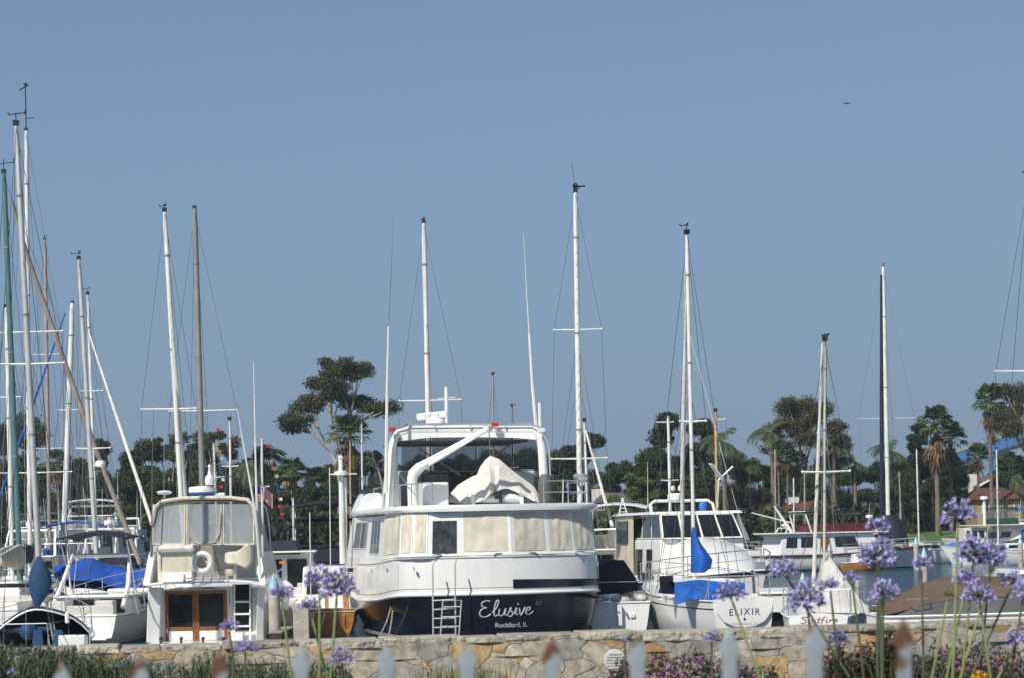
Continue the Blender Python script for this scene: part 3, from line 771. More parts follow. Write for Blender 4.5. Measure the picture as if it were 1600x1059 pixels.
# ------------------------------------------------------------------ boat builders
def smooth01(t): t = max(0, min(1, t)); return t*t*(3-2*t)
class Hull:
    def __init__(s, T, L, B, zs, zb, v0=0, tw=.85, rake=.7, trake=0, draft=.35, wl=.84, power=2.2, hollow=0, name='hull', material='gelcoat', deck='gelcoat', deckdrop=.05, n=22, rail='gelcoat', railr=.03, boot=None):
        s.L, s.B, s.zs, s.zb, s.v0, s.tw, s.rake, s.power = L, B, zs, zb, v0, tw, rake, power
        rings = []; s.T = T
        for i in range(n+1):
            t = i/n; b = max(.012, s.b(t)); z = s.z(t); w = b*(wl-(.25*t**3)); v = v0+L*t
            def V(zz): return v+rake*(zz/zb)*t**5-trake*(1-t)**8*(zz/zs)
            pts = [(-b, z), (-(b*.62+w*.38)-hollow*0, z*.55), (-w, .08), (-w*.7, -draft*.6), (0, -draft), (w*.7, -draft*.6), (w, .08), ((b*.62+w*.38), z*.55), (b, z)]
            rings.append([(u, V(zz), zz) for u, zz in pts])
        m = MB(); m.loft(rings, False); m.add(rings[0], [tuple(range(9))]); s.o = T.part(name, m, material)
        d = MB(); dr = [[(-s.b(i/n)*.985, v0+L*i/n+rake*(s.z(i/n)/zb)*(i/n)**5*.98, s.z(i/n)-deckdrop), (0, v0+L*i/n+rake*(s.z(i/n)/zb)*(i/n)**5*.98, s.z(i/n)-deckdrop+.03), (s.b(i/n)*.985, v0+L*i/n+rake*(s.z(i/n)/zb)*(i/n)**5*.98, s.z(i/n)-deckdrop)] for i in range(n+1)]
        d.loft(dr, False); T.part('deck', d, deck)
        if rail:
            r = MB()
            port = [(-s.b(i/n)-.01, s.V(i/n), s.z(i/n)) for i in range(n+1)]; star = [(-p[0], p[1], p[2]) for p in port][::-1]
            r.tube(port+star[1:]+[port[0]], railr, 6); T.part('rub_rail', r, rail)
        if boot:
            r = MB(); k = .62
            def bo(i, zz):
                t = i/n; b = s.b(t); w = b*(wl-.25*t**3); f = smooth01(zz/s.z(t)); return (w+(b-w)*f*.8+.012)
            for sg in (-1, 1):
                r.loft([[(sg*bo(i, zz), v0+L*i/n+rake*(zz/zb)*(i/n)**5, zz) for zz in (.06, .16)] for i in range(n+1)], False)
            T.part('boot_stripe', r, boot)
    def b(s, t):
        if t < .5: return s.B/2*(s.tw+(1-s.tw)*math.sin(math.pi*t))
        return s.B/2*max(0, 1-((t-.5)/.5)**s.power)
    def z(s, t): return s.zs+(s.zb-s.zs)*t**1.9
    def V(s, t): return s.v0+s.L*t+s.rake*(s.z(t)/s.zb)*t**5
    def rail(s, t0, t1, h=.6, n=9, inset=.06, r=.014, name='guard_rail', mid=True, both=True):
        T = s.T
        for sg in ((-1, 1) if both else (1,)):
            m = MB()
            top = [(sg*max(.02, s.b(t0+(t1-t0)*i/n)-inset), s.V(t0+(t1-t0)*i/n)-.1, s.z(t0+(t1-t0)*i/n)+h) for i in range(n+1)]
            m.tube(top, r, 5)
            if mid: m.tube([(a, b, c-h*.45) for a, b, c in top], r*.6, 4)
            for a, b, c in top[::2]: m.tube([(a, b, c-h-.03), (a, b, c)], r, 4)
            T.part(name, m, 'steel')

def cabin_block(T, u0, u1, v0, v1, z0, z1, iu=.15, ia=.15, if_=.5, material='gelcoat', wins=(), winmat='dark_glass', name='cabin', parent=None, framemat=None, crown=.05):
    """tapered block; wins: (side, s0, s1, t0, t1) side in aft/fwd/port/star"""
    b = [(u0, v0, z0), (u1, v0, z0), (u1, v1, z0), (u0, v1, z0)]
    t = [(u0+iu, v0+ia, z1), (u1-iu, v0+ia, z1), (u1-iu, v1-if_, z1), (u0+iu, v1-if_, z1)]
    m = MB(); m.frustum(b, t)
    o = T.part(name, m, material, parent=parent, smooth=False, bevel=.04)
    q = dict(aft=[b[0], b[1], t[1], t[0]], star=[b[1], b[2], t[2], t[1]], fwd=[b[2], b[3], t[3], t[2]], port=[b[3], b[0], t[0], t[3]])
    for w in wins:
        side, s0, s1, t0, t1 = w[:5]
        m = MB(); m.slab(sub(q[side], s0, s1, t0, t1, .003), .012); f = None
        if framemat:
            e = .012; fm = MB(); fm.slab(sub(q[side], s0-e, s1+e, t0-e*2, t1+e*2, .002), .006); f = T.part('window_frame', fm, framemat, parent=o, smooth=False)
        T.part('window', m, winmat if len(w) < 6 else w[5], parent=f or o, smooth=False)
    return o, q

def masthead(mb, p, D, s=1.0, seed=0):
    r = random.Random(seed); p = Vector(p)
    mb.tube([p, p+Vector((0, 0, .35*s))], .012, 4)
    k1, k2 = r.uniform(-.3, -.02)*s, r.uniform(.02, .3)*s; hh = r.uniform(.12, .34)*s
    mb.tube([p+Vector((k1, 0, hh)), p+Vector((k2, 0, hh+.04))], .012, 4)
    mb.box(p.x-.07, p.x+.07, p.y-.06, p.y+.06, p.z-.02, p.z+.10)
    mb.tube([p+Vector((k2, 0, hh)), p+Vector((k2+.02, 0, hh+.13*s))], .022, 5)
    mb.tube([p+Vector((k1, 0, hh-.02)), p+Vector((k1-.06*s, .1, hh+.09*s))], .018, 4)

def sailboat(label, tx, ty, bx, by, D, wpx, spreaders=(), yaw=0, L=10, B=2.9, mastmat='white_mast', hullmat='gelcoat', cover=None, furl=None, boom=4.0, group='sailboats moored in the marina', zs=.95, zb=1.35, head=1, nobasics=False, cabin=True, rigside=True, hullv=.6, stayw=.0085, backstay=True, sprd=0, wraps=0, name='sailboat', boot=None, bimini=None, dome=None):
    top = P(tx, ty, D); bot = P(bx, by, D)
    d = (top-bot); zdeck = 1.45
    base = bot+d*((zdeck-bot.z)/d.z)
    T = Thing(name, label, 'sailboat', (base.x, D, 0), yaw, group)
    h = Hull(T, L, B, zs, zb, v0=-hullv*L, tw=.68, rake=.9, material=hullmat, power=1.9, railr=.025, boot=boot)
    if cabin:
        cabin_block(T, -B*.30, B*.30, -.22*L, .16*L, 1.0, 1.5, .1, .05, .5, wins=[('port', .15, .45, .3, .75), ('port', .55, .85, .3, .75), ('star', .15, .45, .3, .75), ('star', .55, .85, .3, .75)], name='coachroof')
        cb = MB(); cb.box(-B*.28, B*.28, -(hullv-.10)*L, -.21*L, .9, 1.14); T.part('cockpit', cb, 'gelcoat_cream', smooth=False, bevel=.03)
    a = T.l(base); a.z = 1.40; b = T.l(top); r = wpx/px(D)/2
    mb = MB(); mb.tube([a, a.lerp(b, .5), b.lerp(a, .04), b], [r*1.05, r, r*.9, r*.62], 10)
    mast = T.part('mast', mb, mastmat)
    # dark spiral wraps / fittings
    for k in range(3):
        ft_ = MB(); q = a.lerp(b, .32+.25*k+.03*((tx*7+k*3) % 3)); ft_.lathe(q, [(r*1.10, -.03), (r*1.10, .03)], 8)
        T.part('mast_band', ft_, 'grey_mast', parent=mast)
    if head:
        m = MB(); masthead(m, b, D, head*.8, int(tx)); T.part('masthead_instruments', m, 'black', parent=mast)
    chz = h.z(hullv); chu = B*.46
    wires = []
    tips_ = {-1: [], 1: []}
    for (sy, lx, rx) in spreaders:
        z = P(bx, sy, D).z; t = (z-a.z)/(b.z-a.z); c = a.lerp(b, t)
        m = MB()
        for sg, xx in ((-1, lx), (1, rx)):
            if xx is None: continue
            e = T.at(xx, sy, D); e.z = c.z+(.02); 
            if abs(yaw) > 30:
                e = c+Vector((sg*abs(xx-tx)/px(D), 0, 0))
            m.tube([c, e], [.035, .022], 6); m.ball(e, .04, 6, 4); tips_[sg].append(e)
        T.part('spreader', m, 'white_mast', parent=mast)
    if rigside:
        for sg in (-1, 1):
            path = [b-Vector((0, 0, .15))]+sorted(tips_[sg], key=lambda e: -e.z)+[Vector((sg*chu, .05, chz))]
            m = MB(); m.tube(path, stayw, 3, False); T.part('shroud', m, 'wire', parent=mast)
            if tips_[sg]:
                e = sorted(tips_[sg], key=lambda e: -e.z)[0]
                m = MB(); m.tube([a.lerp(b, (e.z-a.z)/(b.z-a.z)*.97), Vector((sg*chu*.9, -.4, chz))], stayw, 3, False); T.part('shroud', m, 'wire', parent=mast)
    bowp = Vector((0, h.V(1)-.1, h.z(1)+.1)); stp = Vector((0, h.V(0)+.05, h.z(0)))
    m = MB(); m.tube([b.lerp(a, .02), bowp], stayw, 3, False); T.part('forestay', m, 'wire', parent=mast)
    if backstay:
        m = MB(); m.tube([b, stp], stayw, 3, False); T.part('backstay', m, 'wire', parent=mast)
    for k in range(2):
        m = MB(); m.tube([b-Vector((.05-.1*k, 0, .2)), a+Vector((.10-.2*k, -.05, .3))], stayw*.9, 3, False); T.part('halyard', m, 'wire', parent=mast)
    if rigside:
        for sg in (-1, 1):
            m = MB(); t_ = .5+.08*((tx*3) % 4)/4; m.tube([a.lerp(b, t_), Vector((sg*chu*.85, .5, chz))], stayw*.8, 3, False); T.part('lower_shroud', m, 'wire', parent=mast)
        m = MB(); m.tube([a.lerp(b, .72), stp+Vector((.5, 0, 0))], stayw*.7, 3, False); T.part('running_backstay', m, 'wire', parent=mast)
    if boom:
        bb = Vector((a.x, a.y-r, 2.15)); be = Vector((a.x*.3, a.y-boom, 2.25))
        m = MB(); m.tube([bb, be], .06, 8); bo = T.part('boom', m, mastmat if cover is None else 'alu')
        if cover:
            m = MB(); pts = [bb+(be-bb)*k/8 for k in range(9)]; rings = []
            for k, p_ in enumerate(pts):
                w = .20-.09*k/8; hh = .46-.30*k/8
                rings.append([p_+Vector((w*math.cos(q), 0, hh*.45+hh*math.sin(q)*(.75 if math.sin(q) < 0 else 1))) for q in [2*math.pi*j/10 for j in range(10)]])
            m.loft(rings, True, True); T.part('sail_cover', m, cover, parent=bo)
    if furl:
        fm, fr = furl; q = b.lerp(a, .05); m = MB()
        m.tube([q, q.lerp(bowp, .4), q.lerp(bowp, .93), bowp], [fr*.45, fr*.9, fr, fr*.4], 7); T.part('furled_headsail', m, fm, parent=mast)
    # pulpit, pushpit, lifelines
    h.rail(.05, .98, .6, 10, .05, .011)
    m = MB(); bz = h.b(.02)
    m.tube([(-bz, h.V(0)+.6, h.z(0)), (-bz, h.V(0)+.1, h.z(0)+.62), (bz, h.V(0)+.1, h.z(0)+.62), (bz, h.V(0)+.6, h.z(0))], .014, 5); T.part('pushpit', m, 'steel')
    if bimini:
        m = MB(); rings = []
        for k in range(5):
            v = -.24*L-.55+(.6*k-1.2); rings.append([(u*B*.42, v, 2.25+.22*(1-u*u)-.05*abs(k-2)) for u in (-1, -.6, 0, .6, 1)]+[(u*B*.42, v, 2.20+.22*(1-u*u)-.05*abs(k-2)) for u in (1, .6, 0, -.6, -1)])
        m.loft(rings, True, True); bm_ = T.part('bimini', m, bimini)
        m = MB()
        for sg in (-1, 1): m.tube([(sg*B*.42, -.24*L-1.5, 2.2), (sg*B*.42, -.24*L-.6, 1.0)], .014, 5); m.tube([(sg*B*.42, -.24*L, 2.2), (sg*B*.42, -.24*L-.6, 1.0)], .014, 5)
        T.part('bimini_frame', m, 'steel', parent=bm_)
    T.a, T.b, T.h, T.mast = a, b, h, mast
    return T

def cruiser(label, x, D, yaw=0, L=9, B=3.0, hullmat='gelcoat', canopy=None, fly=True, arch=True, group='motor boats moored in the marina', name='motor_boat', zs=1.0, zb=1.7, tall=0.0, stripe=None, radar=True, whips=1, winmat='dark_glass', zf=1.0, bimini=None, cabmat='gelcoat', cat='motor boat', hard=None):
    T = Thing(name, label, cat, tuple(waterloc(x, D)), yaw, group)
    h = Hull(T, L, B, zs, zb, tw=.9, rake=1.1, material=hullmat, boot=stripe, power=2.4)
    z1 = (zs+1.25+tall)*zf
    b2 = B*.42
    cabin_block(T, -b2, b2, L*.26, L*.72, zs-.05, z1, .12, .02, .9, cabmat, wins=[('aft', .1, .42, .25, .85), ('aft', .52, .88, .08, .85), ('port', .1, .35, .5, .88), ('port', .4, .68, .5, .88), ('star', .32, .6, .5, .88), ('star', .65, .9, .5, .88), ('fwd', .1, .9, .35, .85)], framemat='gelcoat_grey')
    cabin_block(T, -b2*.8, b2*.8, L*.66, L*.9, zs+.2, zs+.62, .15, 0, .7, cabmat, name='trunk_cabin')
    m = MB(); m.box(-b2*1.02, b2*1.02, L*.14, L*.62, z1, z1+.06); T.part('cabin_roof', m, cabmat, smooth=False, bevel=.02)
    zt = z1+.06
    if fly:
        m = MB()
        ring = [(-b2*.95, L*.16), (-b2*.95, L*.5), (-b2*.6, L*.58), (b2*.6, L*.58), (b2*.95, L*.5), (b2*.95, L*.16)]
        outer = [(u, v, zt+.0) for u, v in ring]+[(u*.95, v*.98, zt+.55) for u, v in ring][::-1]
        for i in range(5):
            a, b = ring[i], ring[i+1]
            m.frustum([(a[0], a[1], zt), (b[0], b[1], zt), (b[0]*.94, b[1]-.05, zt), (a[0]*.94, a[1]-.0, zt)], [(a[0]*.97, a[1], zt+.55), (b[0]*.97, b[1]+.05, zt+.55), (b[0]*.91, b[1], zt+.55), (a[0]*.91, a[1], zt+.55)])
        fb = T.part('flybridge_coaming', m, cabmat, smooth=False)
        m = MB(); m.slab([(-b2*.55, L*.585, zt+.55), (b2*.55, L*.585, zt+.55), (b2*.5, L*.55, zt+.85), (-b2*.5, L*.55, zt+.85)], .015); T.part('windscreen', m, 'vinyl_clear', parent=fb, smooth=False)
        for u_ in (-.55, .1): m = MB(); m.box(u_, u_+.45, L*.36, L*.42, zt, zt+.8); T.part('helm_seat', m, 'canvas_white', smooth=False, bevel=.05)
        m = MB(); m.box(-.6, .6, L*.5, L*.55, zt, zt+.7); T.part('helm_console', m, 'canvas_white', smooth=False, bevel=.05)
        m = MB(); m.tube([(-b2*.9, L*.45, zt+.75), (-b2*.9, L*.16, zt+.75), (b2*.9, L*.16, zt+.75), (b2*.9, L*.45, zt+.75)], .018, 5)
        for u, v in ((-b2*.9, L*.16), (b2*.9, L*.16), (-b2*.9, L*.3), (b2*.9, L*.3), (0, L*.16)): m.tube([(u, v, zt), (u, v, zt+.75)], .015, 4)
        T.part('flybridge_rail', m, 'steel', parent=fb)
    if bimini:
        m = MB(); rings = []
        for k in range(6):
            v = L*.18+k*.42; rings.append([(u*b2*1.0, v, zt+1.65+.18*(1-u*u)-.03*abs(k-2.5)) for u in (-1, -.6, 0, .6, 1)]+[(u*b2*1.0, v, zt+1.60+.18*(1-u*u)-.03*abs(k-2.5)) for u in (1, .6, 0, -.6, -1)])
        m.loft(rings, True, True); bb = T.part('bimini', m, bimini); m = MB()
        for sg in (-1, 1):
            m.tube([(sg*b2*.95, L*.2, zt+1.65), (sg*b2*.92, L*.34, zt)], .016, 5); m.tube([(sg*b2*.95, L*.2+1.9, zt+1.65), (sg*b2*.92, L*.34, zt)], .016, 5)
        T.part('bimini_frame', m, 'steel', parent=bb)
    if arch:
        m = MB(); za = zt+1.1+tall*.3
        m.tube([(-b2, L*.12, zs+.2), (-b2*.95, L*.22, zt+.3), (-b2*.82, L*.30, za), (b2*.82, L*.30, za), (b2*.95, L*.22, zt+.3), (b2, L*.12, zs+.2)] if arch == 2 else [(-b2*.95, L*.2, zt), (-b2*.85, L*.26, za), (b2*.85, L*.26, za), (b2*.95, L*.2, zt)], .07, 6)
        ar = T.part('radar_arch', m, cabmat)
        if radar:
            m = MB(); m.lathe((0, L*.28, za+.06), [(.10, 0), (.10, .1), (.30, .12), (.32, .22), (.30, .32), (.1, .36)], 16); T.part('radar_dome', m, 'radome', parent=ar)
    for k in range(whips):
        m = MB(); u = b2*(.9 if k % 2 else -.9); q = rnd.uniform(2.2, 3.6); m.tube([(u, L*.3, zt), (u*1.08, L*.27, zt+q)], [.022, .008], 5); T.part('whip_antenna', m, 'white_mast')
    if canopy:
        # full cockpit canopy
        rings = []
        for k in range(6):
            v = -.0+L*.27*k/5; zz = z1+.02-.28*(1-k/5)**2
            rings.append([(-b2*1.05, v, zs+.02), (-b2*1.0, v+.05, zz-.25), (-b2*.6, v+.1, zz), (0, v+.1, zz+.06), (b2*.6, v+.1, zz), (b2*1.0, v+.05, zz-.25), (b2*1.05, v, zs+.02)])
        m = MB(); m.loft(rings, False); m.add(rings[0], [tuple(range(7))]); T.part('cockpit_canopy', m, canopy)
    else:
        m = MB(); m.box(-b2, b2, .02, .08, zs, zs+.28); T.part('transom_coaming', m, 'canvas_white', smooth=False, bevel=.02)
        for u_ in (-.9, .4): m = MB(); m.box(b2*u_, b2*(u_+.5), .3, .7, zs-.02, zs+.4); T.part('cockpit_seat', m, 'canvas_white', smooth=False, bevel=.03)
    h.rail(.45, .99, .62, 8)
    m = MB(); m.box(-B*.4, B*.4, -.55, 0, .14, .2); T.part('swim_platform', m, 'teak' if stripe else 'gelcoat_grey', smooth=False, bevel=.02)
    T.h = h; T.zt = zt; T.z1 = z1
    return T

# ------------------------------------------------------------------ the big navy-hulled yacht
def big_yacht():
    T = Thing('motor_yacht', 'large white motor yacht with navy hull, cream aft canvas and Elusive on its stern', 'yacht', tuple(waterloc(799, 59.4)), 14)
    base = [(0, -.30), (.95, -.08), (1.75, .14), (2.25, .50), (2.47, 1.1), (2.53, 2.0), (2.55, 3.4), (2.55, 5.2), (2.5, 7), (2.35, 8.8), (2.0, 10.6), (1.4, 12.2), (.7, 13.4), (0, 14.1)]
    base = [(u*1.09, v) for u, v in base]
    peri = [(-u, v) for u, v in base[::-1]]+base[1:]            # port bow -> stern -> starboard bow
    def drop(v): return .24*smooth01((v-.2)/5) - 1.35*smooth01((v-8)/6)
    def ring(f, zf, off=0.0):
        out = []
        for u, v in peri:
            vv = 2+(v-2)*(.9+.1*f) if v > 8 else v
            out.append((u*f+(off if u > 0 else -off if u < 0 else 0), vv-off*(1 if v < .8 else 0), zf(v)))
        return out
    rub = lambda v: 1.27-drop(v)
    def band(name, mt, specs, smooth=True):
        m = MB(); rr = [ring(f, z) for f, z in specs]
        # along perimeter as closed strips
        m.loft(rr, False); return T.part(name, m, mt, smooth=smooth)
    hull = band('hull', 'navy_hull', [(.0, lambda v: -.5), (.72, lambda v: -.4), (.86, lambda v: .02), (.95, lambda v: .62), (.995, lambda v: 1.27-drop(v))])
    band('boot_stripe', 'gelcoat', [(.884, lambda v: .06), (.902, lambda v: .17)])
    band('topsides', 'gelcoat', [(.995, lambda v: rub(v)), (1.0, lambda v: rub(v)+.06), (.988, lambda v: 2.22-drop(v)*.7+ (.25 if v > 9 else 0))])
    m = MB(); m.tube(ring(1.003, lambda v: rub(v)), .045, 8, True); T.part('rub_rail', m, 'gelcoat')
    m = MB(); m.tube(ring(1.0, lambda v: rub(v)+.16), .012, 5, True); T.part('pinstripe', m, 'tan_line')
    m = MB(); st = []
    for u, v in base[:6]:
        k = 1.0
        st.append([(u*.999+(.014 if u > 0 else 0), v-.016, 1.40), (u*.994+(.014 if u > 0 else 0), v-.016, 1.63-.05*(u/2.5))])
    m.loft(st, False); T.part('stern_stripe', m, 'navy_hull')
    for v_ in (1.2, 3.35, 5.4, 7.4):
        for sg in (-1, 1):
            u_ = sg*2.55*1.09*(1 if v_ > 1.3 else .985); m = MB(); m.box(u_*.992-.012, u_*.992+.012, v_-.008, v_+.008, rub(v_)+.2, 2.12-drop(v_)*.7); T.part('panel_seam', m, 'gelcoat_grey', smooth=False)
    for sg in (-1, 1):
        for v_, z_ in ((.32, 1.95), (2.4, 1.92), (4.6, 1.86)):
            u_ = sg*(2.45 if v_ < 1 else 2.76); m = MB(); m.lathe((u_, v_, z_), [(.05, -.012), (.07, 0), (.05, .012)], 10, 'x'); T.part('fuel_filler', m, 'steel')
    for x_ in (-1.9, -.35, .55, 1.9):
        m = MB(); yy = -.30+abs(x_)*.21; m.tube([(x_-.14, yy-.02, 2.26), (x_-.08, yy-.04, 2.30), (x_+.08, yy-.04, 2.30), (x_+.14, yy-.02, 2.26)], .016, 5); T.part('cleat', m, 'steel')
    for x_ in (-2.05, 2.3):
        m = MB(); m.lathe((x_, .30, 1.12), [(.045, -.5), (.05, .35)], 4, 'y'); T.part('scupper', m, 'black')
    # main deck
    m = MB(); m.add(ring(.98, lambda v: 1.9), [tuple(range(len(peri)))]); T.part('main_deck', m, 'gelcoat_grey')
    # capping line at bulwark top
    m = MB(); m.tube([p for p, q in zip(ring(.988, lambda v: 2.22-drop(v)*.7), peri) if q[1] < 8.8], .03, 6); T.part('bulwark_cap', m, 'gelcoat')
    # canvas enclosure panels round the aft deck
    bp = [(-2.52, 3.3), (-2.50, 1.0), (-2.30, .42), (-1.98, .20), (-1.22, .0), (0, -.29), (.95, -.08), (1.66, .14), (2.28, .52), (2.50, 1.3), (2.53, 3.3)]
    bp = [(u*1.085, v) for u, v in bp]
    def bpt(i, t): a, b = bp[i], bp[i+1]; return (a[0]+(b[0]-a[0])*t, a[1]+(b[1]-a[1])*t)
    zb_, zt_ = 2.20, 3.40
    def q_of(i):
        a, b = bp[i], bp[i+1]
        def tp(p):
            l_ = math.hypot(*p); return (p[0]*.945, p[1]+.16*(1 if p[1] < 1.2 else 0), zt_)
        def bt(p): return (p[0]*.985, p[1]+.015, zb_-drop(p[1])*.5)
        return [bt(a), bt(b), tp(b), tp(a)]
    en = MB()
    for i in range(len(bp)-1): en.slab(q_of(i), .03)
    eo = T.part('canvas_enclosure', en, 'gelcoat', smooth=False)
    for i in range(len(bp)-1):
        dark = i == 3
        q = q_of(i); n = 22
        s0, s1, t0, t1 = (.07, .93, .13, .94) if i not in (1, 2) else (.12, .88, .13, .94)
        if dark: s0, s1, t0, t1 = .14, .90, .10, .80
        m = MB(); g0 = sub(q, s0, s1, t0, t1, .034)
        # subdivided so the wrinkles are real
        vs = []; r = random.Random(i+3); ph = [r.uniform(0, 6) for _ in range(4)]
        nn = (g0[1]-g0[0]).cross(g0[3]-g0[0]).normalized()
        for b in range(n+1):
            for a in range(n+1):
                s_, t_ = a/n, b/n; p = g0[0]*(1-s_)*(1-t_)+g0[1]*s_*(1-t_)+g0[2]*s_*t_+g0[3]*(1-s_)*t_
                w = .022*math.sin((s_*1.6+t_*1.2)*3.1+ph[0])*math.sin(math.pi*s_)*math.sin(math.pi*t_)+.010*math.sin((s_*3.3-t_*2.0)*3.1+ph[1])*math.sin(math.pi*s_)+.003*math.sin((s_*8+t_*1.4)*3.1+ph[2])*math.sin(math.pi*s_)
                vs.append(p+nn*(.004+abs(w)))
        m.add(vs, [(b*(n+1)+a, b*(n+1)+a+1, (b+1)*(n+1)+a+1, (b+1)*(n+1)+a) for b in range(n) for a in range(n)])
        T.part('window_panel', m, 'dark_vinyl' if dark else 'canvas_beige', parent=eo, label='dark clear vinyl window panel' if dark else None)
    hm = MB(); hm.tube([(p[0]*.99, p[1]-.01, zb_-drop(p[1])*.5+.06) for p in bp], .035, 6); T.part('hem', hm, 'canvas_white', parent=eo)
    # saloon house with windows on both sides
    o, q = cabin_block(T, -2.66, 2.66, 3.34, 9.6, 1.9, 3.38, .10, .0, 1.0, 'gelcoat', wins=[
        ('port', .97-.0, .995, .3, .86)], winmat='dark_glass', name='saloon')
    for s0, s1 in ((.86, .90), (.905, .945), (.955, .985)):
        pass
    qp, qs = q['port'], q['star']
    for (qq, f) in ((qp, lambda s_: s_), (qs, lambda s_: 1-s_)):
        for s0, s1, t0, t1 in ((.80, .86, .30, .88), (.72, .785, .30, .88), (.64, .705, .30, .88), (.36, .52, .40, .88), (.18, .33, .40, .88)):
            a, b = sorted((f(s0), f(s1)))
            fr = MB(); fr.slab(sub(qq, a-.008, b+.008, t0-.03, t1+.03, .002), .012); fo = T.part('window_frame', fr, 'gelcoat_grey', parent=o, smooth=False)
            m = MB(); m.slab(sub(qq, a, b, t0, t1, .004), .016); T.part('window', m, 'dark_glass', parent=fo, smooth=False)
    # boat deck slab
    def dring(f, z): return [(u*f, (v if v > .7 else v-.02), z) for u, v in peri if v < 10]
    m = MB(); a = dring(.985, 3.40); b = dring(1.0, 3.46); c = dring(.995, 3.53); d_ = dring(.97, 3.57)
    m.loft([a, b, c, d_], True, True); dk_ = T.part('boat_deck', m, 'gelcoat')
    # things on the boat deck
    A = T.at
    def frame(*ps): return [A(*p) for p in ps]
    # hardtop
    hz = 61.9; hf = 65.2
    m = MB(); rf_ = []
    xs_ = [612, 618, 640, 735, 835, 846, 852]; ys_ = [682, 671, 665, 663, 667, 673, 684]
    for D in (hz, hz+.15, hf-.1, hf):
        up = [A(CX+(x-CX)*px(D)/px(hz), HY+(y-HY)*px(D)/px(hz), D) for x, y in zip(xs_, ys_)]
        th = .05 if D in (hz, hf) else .09
        rf_.append(up+[p-Vector((0, 0, th+.04)) for p in up[::-1]])
    m.loft(rf_, True, True); ht = T.part('hardtop', m, 'gelcoat')
    m = MB(); m.tube([A(608, 795, hz), A(612, 700, hz), A(618, 679, hz), A(640, 671, hz), A(830, 671, hz), A(843, 680, hz), A(847, 700, hz), A(852, 792, hz)], .12, 10)
    fa_ = [A(x, y, hz-.09) for x, y in ((628, 672), (834, 672), (838, 686), (800, 683), (735, 682), (670, 683), (626, 688))]; m.slab(fa_, .12, Vector((0, 1, 0))); T.part('hardtop_frame', m, 'gelcoat', parent=ht)
    m = MB(); a_, b_ = A(626, 684, hz+.2), A(838, 684, hz+.2); m.box(a_.x, b_.x, a_.y, a_.y+2.6, min(a_.z, b_.z)-.05, min(a_.z, b_.z)); T.part('headliner', m, 'canvas_grey', parent=ht, smooth=False)
    m = MB(); m.tube([A(600, 795, hz-.3), A(606, 690, hz-.3), A(618, 668, hz-.2), A(640, 662, hz-.2), A(828, 661, hz-.2), A(848, 668, hz-.2), A(858, 700, hz-.3), A(862, 795, hz-.3)], .026, 6)
    for x in (680, 735, 790): m.tube([A(x, 662, hz-.2), A(x, 670, hz-.15)], .02, 5)
    T.part('hardtop_rail', m, 'steel', parent=ht)
    # front screen: clear vinyl with posts
    FX = lambda x: CX+(x-CX)*px(hf)/px(hz)
    m = MB(); 
    for x0, x1 in ((618, 665), (668, 740), (743, 800), (803, 846)):
        m.slab([A(FX(x0), 735, hf), A(FX(x1), 735, hf), A(FX(x1), 676, hf-.5), A(FX(x0), 676, hf-.5)], .01)
    T.part('clear_screen', m, 'vinyl_clear', parent=ht, smooth=False)
    for sg, x in ((-1, 611), (1, 849)):
        m = MB(); a_, b_, c_, d2 = A(x, 740, hz+.1), A(FX(x), 738, hf), A(FX(x), 676, hf-.4), A(x, 682, hz+.1); m.slab([a_, b_, c_, d2], .01)
        T.part('clear_side_screen', m, 'vinyl_clear', parent=ht, smooth=False)
    for x in (666, 741, 801):
        m = MB(); m.tube([A(FX(x), 737, hf-.02), A(FX(x), 676, hf-.52)], .02, 5); T.part('screen_post', m, 'grey_mast', parent=ht)
    for a_, b_ in (((655, 700, 63), (720, 742, 63)), ((800, 692, 63), (735, 740, 63))):
        m = MB(); m.tube([A(*a_), A(*b_)], .025, 5); T.part('brace', m, 'grey_mast', parent=ht)
    # flybridge coaming beneath the screen + console
    m = MB(); p, q2 = A(FX(614), 735, hf+.05), A(FX(850), 735, hf+.05)
    m.box(p.x, q2.x, p.y, p.y+.15, 3.57, p.z); p = A(611, 742, hz+.4)
    for x in (610, 850):
        a_ = A(x, 742, hz+.3); b_ = A(FX(x), 737, hf); m.frustum([(a_.x-.05, a_.y, 3.57), (a_.x+.05, a_.y, 3.57), (b_.x+.05, b_.y, 3.57), (b_.x-.05, b_.y, 3.57)], [(a_.x-.05, a_.y, a_.z), (a_.x+.05, a_.y, a_.z), (b_.x+.05, b_.y, b_.z), (b_.x-.05, b_.y, b_.z)])
    T.part('flybridge_coaming', m, 'gelcoat', smooth=False)
    m = MB(); c0 = A(700, 745, 64); m.box(c0.x-.6, c0.x+1.0, c0.y, c0.y+.5, 3.57, 4.55); m.box(c0.x-.9, c0.x-.2, c0.y-1.1, c0.y-.6, 3.57, 4.5); T.part('helm_console', m, 'canvas_grey', smooth=False, bevel=.08)
    m = MB(); bx_ = A(662, 790, 61.2); b2_ = A(703, 752, 61.2); m.box(bx_.x, b2_.x, bx_.y, bx_.y+.7, 3.57, b2_.z); T.part('deck_locker', m, 'gelcoat', smooth=False, bevel=.04)
    # crane
    cr = 60.7
    m = MB(); pc = A(647, 790, cr)
    def bar(mb, a, b, w, h0, h1):
        a, b = Vector(a), Vector(b); d = (b-a).normalized(); n_ = Vector((0, 0, 1)); s_ = d.cross(n_).normalized(); n2 = s_.cross(d)
        mb.frustum([a-s_*w-n2*h0, a+s_*w-n2*h0, a+s_*w+n2*h0, a-s_*w+n2*h0], [b-s_*w-n2*h1, b+s_*w-n2*h1, b+s_*w+n2*h1, b-s_*w+n2*h1])
    m.tube([A(646, 790, cr), A(644, 755, cr), A(644, 744, cr)], [.15, .14, .14], 10)
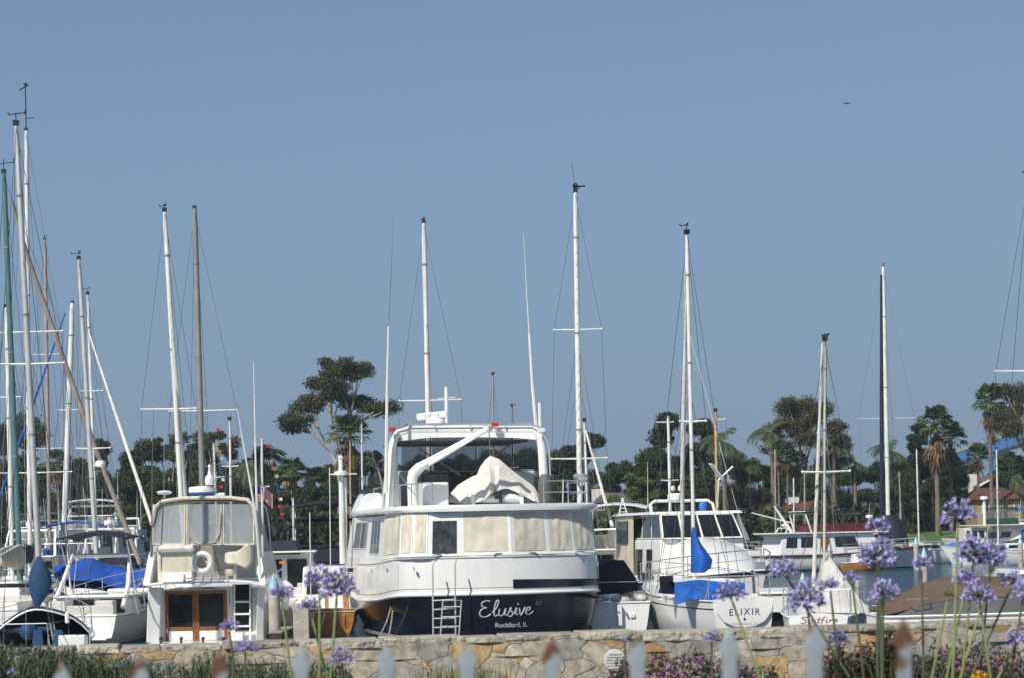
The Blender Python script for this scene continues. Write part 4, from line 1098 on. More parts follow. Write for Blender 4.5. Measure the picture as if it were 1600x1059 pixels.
    m.tube([A(644, 748, cr), A(646, 739, cr), A(655, 730, cr), A(668, 722, cr)], [.14, .15, .14, .11], 10)
    c = T.part('davit_post', m, 'gelcoat', label='thick curved base of the boat crane')
    m = MB(); bar(m, A(660, 727, cr), A(766, 667, cr-.1), .06, .105, .055); m.lathe(A(765, 668, cr-.2), [(.09, -.03), (.09, .1)], 10, 'y'); T.part('davit_arm', m, 'gelcoat', parent=c, smooth=False, bevel=.02)
    m = MB(); m.tube([A(764, 669, cr-.1), A(766, 712, cr+.5)], .012, 4); m.box(*(lambda p: (p.x-.05, p.x+.05, p.y-.12, p.y-.08, p.z-.06, p.z+.06))(A(765, 668, cr-.15))); T.part('davit_cable', m, 'rope', parent=c)
    # radar
    m = MB(); pr = A(680, 664, 63.6); m.lathe((pr.x, pr.y, pr.z), [(.28, 0), (.26, .12), (.14, .2), (.12, .28)], 16); ro = T.part('radar_pedestal', m, 'radome', parent=ht)
    m = MB(); a_, b_ = A(651, 651, 63.6), A(699, 646, 63.6); bar(m, a_, b_, .07, .095, .095); so = T.part('radar_scanner', m, 'radome', parent=ro, smooth=False, bevel=.05)
    m = MB(); a_, b_ = A(651, 651, 63.6), A(699, 646, 63.6); dd = b_-a_
    for f0, f1 in ((.26, .30), (.36, .40), (.42, .46), (.48, .52), (.54, .58), (.60, .66), (.68, .73)):
        p, q2 = a_+dd*f0, a_+dd*f1; m.box(p.x, q2.x, p.y-.079, p.y-.074, p.z-.02, p.z+.025)
    T.part('radar_marking', m, 'letter_blue', parent=so, smooth=False)
    m = MB(); m.tube([A(698, 665, 64), A(697, 604, 64)], .05, 8); m.tube([A(684, 622, 64), A(712, 620, 64)], .012, 4); T.part('light_mast', m, 'white_mast', parent=ht)
    # whips
    for nm, pts_, r_ in (('whip_antenna', [(603, 770, 61), (605, 600, 61), (607, 510, 61)], [.05, .038, .022]), ('whip_antenna', [(607, 512, 61), (610, 450, 61), (615, 331, 61)], [.016, .012, .006]),
                         ('whip_antenna', [(838, 670, 62), (832, 600, 62), (827, 522, 62)], [.05, .045, .032]), ('whip_antenna', [(827, 524, 62), (823, 460, 62), (818, 365, 62)], [.018, .012, .006]),
                         ('whip_antenna', [(847, 760, 62), (843, 628, 62)], [.05, .045]), ('whip_antenna', [(638, 665, 64), (643, 655, 64)], [.02, .01])):
        m = MB(); m.tube([A(*p) for p in pts_], r_, 6); T.part(nm, m, 'grey_mast' if r_[0] < .03 and pts_[0][0] < 700 else 'white_mast')
    for x, y in ((613, 671), (773, 664), (846, 672)):
        m = MB(); p = A(x, y, 61.6); m.box(p.x-.09, p.x+.09, p.y-.05, p.y+.05, p.z-.03, p.z+.07); T.part('nav_light', m, 'red' if x < 800 else 'gelcoat', smooth=False)
    # mast-like white locker column and satellite dish on the port side
    m = MB(); p = A(612, 780, 62); m.frustum([(p.x-.2, p.y, 3.57), (p.x+.2, p.y, 3.57), (p.x+.2, p.y+.5, 3.57), (p.x-.2, p.y+.5, 3.57)], [(p.x-.02, p.y+.1, 5.2), (p.x+.18, p.y+.1, 5.2), (p.x+.18, p.y+.4, 5.2), (p.x-.02, p.y+.4, 5.2)]); T.part('hardtop_leg', m, 'gelcoat', parent=ht, smooth=False)
    m = MB(); c0 = A(594, 720, 62.5); R_ = .42
    nrm = Vector((.75, -.5, .45)).normalized(); s1_ = nrm.cross(Vector((0, 0, 1))).normalized(); s2_ = s1_.cross(nrm)
    for k in range(3):
        pass
    rings = [[c0+nrm*(-.12+.12*(rr_/R_)**2)+(s1_*math.cos(t)+s2_*math.sin(t)*.82)*rr_ for t in [2*math.pi*j/20 for j in range(20)]] for rr_ in (.02, .15, .3, R_)]
    rings += [[p+nrm*.02 for p in r_] for r_ in rings[::-1]]
    m.loft(rings, True, True); sdp = T.part('satellite_dish', m, 'canvas_grey')
    m = MB(); m.tube([c0+nrm*-.1, c0+nrm*.5], .02, 5); m.ball(c0+nrm*.5, .05, 6, 4); m.tube([c0-nrm*.1, A(598, 760, 62.5), A(600, 795, 62.5)], .035, 6); T.part('dish_arm', m, 'grey_mast', parent=sdp)
    m = MB(); p0 = A(556, 800, 66); p1 = A(602, 770, 64); m.frustum([(p0.x, p0.y, 3.5), (p1.x, p0.y-2.2, 3.5), (p1.x+.1, p0.y+1, 3.5), (p0.x, p0.y+1, 3.5)], [(p0.x+.25, p0.y+.2, 4.05), (p1.x, p0.y-1.8, 4.05), (p1.x, p0.y+1, 4.05), (p0.x+.25, p0.y+1, 4.05)]); T.part('upper_locker', m, 'gelcoat', smooth=False, bevel=.05)
    m = MB(); m.tube([(p0.x+.2, p0.y+.1, 4.1), (p0.x+.5, p0.y-1, 4.16), (p1.x-.1, p0.y-2, 4.1)], .07, 6); T.part('locker_padding', m, 'black')
    # deck rails
    m = MB(); top = [(u*.93, v+.12, 4.15) for u, v in bp]; lo = [(a[0], a[1], 3.86) for a in top]
    for seg in (top[6:],):
        m.tube(seg, .017, 5); m.tube([(a[0], a[1], 3.86) for a in seg], .012, 5)
        for a_ in seg: m.tube([(a_[0], a_[1], 3.55), a_], .016, 5)
    seg = [(-2.3, 6.5), (-2.34, 4.5), (-2.34, 2.5), (-2.3, 1.2), (-1.9, .45)]
    m.tube([(u, v, 4.15) for u, v in seg], .017, 5)
    for u, v in seg: m.tube([(u, v, 3.55), (u, v, 4.15)], .016, 5)
    T.part('deck_rail', m, 'steel')
    m = MB(); fp = A(853, 782, 61); m.lathe((fp.x, fp.y, 3.58), [(.16, 0), (.20, .08), (.20, .55), (.17, .7), (.1, .78)], 14); T.part('fender', m, 'rubber', label='upright dark fender beside the dinghy')
    # boarding ladders
    m = MB(); y0 = .1
    for xa_, xb_ in ((677, 714),):
        a0, a1, b0, b1 = A(677, 996, 58.5), A(676, 884, 58.5), A(712, 996, 58.5), A(711, 880, 58.5)
        m.tube([a0, a1, a1+Vector((.06, .12, .1))], .022, 6); m.tube([b0, b1, b1+Vector((.06, .12, .1))], .022, 6)
        for k in range(5):
            t = .02+k*.125; m.tube([a0.lerp(a1, t), b0.lerp(b1, t)], .018, 5)
    T.part('boarding_ladder', m, 'alu')
    m = MB(); a0, a1, b0, b1 = A(688, 996, 58.3), A(692, 938, 58.3), A(717, 996, 58.3), A(721, 937, 58.3)
    m.tube([a0, a1, b1, b0], .02, 6)
    for k in range(4): t = .05+k*.26; m.tube([a0.lerp(a1, t), b0.lerp(b1, t)], .016, 5)
    T.part('swim_ladder', m, 'alu')
    # portlights, mooring lines
    def onhull(x, y, w=.09, h=.06):
        """small patch on the port topside near pixel"""
        for v in [i*.05 for i in range(2, 180)]:
            u = -2.53*.96 if v > 1 else -2.3
            q_ = Vector((u, v, 1)); 
            wv = T.rot.inverted() @ q_+T.loc
            xx = CX+(wv.x)/wv.y*F
            if xx < x: break
        z = P(x, y, wv.y).z
        return v, z
    for x, y, dark in ((624, 970, 0), (645, 967, 1), (603, 975, 0), (590, 978, 0), (578, 978, 0), (568, 977, 0)):
        v, z = onhull(x, y); uu = -(2.53*(.86+.14*min(1, max(0, (z-.02)/1.1))))
        m = MB(); m.box(uu-.03, uu+.1, v-.16, v+.16, z-.10, z+.10); T.part('portlight', m, 'vinyl' if dark else 'steel', smooth=False, bevel=.03)
    m = MB(); m.box(2.38, 2.5, 1.1, 1.35, .72, .92); m.box(2.38, 2.5, 1.7, 1.95, .72, .92); T.part('exhaust_outlet', m, 'black', smooth=False)
    for (x, y, D, x2, y2, D2, mt) in ((646, 924, 60.6, 612, 1000, 57, 'black_rope'), (616, 932, 62, 590, 1000, 57.5, 'rope'), (616, 934, 62, 606, 1000, 57.5, 'rope')):
        m = MB(); a_, b_ = A(x, y, D), A(x2, y2, D2); mid = (a_+b_)/2+Vector((0, 0, -.12)); m.tube([a_, mid, b_], .022, 5); m.lathe(a_, [(.07, -.08), (.07, .08)], 8, 'y'); T.part('mooring_line', m, mt)
    # --- lettering on the stern, name painted across the centre crease
    def stern(x, z):
        # x in metres to starboard along the stern, on the sloping navy hull face
        f = .86+(.95-.86)*max(0, min(1, (z-.02)/.6)) if z < .62 else .95+.045*min(1, (z-.62)/.65)
        u = x; fu = abs(u)/f
        if u >= 0: seg = base
        else: seg = [(a, b) for a, b in base]
        v = None
        for a, b in zip(seg[:-1], seg[1:]):
            if a[0] <= fu <= b[0]: v = a[1]+(b[1]-a[1])*(fu-a[0])/(b[0]-a[0]); break
        return Vector((u, (v if v is not None else 0)-.018, z))
    # cursive strokes in a unit box (x right, y up), text height 1 = .5 m
    E = [[(.42, .95), (.25, 1.0), (.08, .88), (.10, .66), (.30, .56)], [(.30, .56), (.08, .48), (.0, .22), (.12, .02), (.34, .05), (.48, .18)]]
    l_ = [[(.55, .25), (.72, .55), (.80, .95), (.70, .95), (.62, .45), (.66, .05), (.80, .12)]]
    u_ = [[(.86, .48), (.84, .15), (.92, .03), (1.04, .15), (1.12, .48), (1.10, .10), (1.22, .10)]]
    s_ = [[(1.22, .12), (1.36, .52), (1.30, .40), (1.44, .18), (1.36, -.02), (1.24, .03)]]
    i_ = [[(1.50, .12), (1.60, .48), (1.58, .08), (1.68, .12)], [(1.66, .68), (1.68, .74)]]
    v_ = [[(1.74, .46), (1.80, .08), (1.86, .06), (2.02, .50)]]
    e_ = [[(2.06, .24), (2.26, .36), (2.22, .50), (2.10, .40), (2.08, .12), (2.22, .04), (2.42, .22)]]
    sc = .50
    sts = E+l_+u_+s_+i_+v_+e_
    def mp(x, y): return stern(-.86+x*sc*1.16+y*.03, .67+y*.42+x*.012)
    m = strokes_mb(sts, .021, mp); T.part('name_lettering', m, 'letter_silver', parent=hull)
    m = strokes_mb([[(2.52, .60), (2.62, .66), (2.70, .80), (2.60, .82), (2.56, .66), (2.74, .62), (2.80, .9)]], .010, mp); T.part('name_flourish', m, 'canvas_grey', parent=hull)
    tm = warp(text_mb('Rockford, IL', .17, .002), lambda x, y, z: stern(x-.05, .455+y)+Vector((0, -z, 0))); T.part('hailing_port', tm, 'letter_silver', parent=hull, smooth=False)
    return T
big_yacht()

# covered dinghy on the deck of the yacht (lifted off by the crane)
dn = Thing('dinghy', 'grey inflatable dinghy under a cream cover on the upper deck of the navy-hulled yacht', 'dinghy', tuple(P(770, 790, 62.2)))
prof = [(700, 783, 782), (705, 768, 784), (714, 757, 786), (728, 749, 787), (738, 744, 786), (746, 741, 784), (751, 728, 782), (757, 718, 780), (765, 711, 773), (773, 714, 768), (780, 716, 765), (790, 724, 763), (800, 733, 766), (812, 743, 771), (824, 752, 777), (834, 760, 783), (841, 769, 785), (844, 778, 781)]
rings = []; r_ = random.Random(3)
for i, (x, yt, yh) in enumerate(prof):
    wdt = .62*math.sin(math.pi*min(1, max(.08, (i+.6)/len(prof))))**.28
    a = dn.at(x, yt, 62.2); b = dn.at(x, yh, 62.2); ht_ = a.z-b.z; ring = []
    nseg = 13
    for k in range(nseg):
        t = -1+2*k/(nseg-1); s_ = 1-abs(t)
        zz = b.z+ht_*(s_**.8)+.05*math.sin(i*2.3+t*5)*(1-s_)*s_*4*.6
        yy = wdt*t*(1+.16*math.sin(i*2.6+(3 if t > 0 else 0)))
        if abs(t) > .85: yy *= .96
        ring.append((a.x+.02*math.sin(t*9+i), yy, zz))
    rings.append(ring)
m = MB(); m.loft(rings, False); cv = dn.part('cover', m, 'canvas_white')
m = MB(); a, b = dn.at(722, 778, 62.2), dn.at(838, 774, 62.2)
for yy in (-.34, .34): m.tube([(a.x-.1, yy*.6, a.z-.02), (a.x+.25, yy, a.z), (b.x-.45, yy, b.z-.04)], [.10, .14, .14], 10)
m.tube([(a.x-.1, -.25, a.z), (a.x-.1, .25, a.z)], .12, 10); dn.part('tube', m, 'gelcoat_grey')
m = MB(); c = dn.at(782, 775, 61.5); m.box(c.x-.16, c.x+.02, -.62, -.42, c.z-.06, c.z+.16); m.tube([(c.x, -.55, c.z), (c.x, -.6, c.z-.3)], .05, 6); dn.part('outboard_motor', m, 'black', smooth=False, bevel=.04)
for x in (740, 815):
    c = dn.at(x, 790, 62.2); m = MB(); m.box(c.x-.05, c.x+.05, -.5, .5, -.0, .32); dn.part('cradle', m, 'gelcoat', smooth=False)
# ------------------------------------------------------------------ the sportfishing boat at left (stern to the camera)
def sportfisher():
    D0 = 60.0
    T = Thing('sportfishing_boat', 'white flybridge fishing boat with teak cockpit doors, clear canopy and white life ring', 'motor boat', tuple(waterloc(321, D0)), 0)
    A = T.at
    h = Hull(T, 8.8, 3.25, 1.05, 1.8, v0=2.0, tw=.93, rake=1.2, power=2.4, boot='navy_hull')
    m = MB(); m.frustum([(-1.45, .1, -.4), (1.45, .1, -.4), (1.6, 2.2, -.4), (-1.6, 2.2, -.4)], [(-1.55, 0, .12), (1.55, 0, .12), (1.62, 2.2, .12), (-1.62, 2.2, .12)]); T.part('cockpit', m, 'gelcoat', smooth=False, bevel=.03)
    b = lambda x, y, D=61.5: A(x, y, D)
    p = b(229, 1003); q = b(411, 912)
    zc = 1.0
    # cockpit coaming (transom top is hidden by the garden wall)
    # side wings: from cockpit sole to deck head
    for x0, x1 in ((233, 252), (403, 414)):
        a0, a1 = b(x0, 1003), b(x1, 1003); c0, c1 = b(x0, 918), b(x1, 918)
        m = MB(); m.frustum([(a0.x, a0.y-.5, .1), (a1.x, a1.y-.3, .1), (a1.x, a1.y+.5, .1), (a0.x, a0.y+.5, .1)], [(c0.x, a0.y-.2, c0.z), (c1.x, a1.y, c1.z), (c1.x, a1.y+.5, c1.z), (c0.x, a0.y+.5, c0.z)])
        T.part('side_wing', m, 'gelcoat', smooth=False, bevel=.03)
    # bulkhead
    a0, a1 = b(252, 1003), b(404, 918); m = MB(); m.box(a0.x, a1.x, a0.y+.15, a0.y+3.6, .1, a1.z); bh = T.part('cabin', m, 'gelcoat', smooth=False)
    fr = .045
    dx0, dxm, dx1 = b(257, 960), b(305, 960), b(354, 960); zt, zs_, zb_ = b(300, 922).z, b(300, 982).z, .13
    for (u0, u1) in ((dx0.x, dxm.x), (dxm.x, dx1.x)):
        m = MB(); y = a0.y+.10
        m.box(u0, u0+.09, y, y+.05, zb_, zt); m.box(u1-.09, u1, y, y+.05, zb_, zt); m.box(u0+.09, u1-.09, y, y+.05, zt-.09, zt); m.box(u0+.09, u1-.09, y, y+.05, zs_-.05, zs_+.05)
        d = T.part('door', m, 'teak', parent=bh, smooth=False, bevel=.008)
        m = MB(); m.box(u0+.09, u1-.09, y+.02, y+.03, zs_+.05, zt-.09); T.part('door_glass', m, 'dark_glass', parent=d, smooth=False)
        m = MB(); m.box(u0+.09, u1-.09, y+.01, y+.03, zb_, zs_-.05); T.part('door_panel', m, 'gelcoat', parent=d, smooth=False)
    m = MB(); m.box(dx0.x+.03, dx0.x+.07, y-.05, y, zs_-.1, zs_+.02); T.part('door_handle', m, 'steel', parent=bh, smooth=False)
    # steps/ladder on starboard
    l0, l1 = b(364, 985), b(392, 912)
    m = MB(); m.box(l0.x, l1.x, a0.y+.11, a0.y+.14, l0.z, l1.z); T.part('hatch', m, 'dark_glass', parent=bh, smooth=False)
    m = MB()
    for x in (366, 391): m.tube([b(x, 1000, 61.3), b(x, 912, 61.4)], .028, 6)
    for y_ in (940, 959, 978): e0, e1 = b(366, y_, 61.3), b(391, y_, 61.3); m.box(e0.x, e1.x, e0.y-.03, e0.y+.12, e0.z-.02, e0.z+.03)
    T.part('flybridge_ladder', m, 'gelcoat')
    m = MB(); e = b(401, 950); m.box(e.x-.12, e.x+.1, a0.y+.1, a0.y+.14, e.z-.35, e.z+.35); T.part('locker_door', m, 'gelcoat_grey', parent=bh, smooth=False)
    m = MB(); m.tube([b(359, 1000, 61.2), b(359, 920, 61.2)], .02, 5); T.part('grab_pole', m, 'grey_mast')
    # flybridge deck with overhang, upward-curved aft edge
    m = MB(); ring = []
    for x, y_ in ((226, 916), (250, 913), (300, 910), (350, 909), (390, 911), (414, 916)):
        ring.append(b(x, y_, 60.7))
    top = [q_+Vector((0, 0, .07)) for q_ in ring]
    r0 = ring+[v+Vector((0, 5.5, .05)) for v in ring[::-1]]; r1 = top+[v+Vector((0, 5.5, .05)) for v in top[::-1]]
    m.frustum(r0, r1); fd = T.part('flybridge_deck', m, 'gelcoat', smooth=False, bevel=.02)
    # flybridge side walls, slanting
    for sg in (0, 1):
        xs_ = ((236, 240, 232, 228) if sg == 0 else (397, 401, 411, 407))
        m = MB(); p0, p1 = b(xs_[3 if sg == 0 else 2], 914, 60.9), b(xs_[0 if sg == 0 else 1], 862, 61.3)
        w = .09
        m.frustum([(p0.x-w, p0.y, p0.z), (p0.x+w, p0.y, p0.z), (p0.x+w, p0.y+3.6, p0.z), (p0.x-w, p0.y+3.6, p0.z)], [(p1.x-w, p1.y+.2, p1.z), (p1.x+w, p1.y+.2, p1.z), (p1.x+w, p1.y+3.4, p1.z), (p1.x-w, p1.y+3.4, p1.z)])
        T.part('flybridge_wing', m, 'gelcoat', smooth=False, bevel=.03)
    m = MB(); p0, p1 = b(240, 912, 65), b(400, 868, 65); m.box(p0.x, p1.x, p0.y, p0.y+.2, p0.z, p1.z+.35); T.part('flybridge_front', m, 'gelcoat', smooth=False, bevel=.04)
    m = MB(); p0, p1 = b(247, 868, 61.2), b(386, 858, 61.2)
    # benches and covered seats
    def soft(x0, x1, y0, y1, D, dep, name, mt, bev=.06):
        p0, p1 = b(x0, y1, D), b(x1, y0, D); m = MB(); m.box(p0.x, p1.x, p0.y, p0.y+dep, p0.z, p1.z); return T.part(name, m, mt, smooth=False, bevel=bev)
    soft(246, 301, 852, 911, 61.3, .7, 'covered_bench', 'canvas_beige'); soft(243, 303, 850, 863, 61.15, .85, 'bench_backrest', 'canvas_white', .09)
    soft(254, 300, 893, 912, 61.1, .2, 'bench_base', 'gelcoat', .03)
    m = MB(); p0, p1 = b(303, 893, 61.6), b(340, 850, 61.6); m.frustum([(p0.x, p0.y, p0.z), (p1.x, p0.y, p0.z), (p1.x, p0.y+.6, p0.z), (p0.x, p0.y+.6, p0.z)], [(p0.x+.12, p0.y+.1, p1.z), (p1.x-.15, p0.y+.1, p1.z), (p1.x-.15, p0.y+.5, p1.z), (p0.x+.12, p0.y+.5, p1.z)]); T.part('helm_cover', m, 'canvas_tan', smooth=False, bevel=.05)
    soft(340, 365, 888, 900, 61.8, .5, 'locker_cover', 'canvas_tan')
    m = MB(); p0 = b(352, 879, 61.2); p1 = b(384, 861, 61.2)
    rg = []
    for x, y0_, y1_, dd in ((352, 864, 879, .12), (358, 862, 881, .3), (370, 861, 881, .34), (378, 857, 884, .36), (384, 850, 887, .36), (390, 849, 884, .34), (394, 853, 876, .28), (396, 858, 868, .1)):
        lo, hi = b(x, y1_, 61.3), b(x, y0_, 61.3); rg.append([(lo.x, lo.y-dd, lo.z+.04), (lo.x, lo.y-dd*.6, lo.z), (lo.x, lo.y+dd*.6, lo.z), (lo.x, lo.y+dd, lo.z+.04), (hi.x, lo.y+dd*.9, hi.z-.04), (hi.x, lo.y+dd*.4, hi.z), (hi.x, lo.y-dd*.4, hi.z+.01), (hi.x, lo.y-dd*.9, hi.z-.05)])
    m.loft(rg, True, True); sc_ = T.part('chair_cover', m, 'canvas_beige')
    m = MB(); m.tube([b(368, 882, 61.4), b(368, 907, 61.4)], .06, 8); T.part('chair_post', m, 'steel', parent=sc_)
    m = MB(); m.torus(b(316, 878, 60.95), .235, .075, 'y', 24, 10); lr = T.part('life_ring', m, 'gelcoat')
    m = MB(); c = b(316, 878, 60.95)
    for k in range(0):
        a = math.pi/4+k*math.pi/2; e = c+Vector((math.cos(a)*.235, 0, math.sin(a)*.235)); m.tube([e+Vector((-.03*math.sin(a), -.01, .03*math.cos(a))), e+Vector((.03*math.sin(a), -.01, -.03*math.cos(a)))], .083, 8)
    m = MB(); pts_ = [b(x, 905, 60.75) for x in (288, 302, 316, 330, 342, 357)]
    m.tube([b(286, 903, 60.75), b(358, 901, 60.75)], .015, 5)
    T.part('rod_rail', m, 'steel')
    for i, x in enumerate((288, 302, 316, 329, 342, 356)):
        m = MB(); m.tube([b(x, 909, 60.7), b(x, 897, 60.75)], .033, 8); T.part('rod_holder', m, 'tan_line' if i in (0, 5) else 'steel')
    # clear canopy
    t0, t1 = 61.3, 64.4
    def arch(D, f=1.0):
        k = px(D)/px(t0); cx_ = 320
        pts = [(234, 868), (237, 820), (243, 792), (252, 783), (285, 778), (320, 777), (360, 777), (386, 780), (396, 790), (401, 820), (404, 868)]
        return [A(CX+(x-CX)*k, HY+(y-HY)*k, D) for x, y in pts]
    a_, c_ = arch(t0), arch(t1)
    m = MB(); m.loft([a_[3:8], [p+Vector((0, .8, .05)) for p in a_[3:8]], c_[3:8], [p-Vector((0, 0, .06)) for p in c_[3:8]], [p-Vector((0, 0, .08)) for p in a_[3:8]]], False); ct = T.part('canopy_top', m, 'canvas_beige')
    m = MB(); m.tube(a_[1:10], .055, 8); T.part('canopy_trim', m, 'canvas_beige', parent=ct)
    m = MB(); m.tube([p+Vector((0, .1, 0)) for p in a_], .02, 5); m.tube(c_, .02, 5); T.part('canopy_frame', m, 'steel', parent=ct)
    # aft clear panels
    for x0, x1 in ((240, 289), (293, 346), (350, 397)):
        q_ = [b(x0, 850, t0), b(x1, 850, t0), b(x1, 787, t0+.05), b(x0, 787, t0+.05)]
        m = MB(); m.slab(q_, .008); T.part('clear_panel', m, 'vinyl', parent=ct, smooth=False)
        m = MB(); m.tube([q_[0], q_[3]], .03, 4); m.tube([q_[1], q_[2]], .03, 4); m.tube([q_[0], q_[1]], .03, 4); T.part('panel_binding', m, 'canvas_beige', parent=ct)
    q_ = [c_[1], c_[9], c_[7], c_[3]]
    m = MB(); m.slab([p+Vector((0, 0, 0)) for p in (c_[0], c_[10], c_[7], c_[3])], .008); T.part('clear_front', m, 'vinyl', parent=ct, smooth=False)
    for s_, i0 in ((0, (0, 3)), (1, (10, 7))):
        m = MB(); m.slab([a_[i0[0]], c_[i0[0]], c_[i0[1]], a_[i0[1]]], .008); T.part('clear_side', m, 'vinyl', parent=ct, smooth=False)
    m = MB(); m.tube([b(294, 855, t0-.03), b(296, 835, t0-.03), b(302, 846, t0-.03), b(318, 850, t0-.03), b(336, 846, t0-.03), b(343, 832, t0-.03), b(344, 800, t0-.03)], .022, 5); T.part('zipper', m, 'canvas_tan', parent=ct)
    # roof gear
    m = MB(); p0 = b(316, 771, 62.5); m.lathe((p0.x, p0.y, p0.z), [(.22, 0), (.36, .03), (.37, .13), (.35, .19), (.1, .22)], 20); rd = T.part('radar_dome', m, 'radome')
    m = MB(); m.lathe((p0.x, p0.y, p0.z-.03), [(.15, 0), (.34, .02), (.373, .07), (.36, .075)], 20); T.part('dome_band', m, 'bright_blue', parent=rd)
    m = MB(); p1 = b(328, 757, 62.3); m.lathe((p1.x, p1.y, p1.z), [(.12, 0), (.135, .1), (.12, .22), (.05, .3), (.03, .45), (.05, .5), (.03, .55)], 14); T.part('satellite_dome', m, 'radome')
    m = MB(); p2 = b(257, 778, 62.6); m.lathe((p2.x, p2.y, p2.z), [(.03, 0), (.03, .1), (.18, .12), (.21, .17), (.18, .2), (.03, .22)], 16); T.part('gps_antenna', m, 'radome')
    m = MB(); p3, p4 = b(334, 774, 62.4), b(351, 769, 62.4); m.box(p3.x, p4.x, p3.y, p3.y+.2, p3.z, p4.z); T.part('spotlight', m, 'gelcoat', smooth=False, bevel=.02)
    for pts_, r_ in (([(407, 900, 61), (399, 800, 61), (371, 640, 61)], [.035, .03, .012]), ([(412, 880, 62), (402, 820, 62), (399, 700, 62), (396, 562, 62)], [.03, .035, .025, .007]),
                     ([(237, 870, 61), (238, 720, 61), (240, 640, 61)], [.02, .015, .005]), ([(410, 870, 61.5), (409, 684, 61.5)], [.03, .03])):
        m = MB(); m.tube([A(*p) for p in pts_], r_, 5); T.part('antenna', m, 'white_mast' if r_[0] > .02 else 'wire')
    # side rails
    for sg in (-1, 1):
        m = MB(); m.tube([(sg*1.7, -.1, .9), (sg*1.95, .6, 1.5), (sg*1.72, 1.8, 1.9), (sg*1.68, 4, 2.0)], .02, 6)
        for yy in (.8, 1.8, 3): m.tube([(sg*1.68, yy, 1.1), (sg*1.74, yy, 1.85)], .016, 5)
        T.part('side_rail', m, 'steel')
    for x in (251, 283, 317, 349):
        m = MB(); e = b(x, 1000, 60.1); m.tube([e-Vector((0, 0, .1)), e, e+Vector((.0, .05, .06))], .03, 6); m.ball(e+Vector((0, .03, .05)), .05, 8, 5); T.part('cockpit_light', m, 'black')
sportfisher()

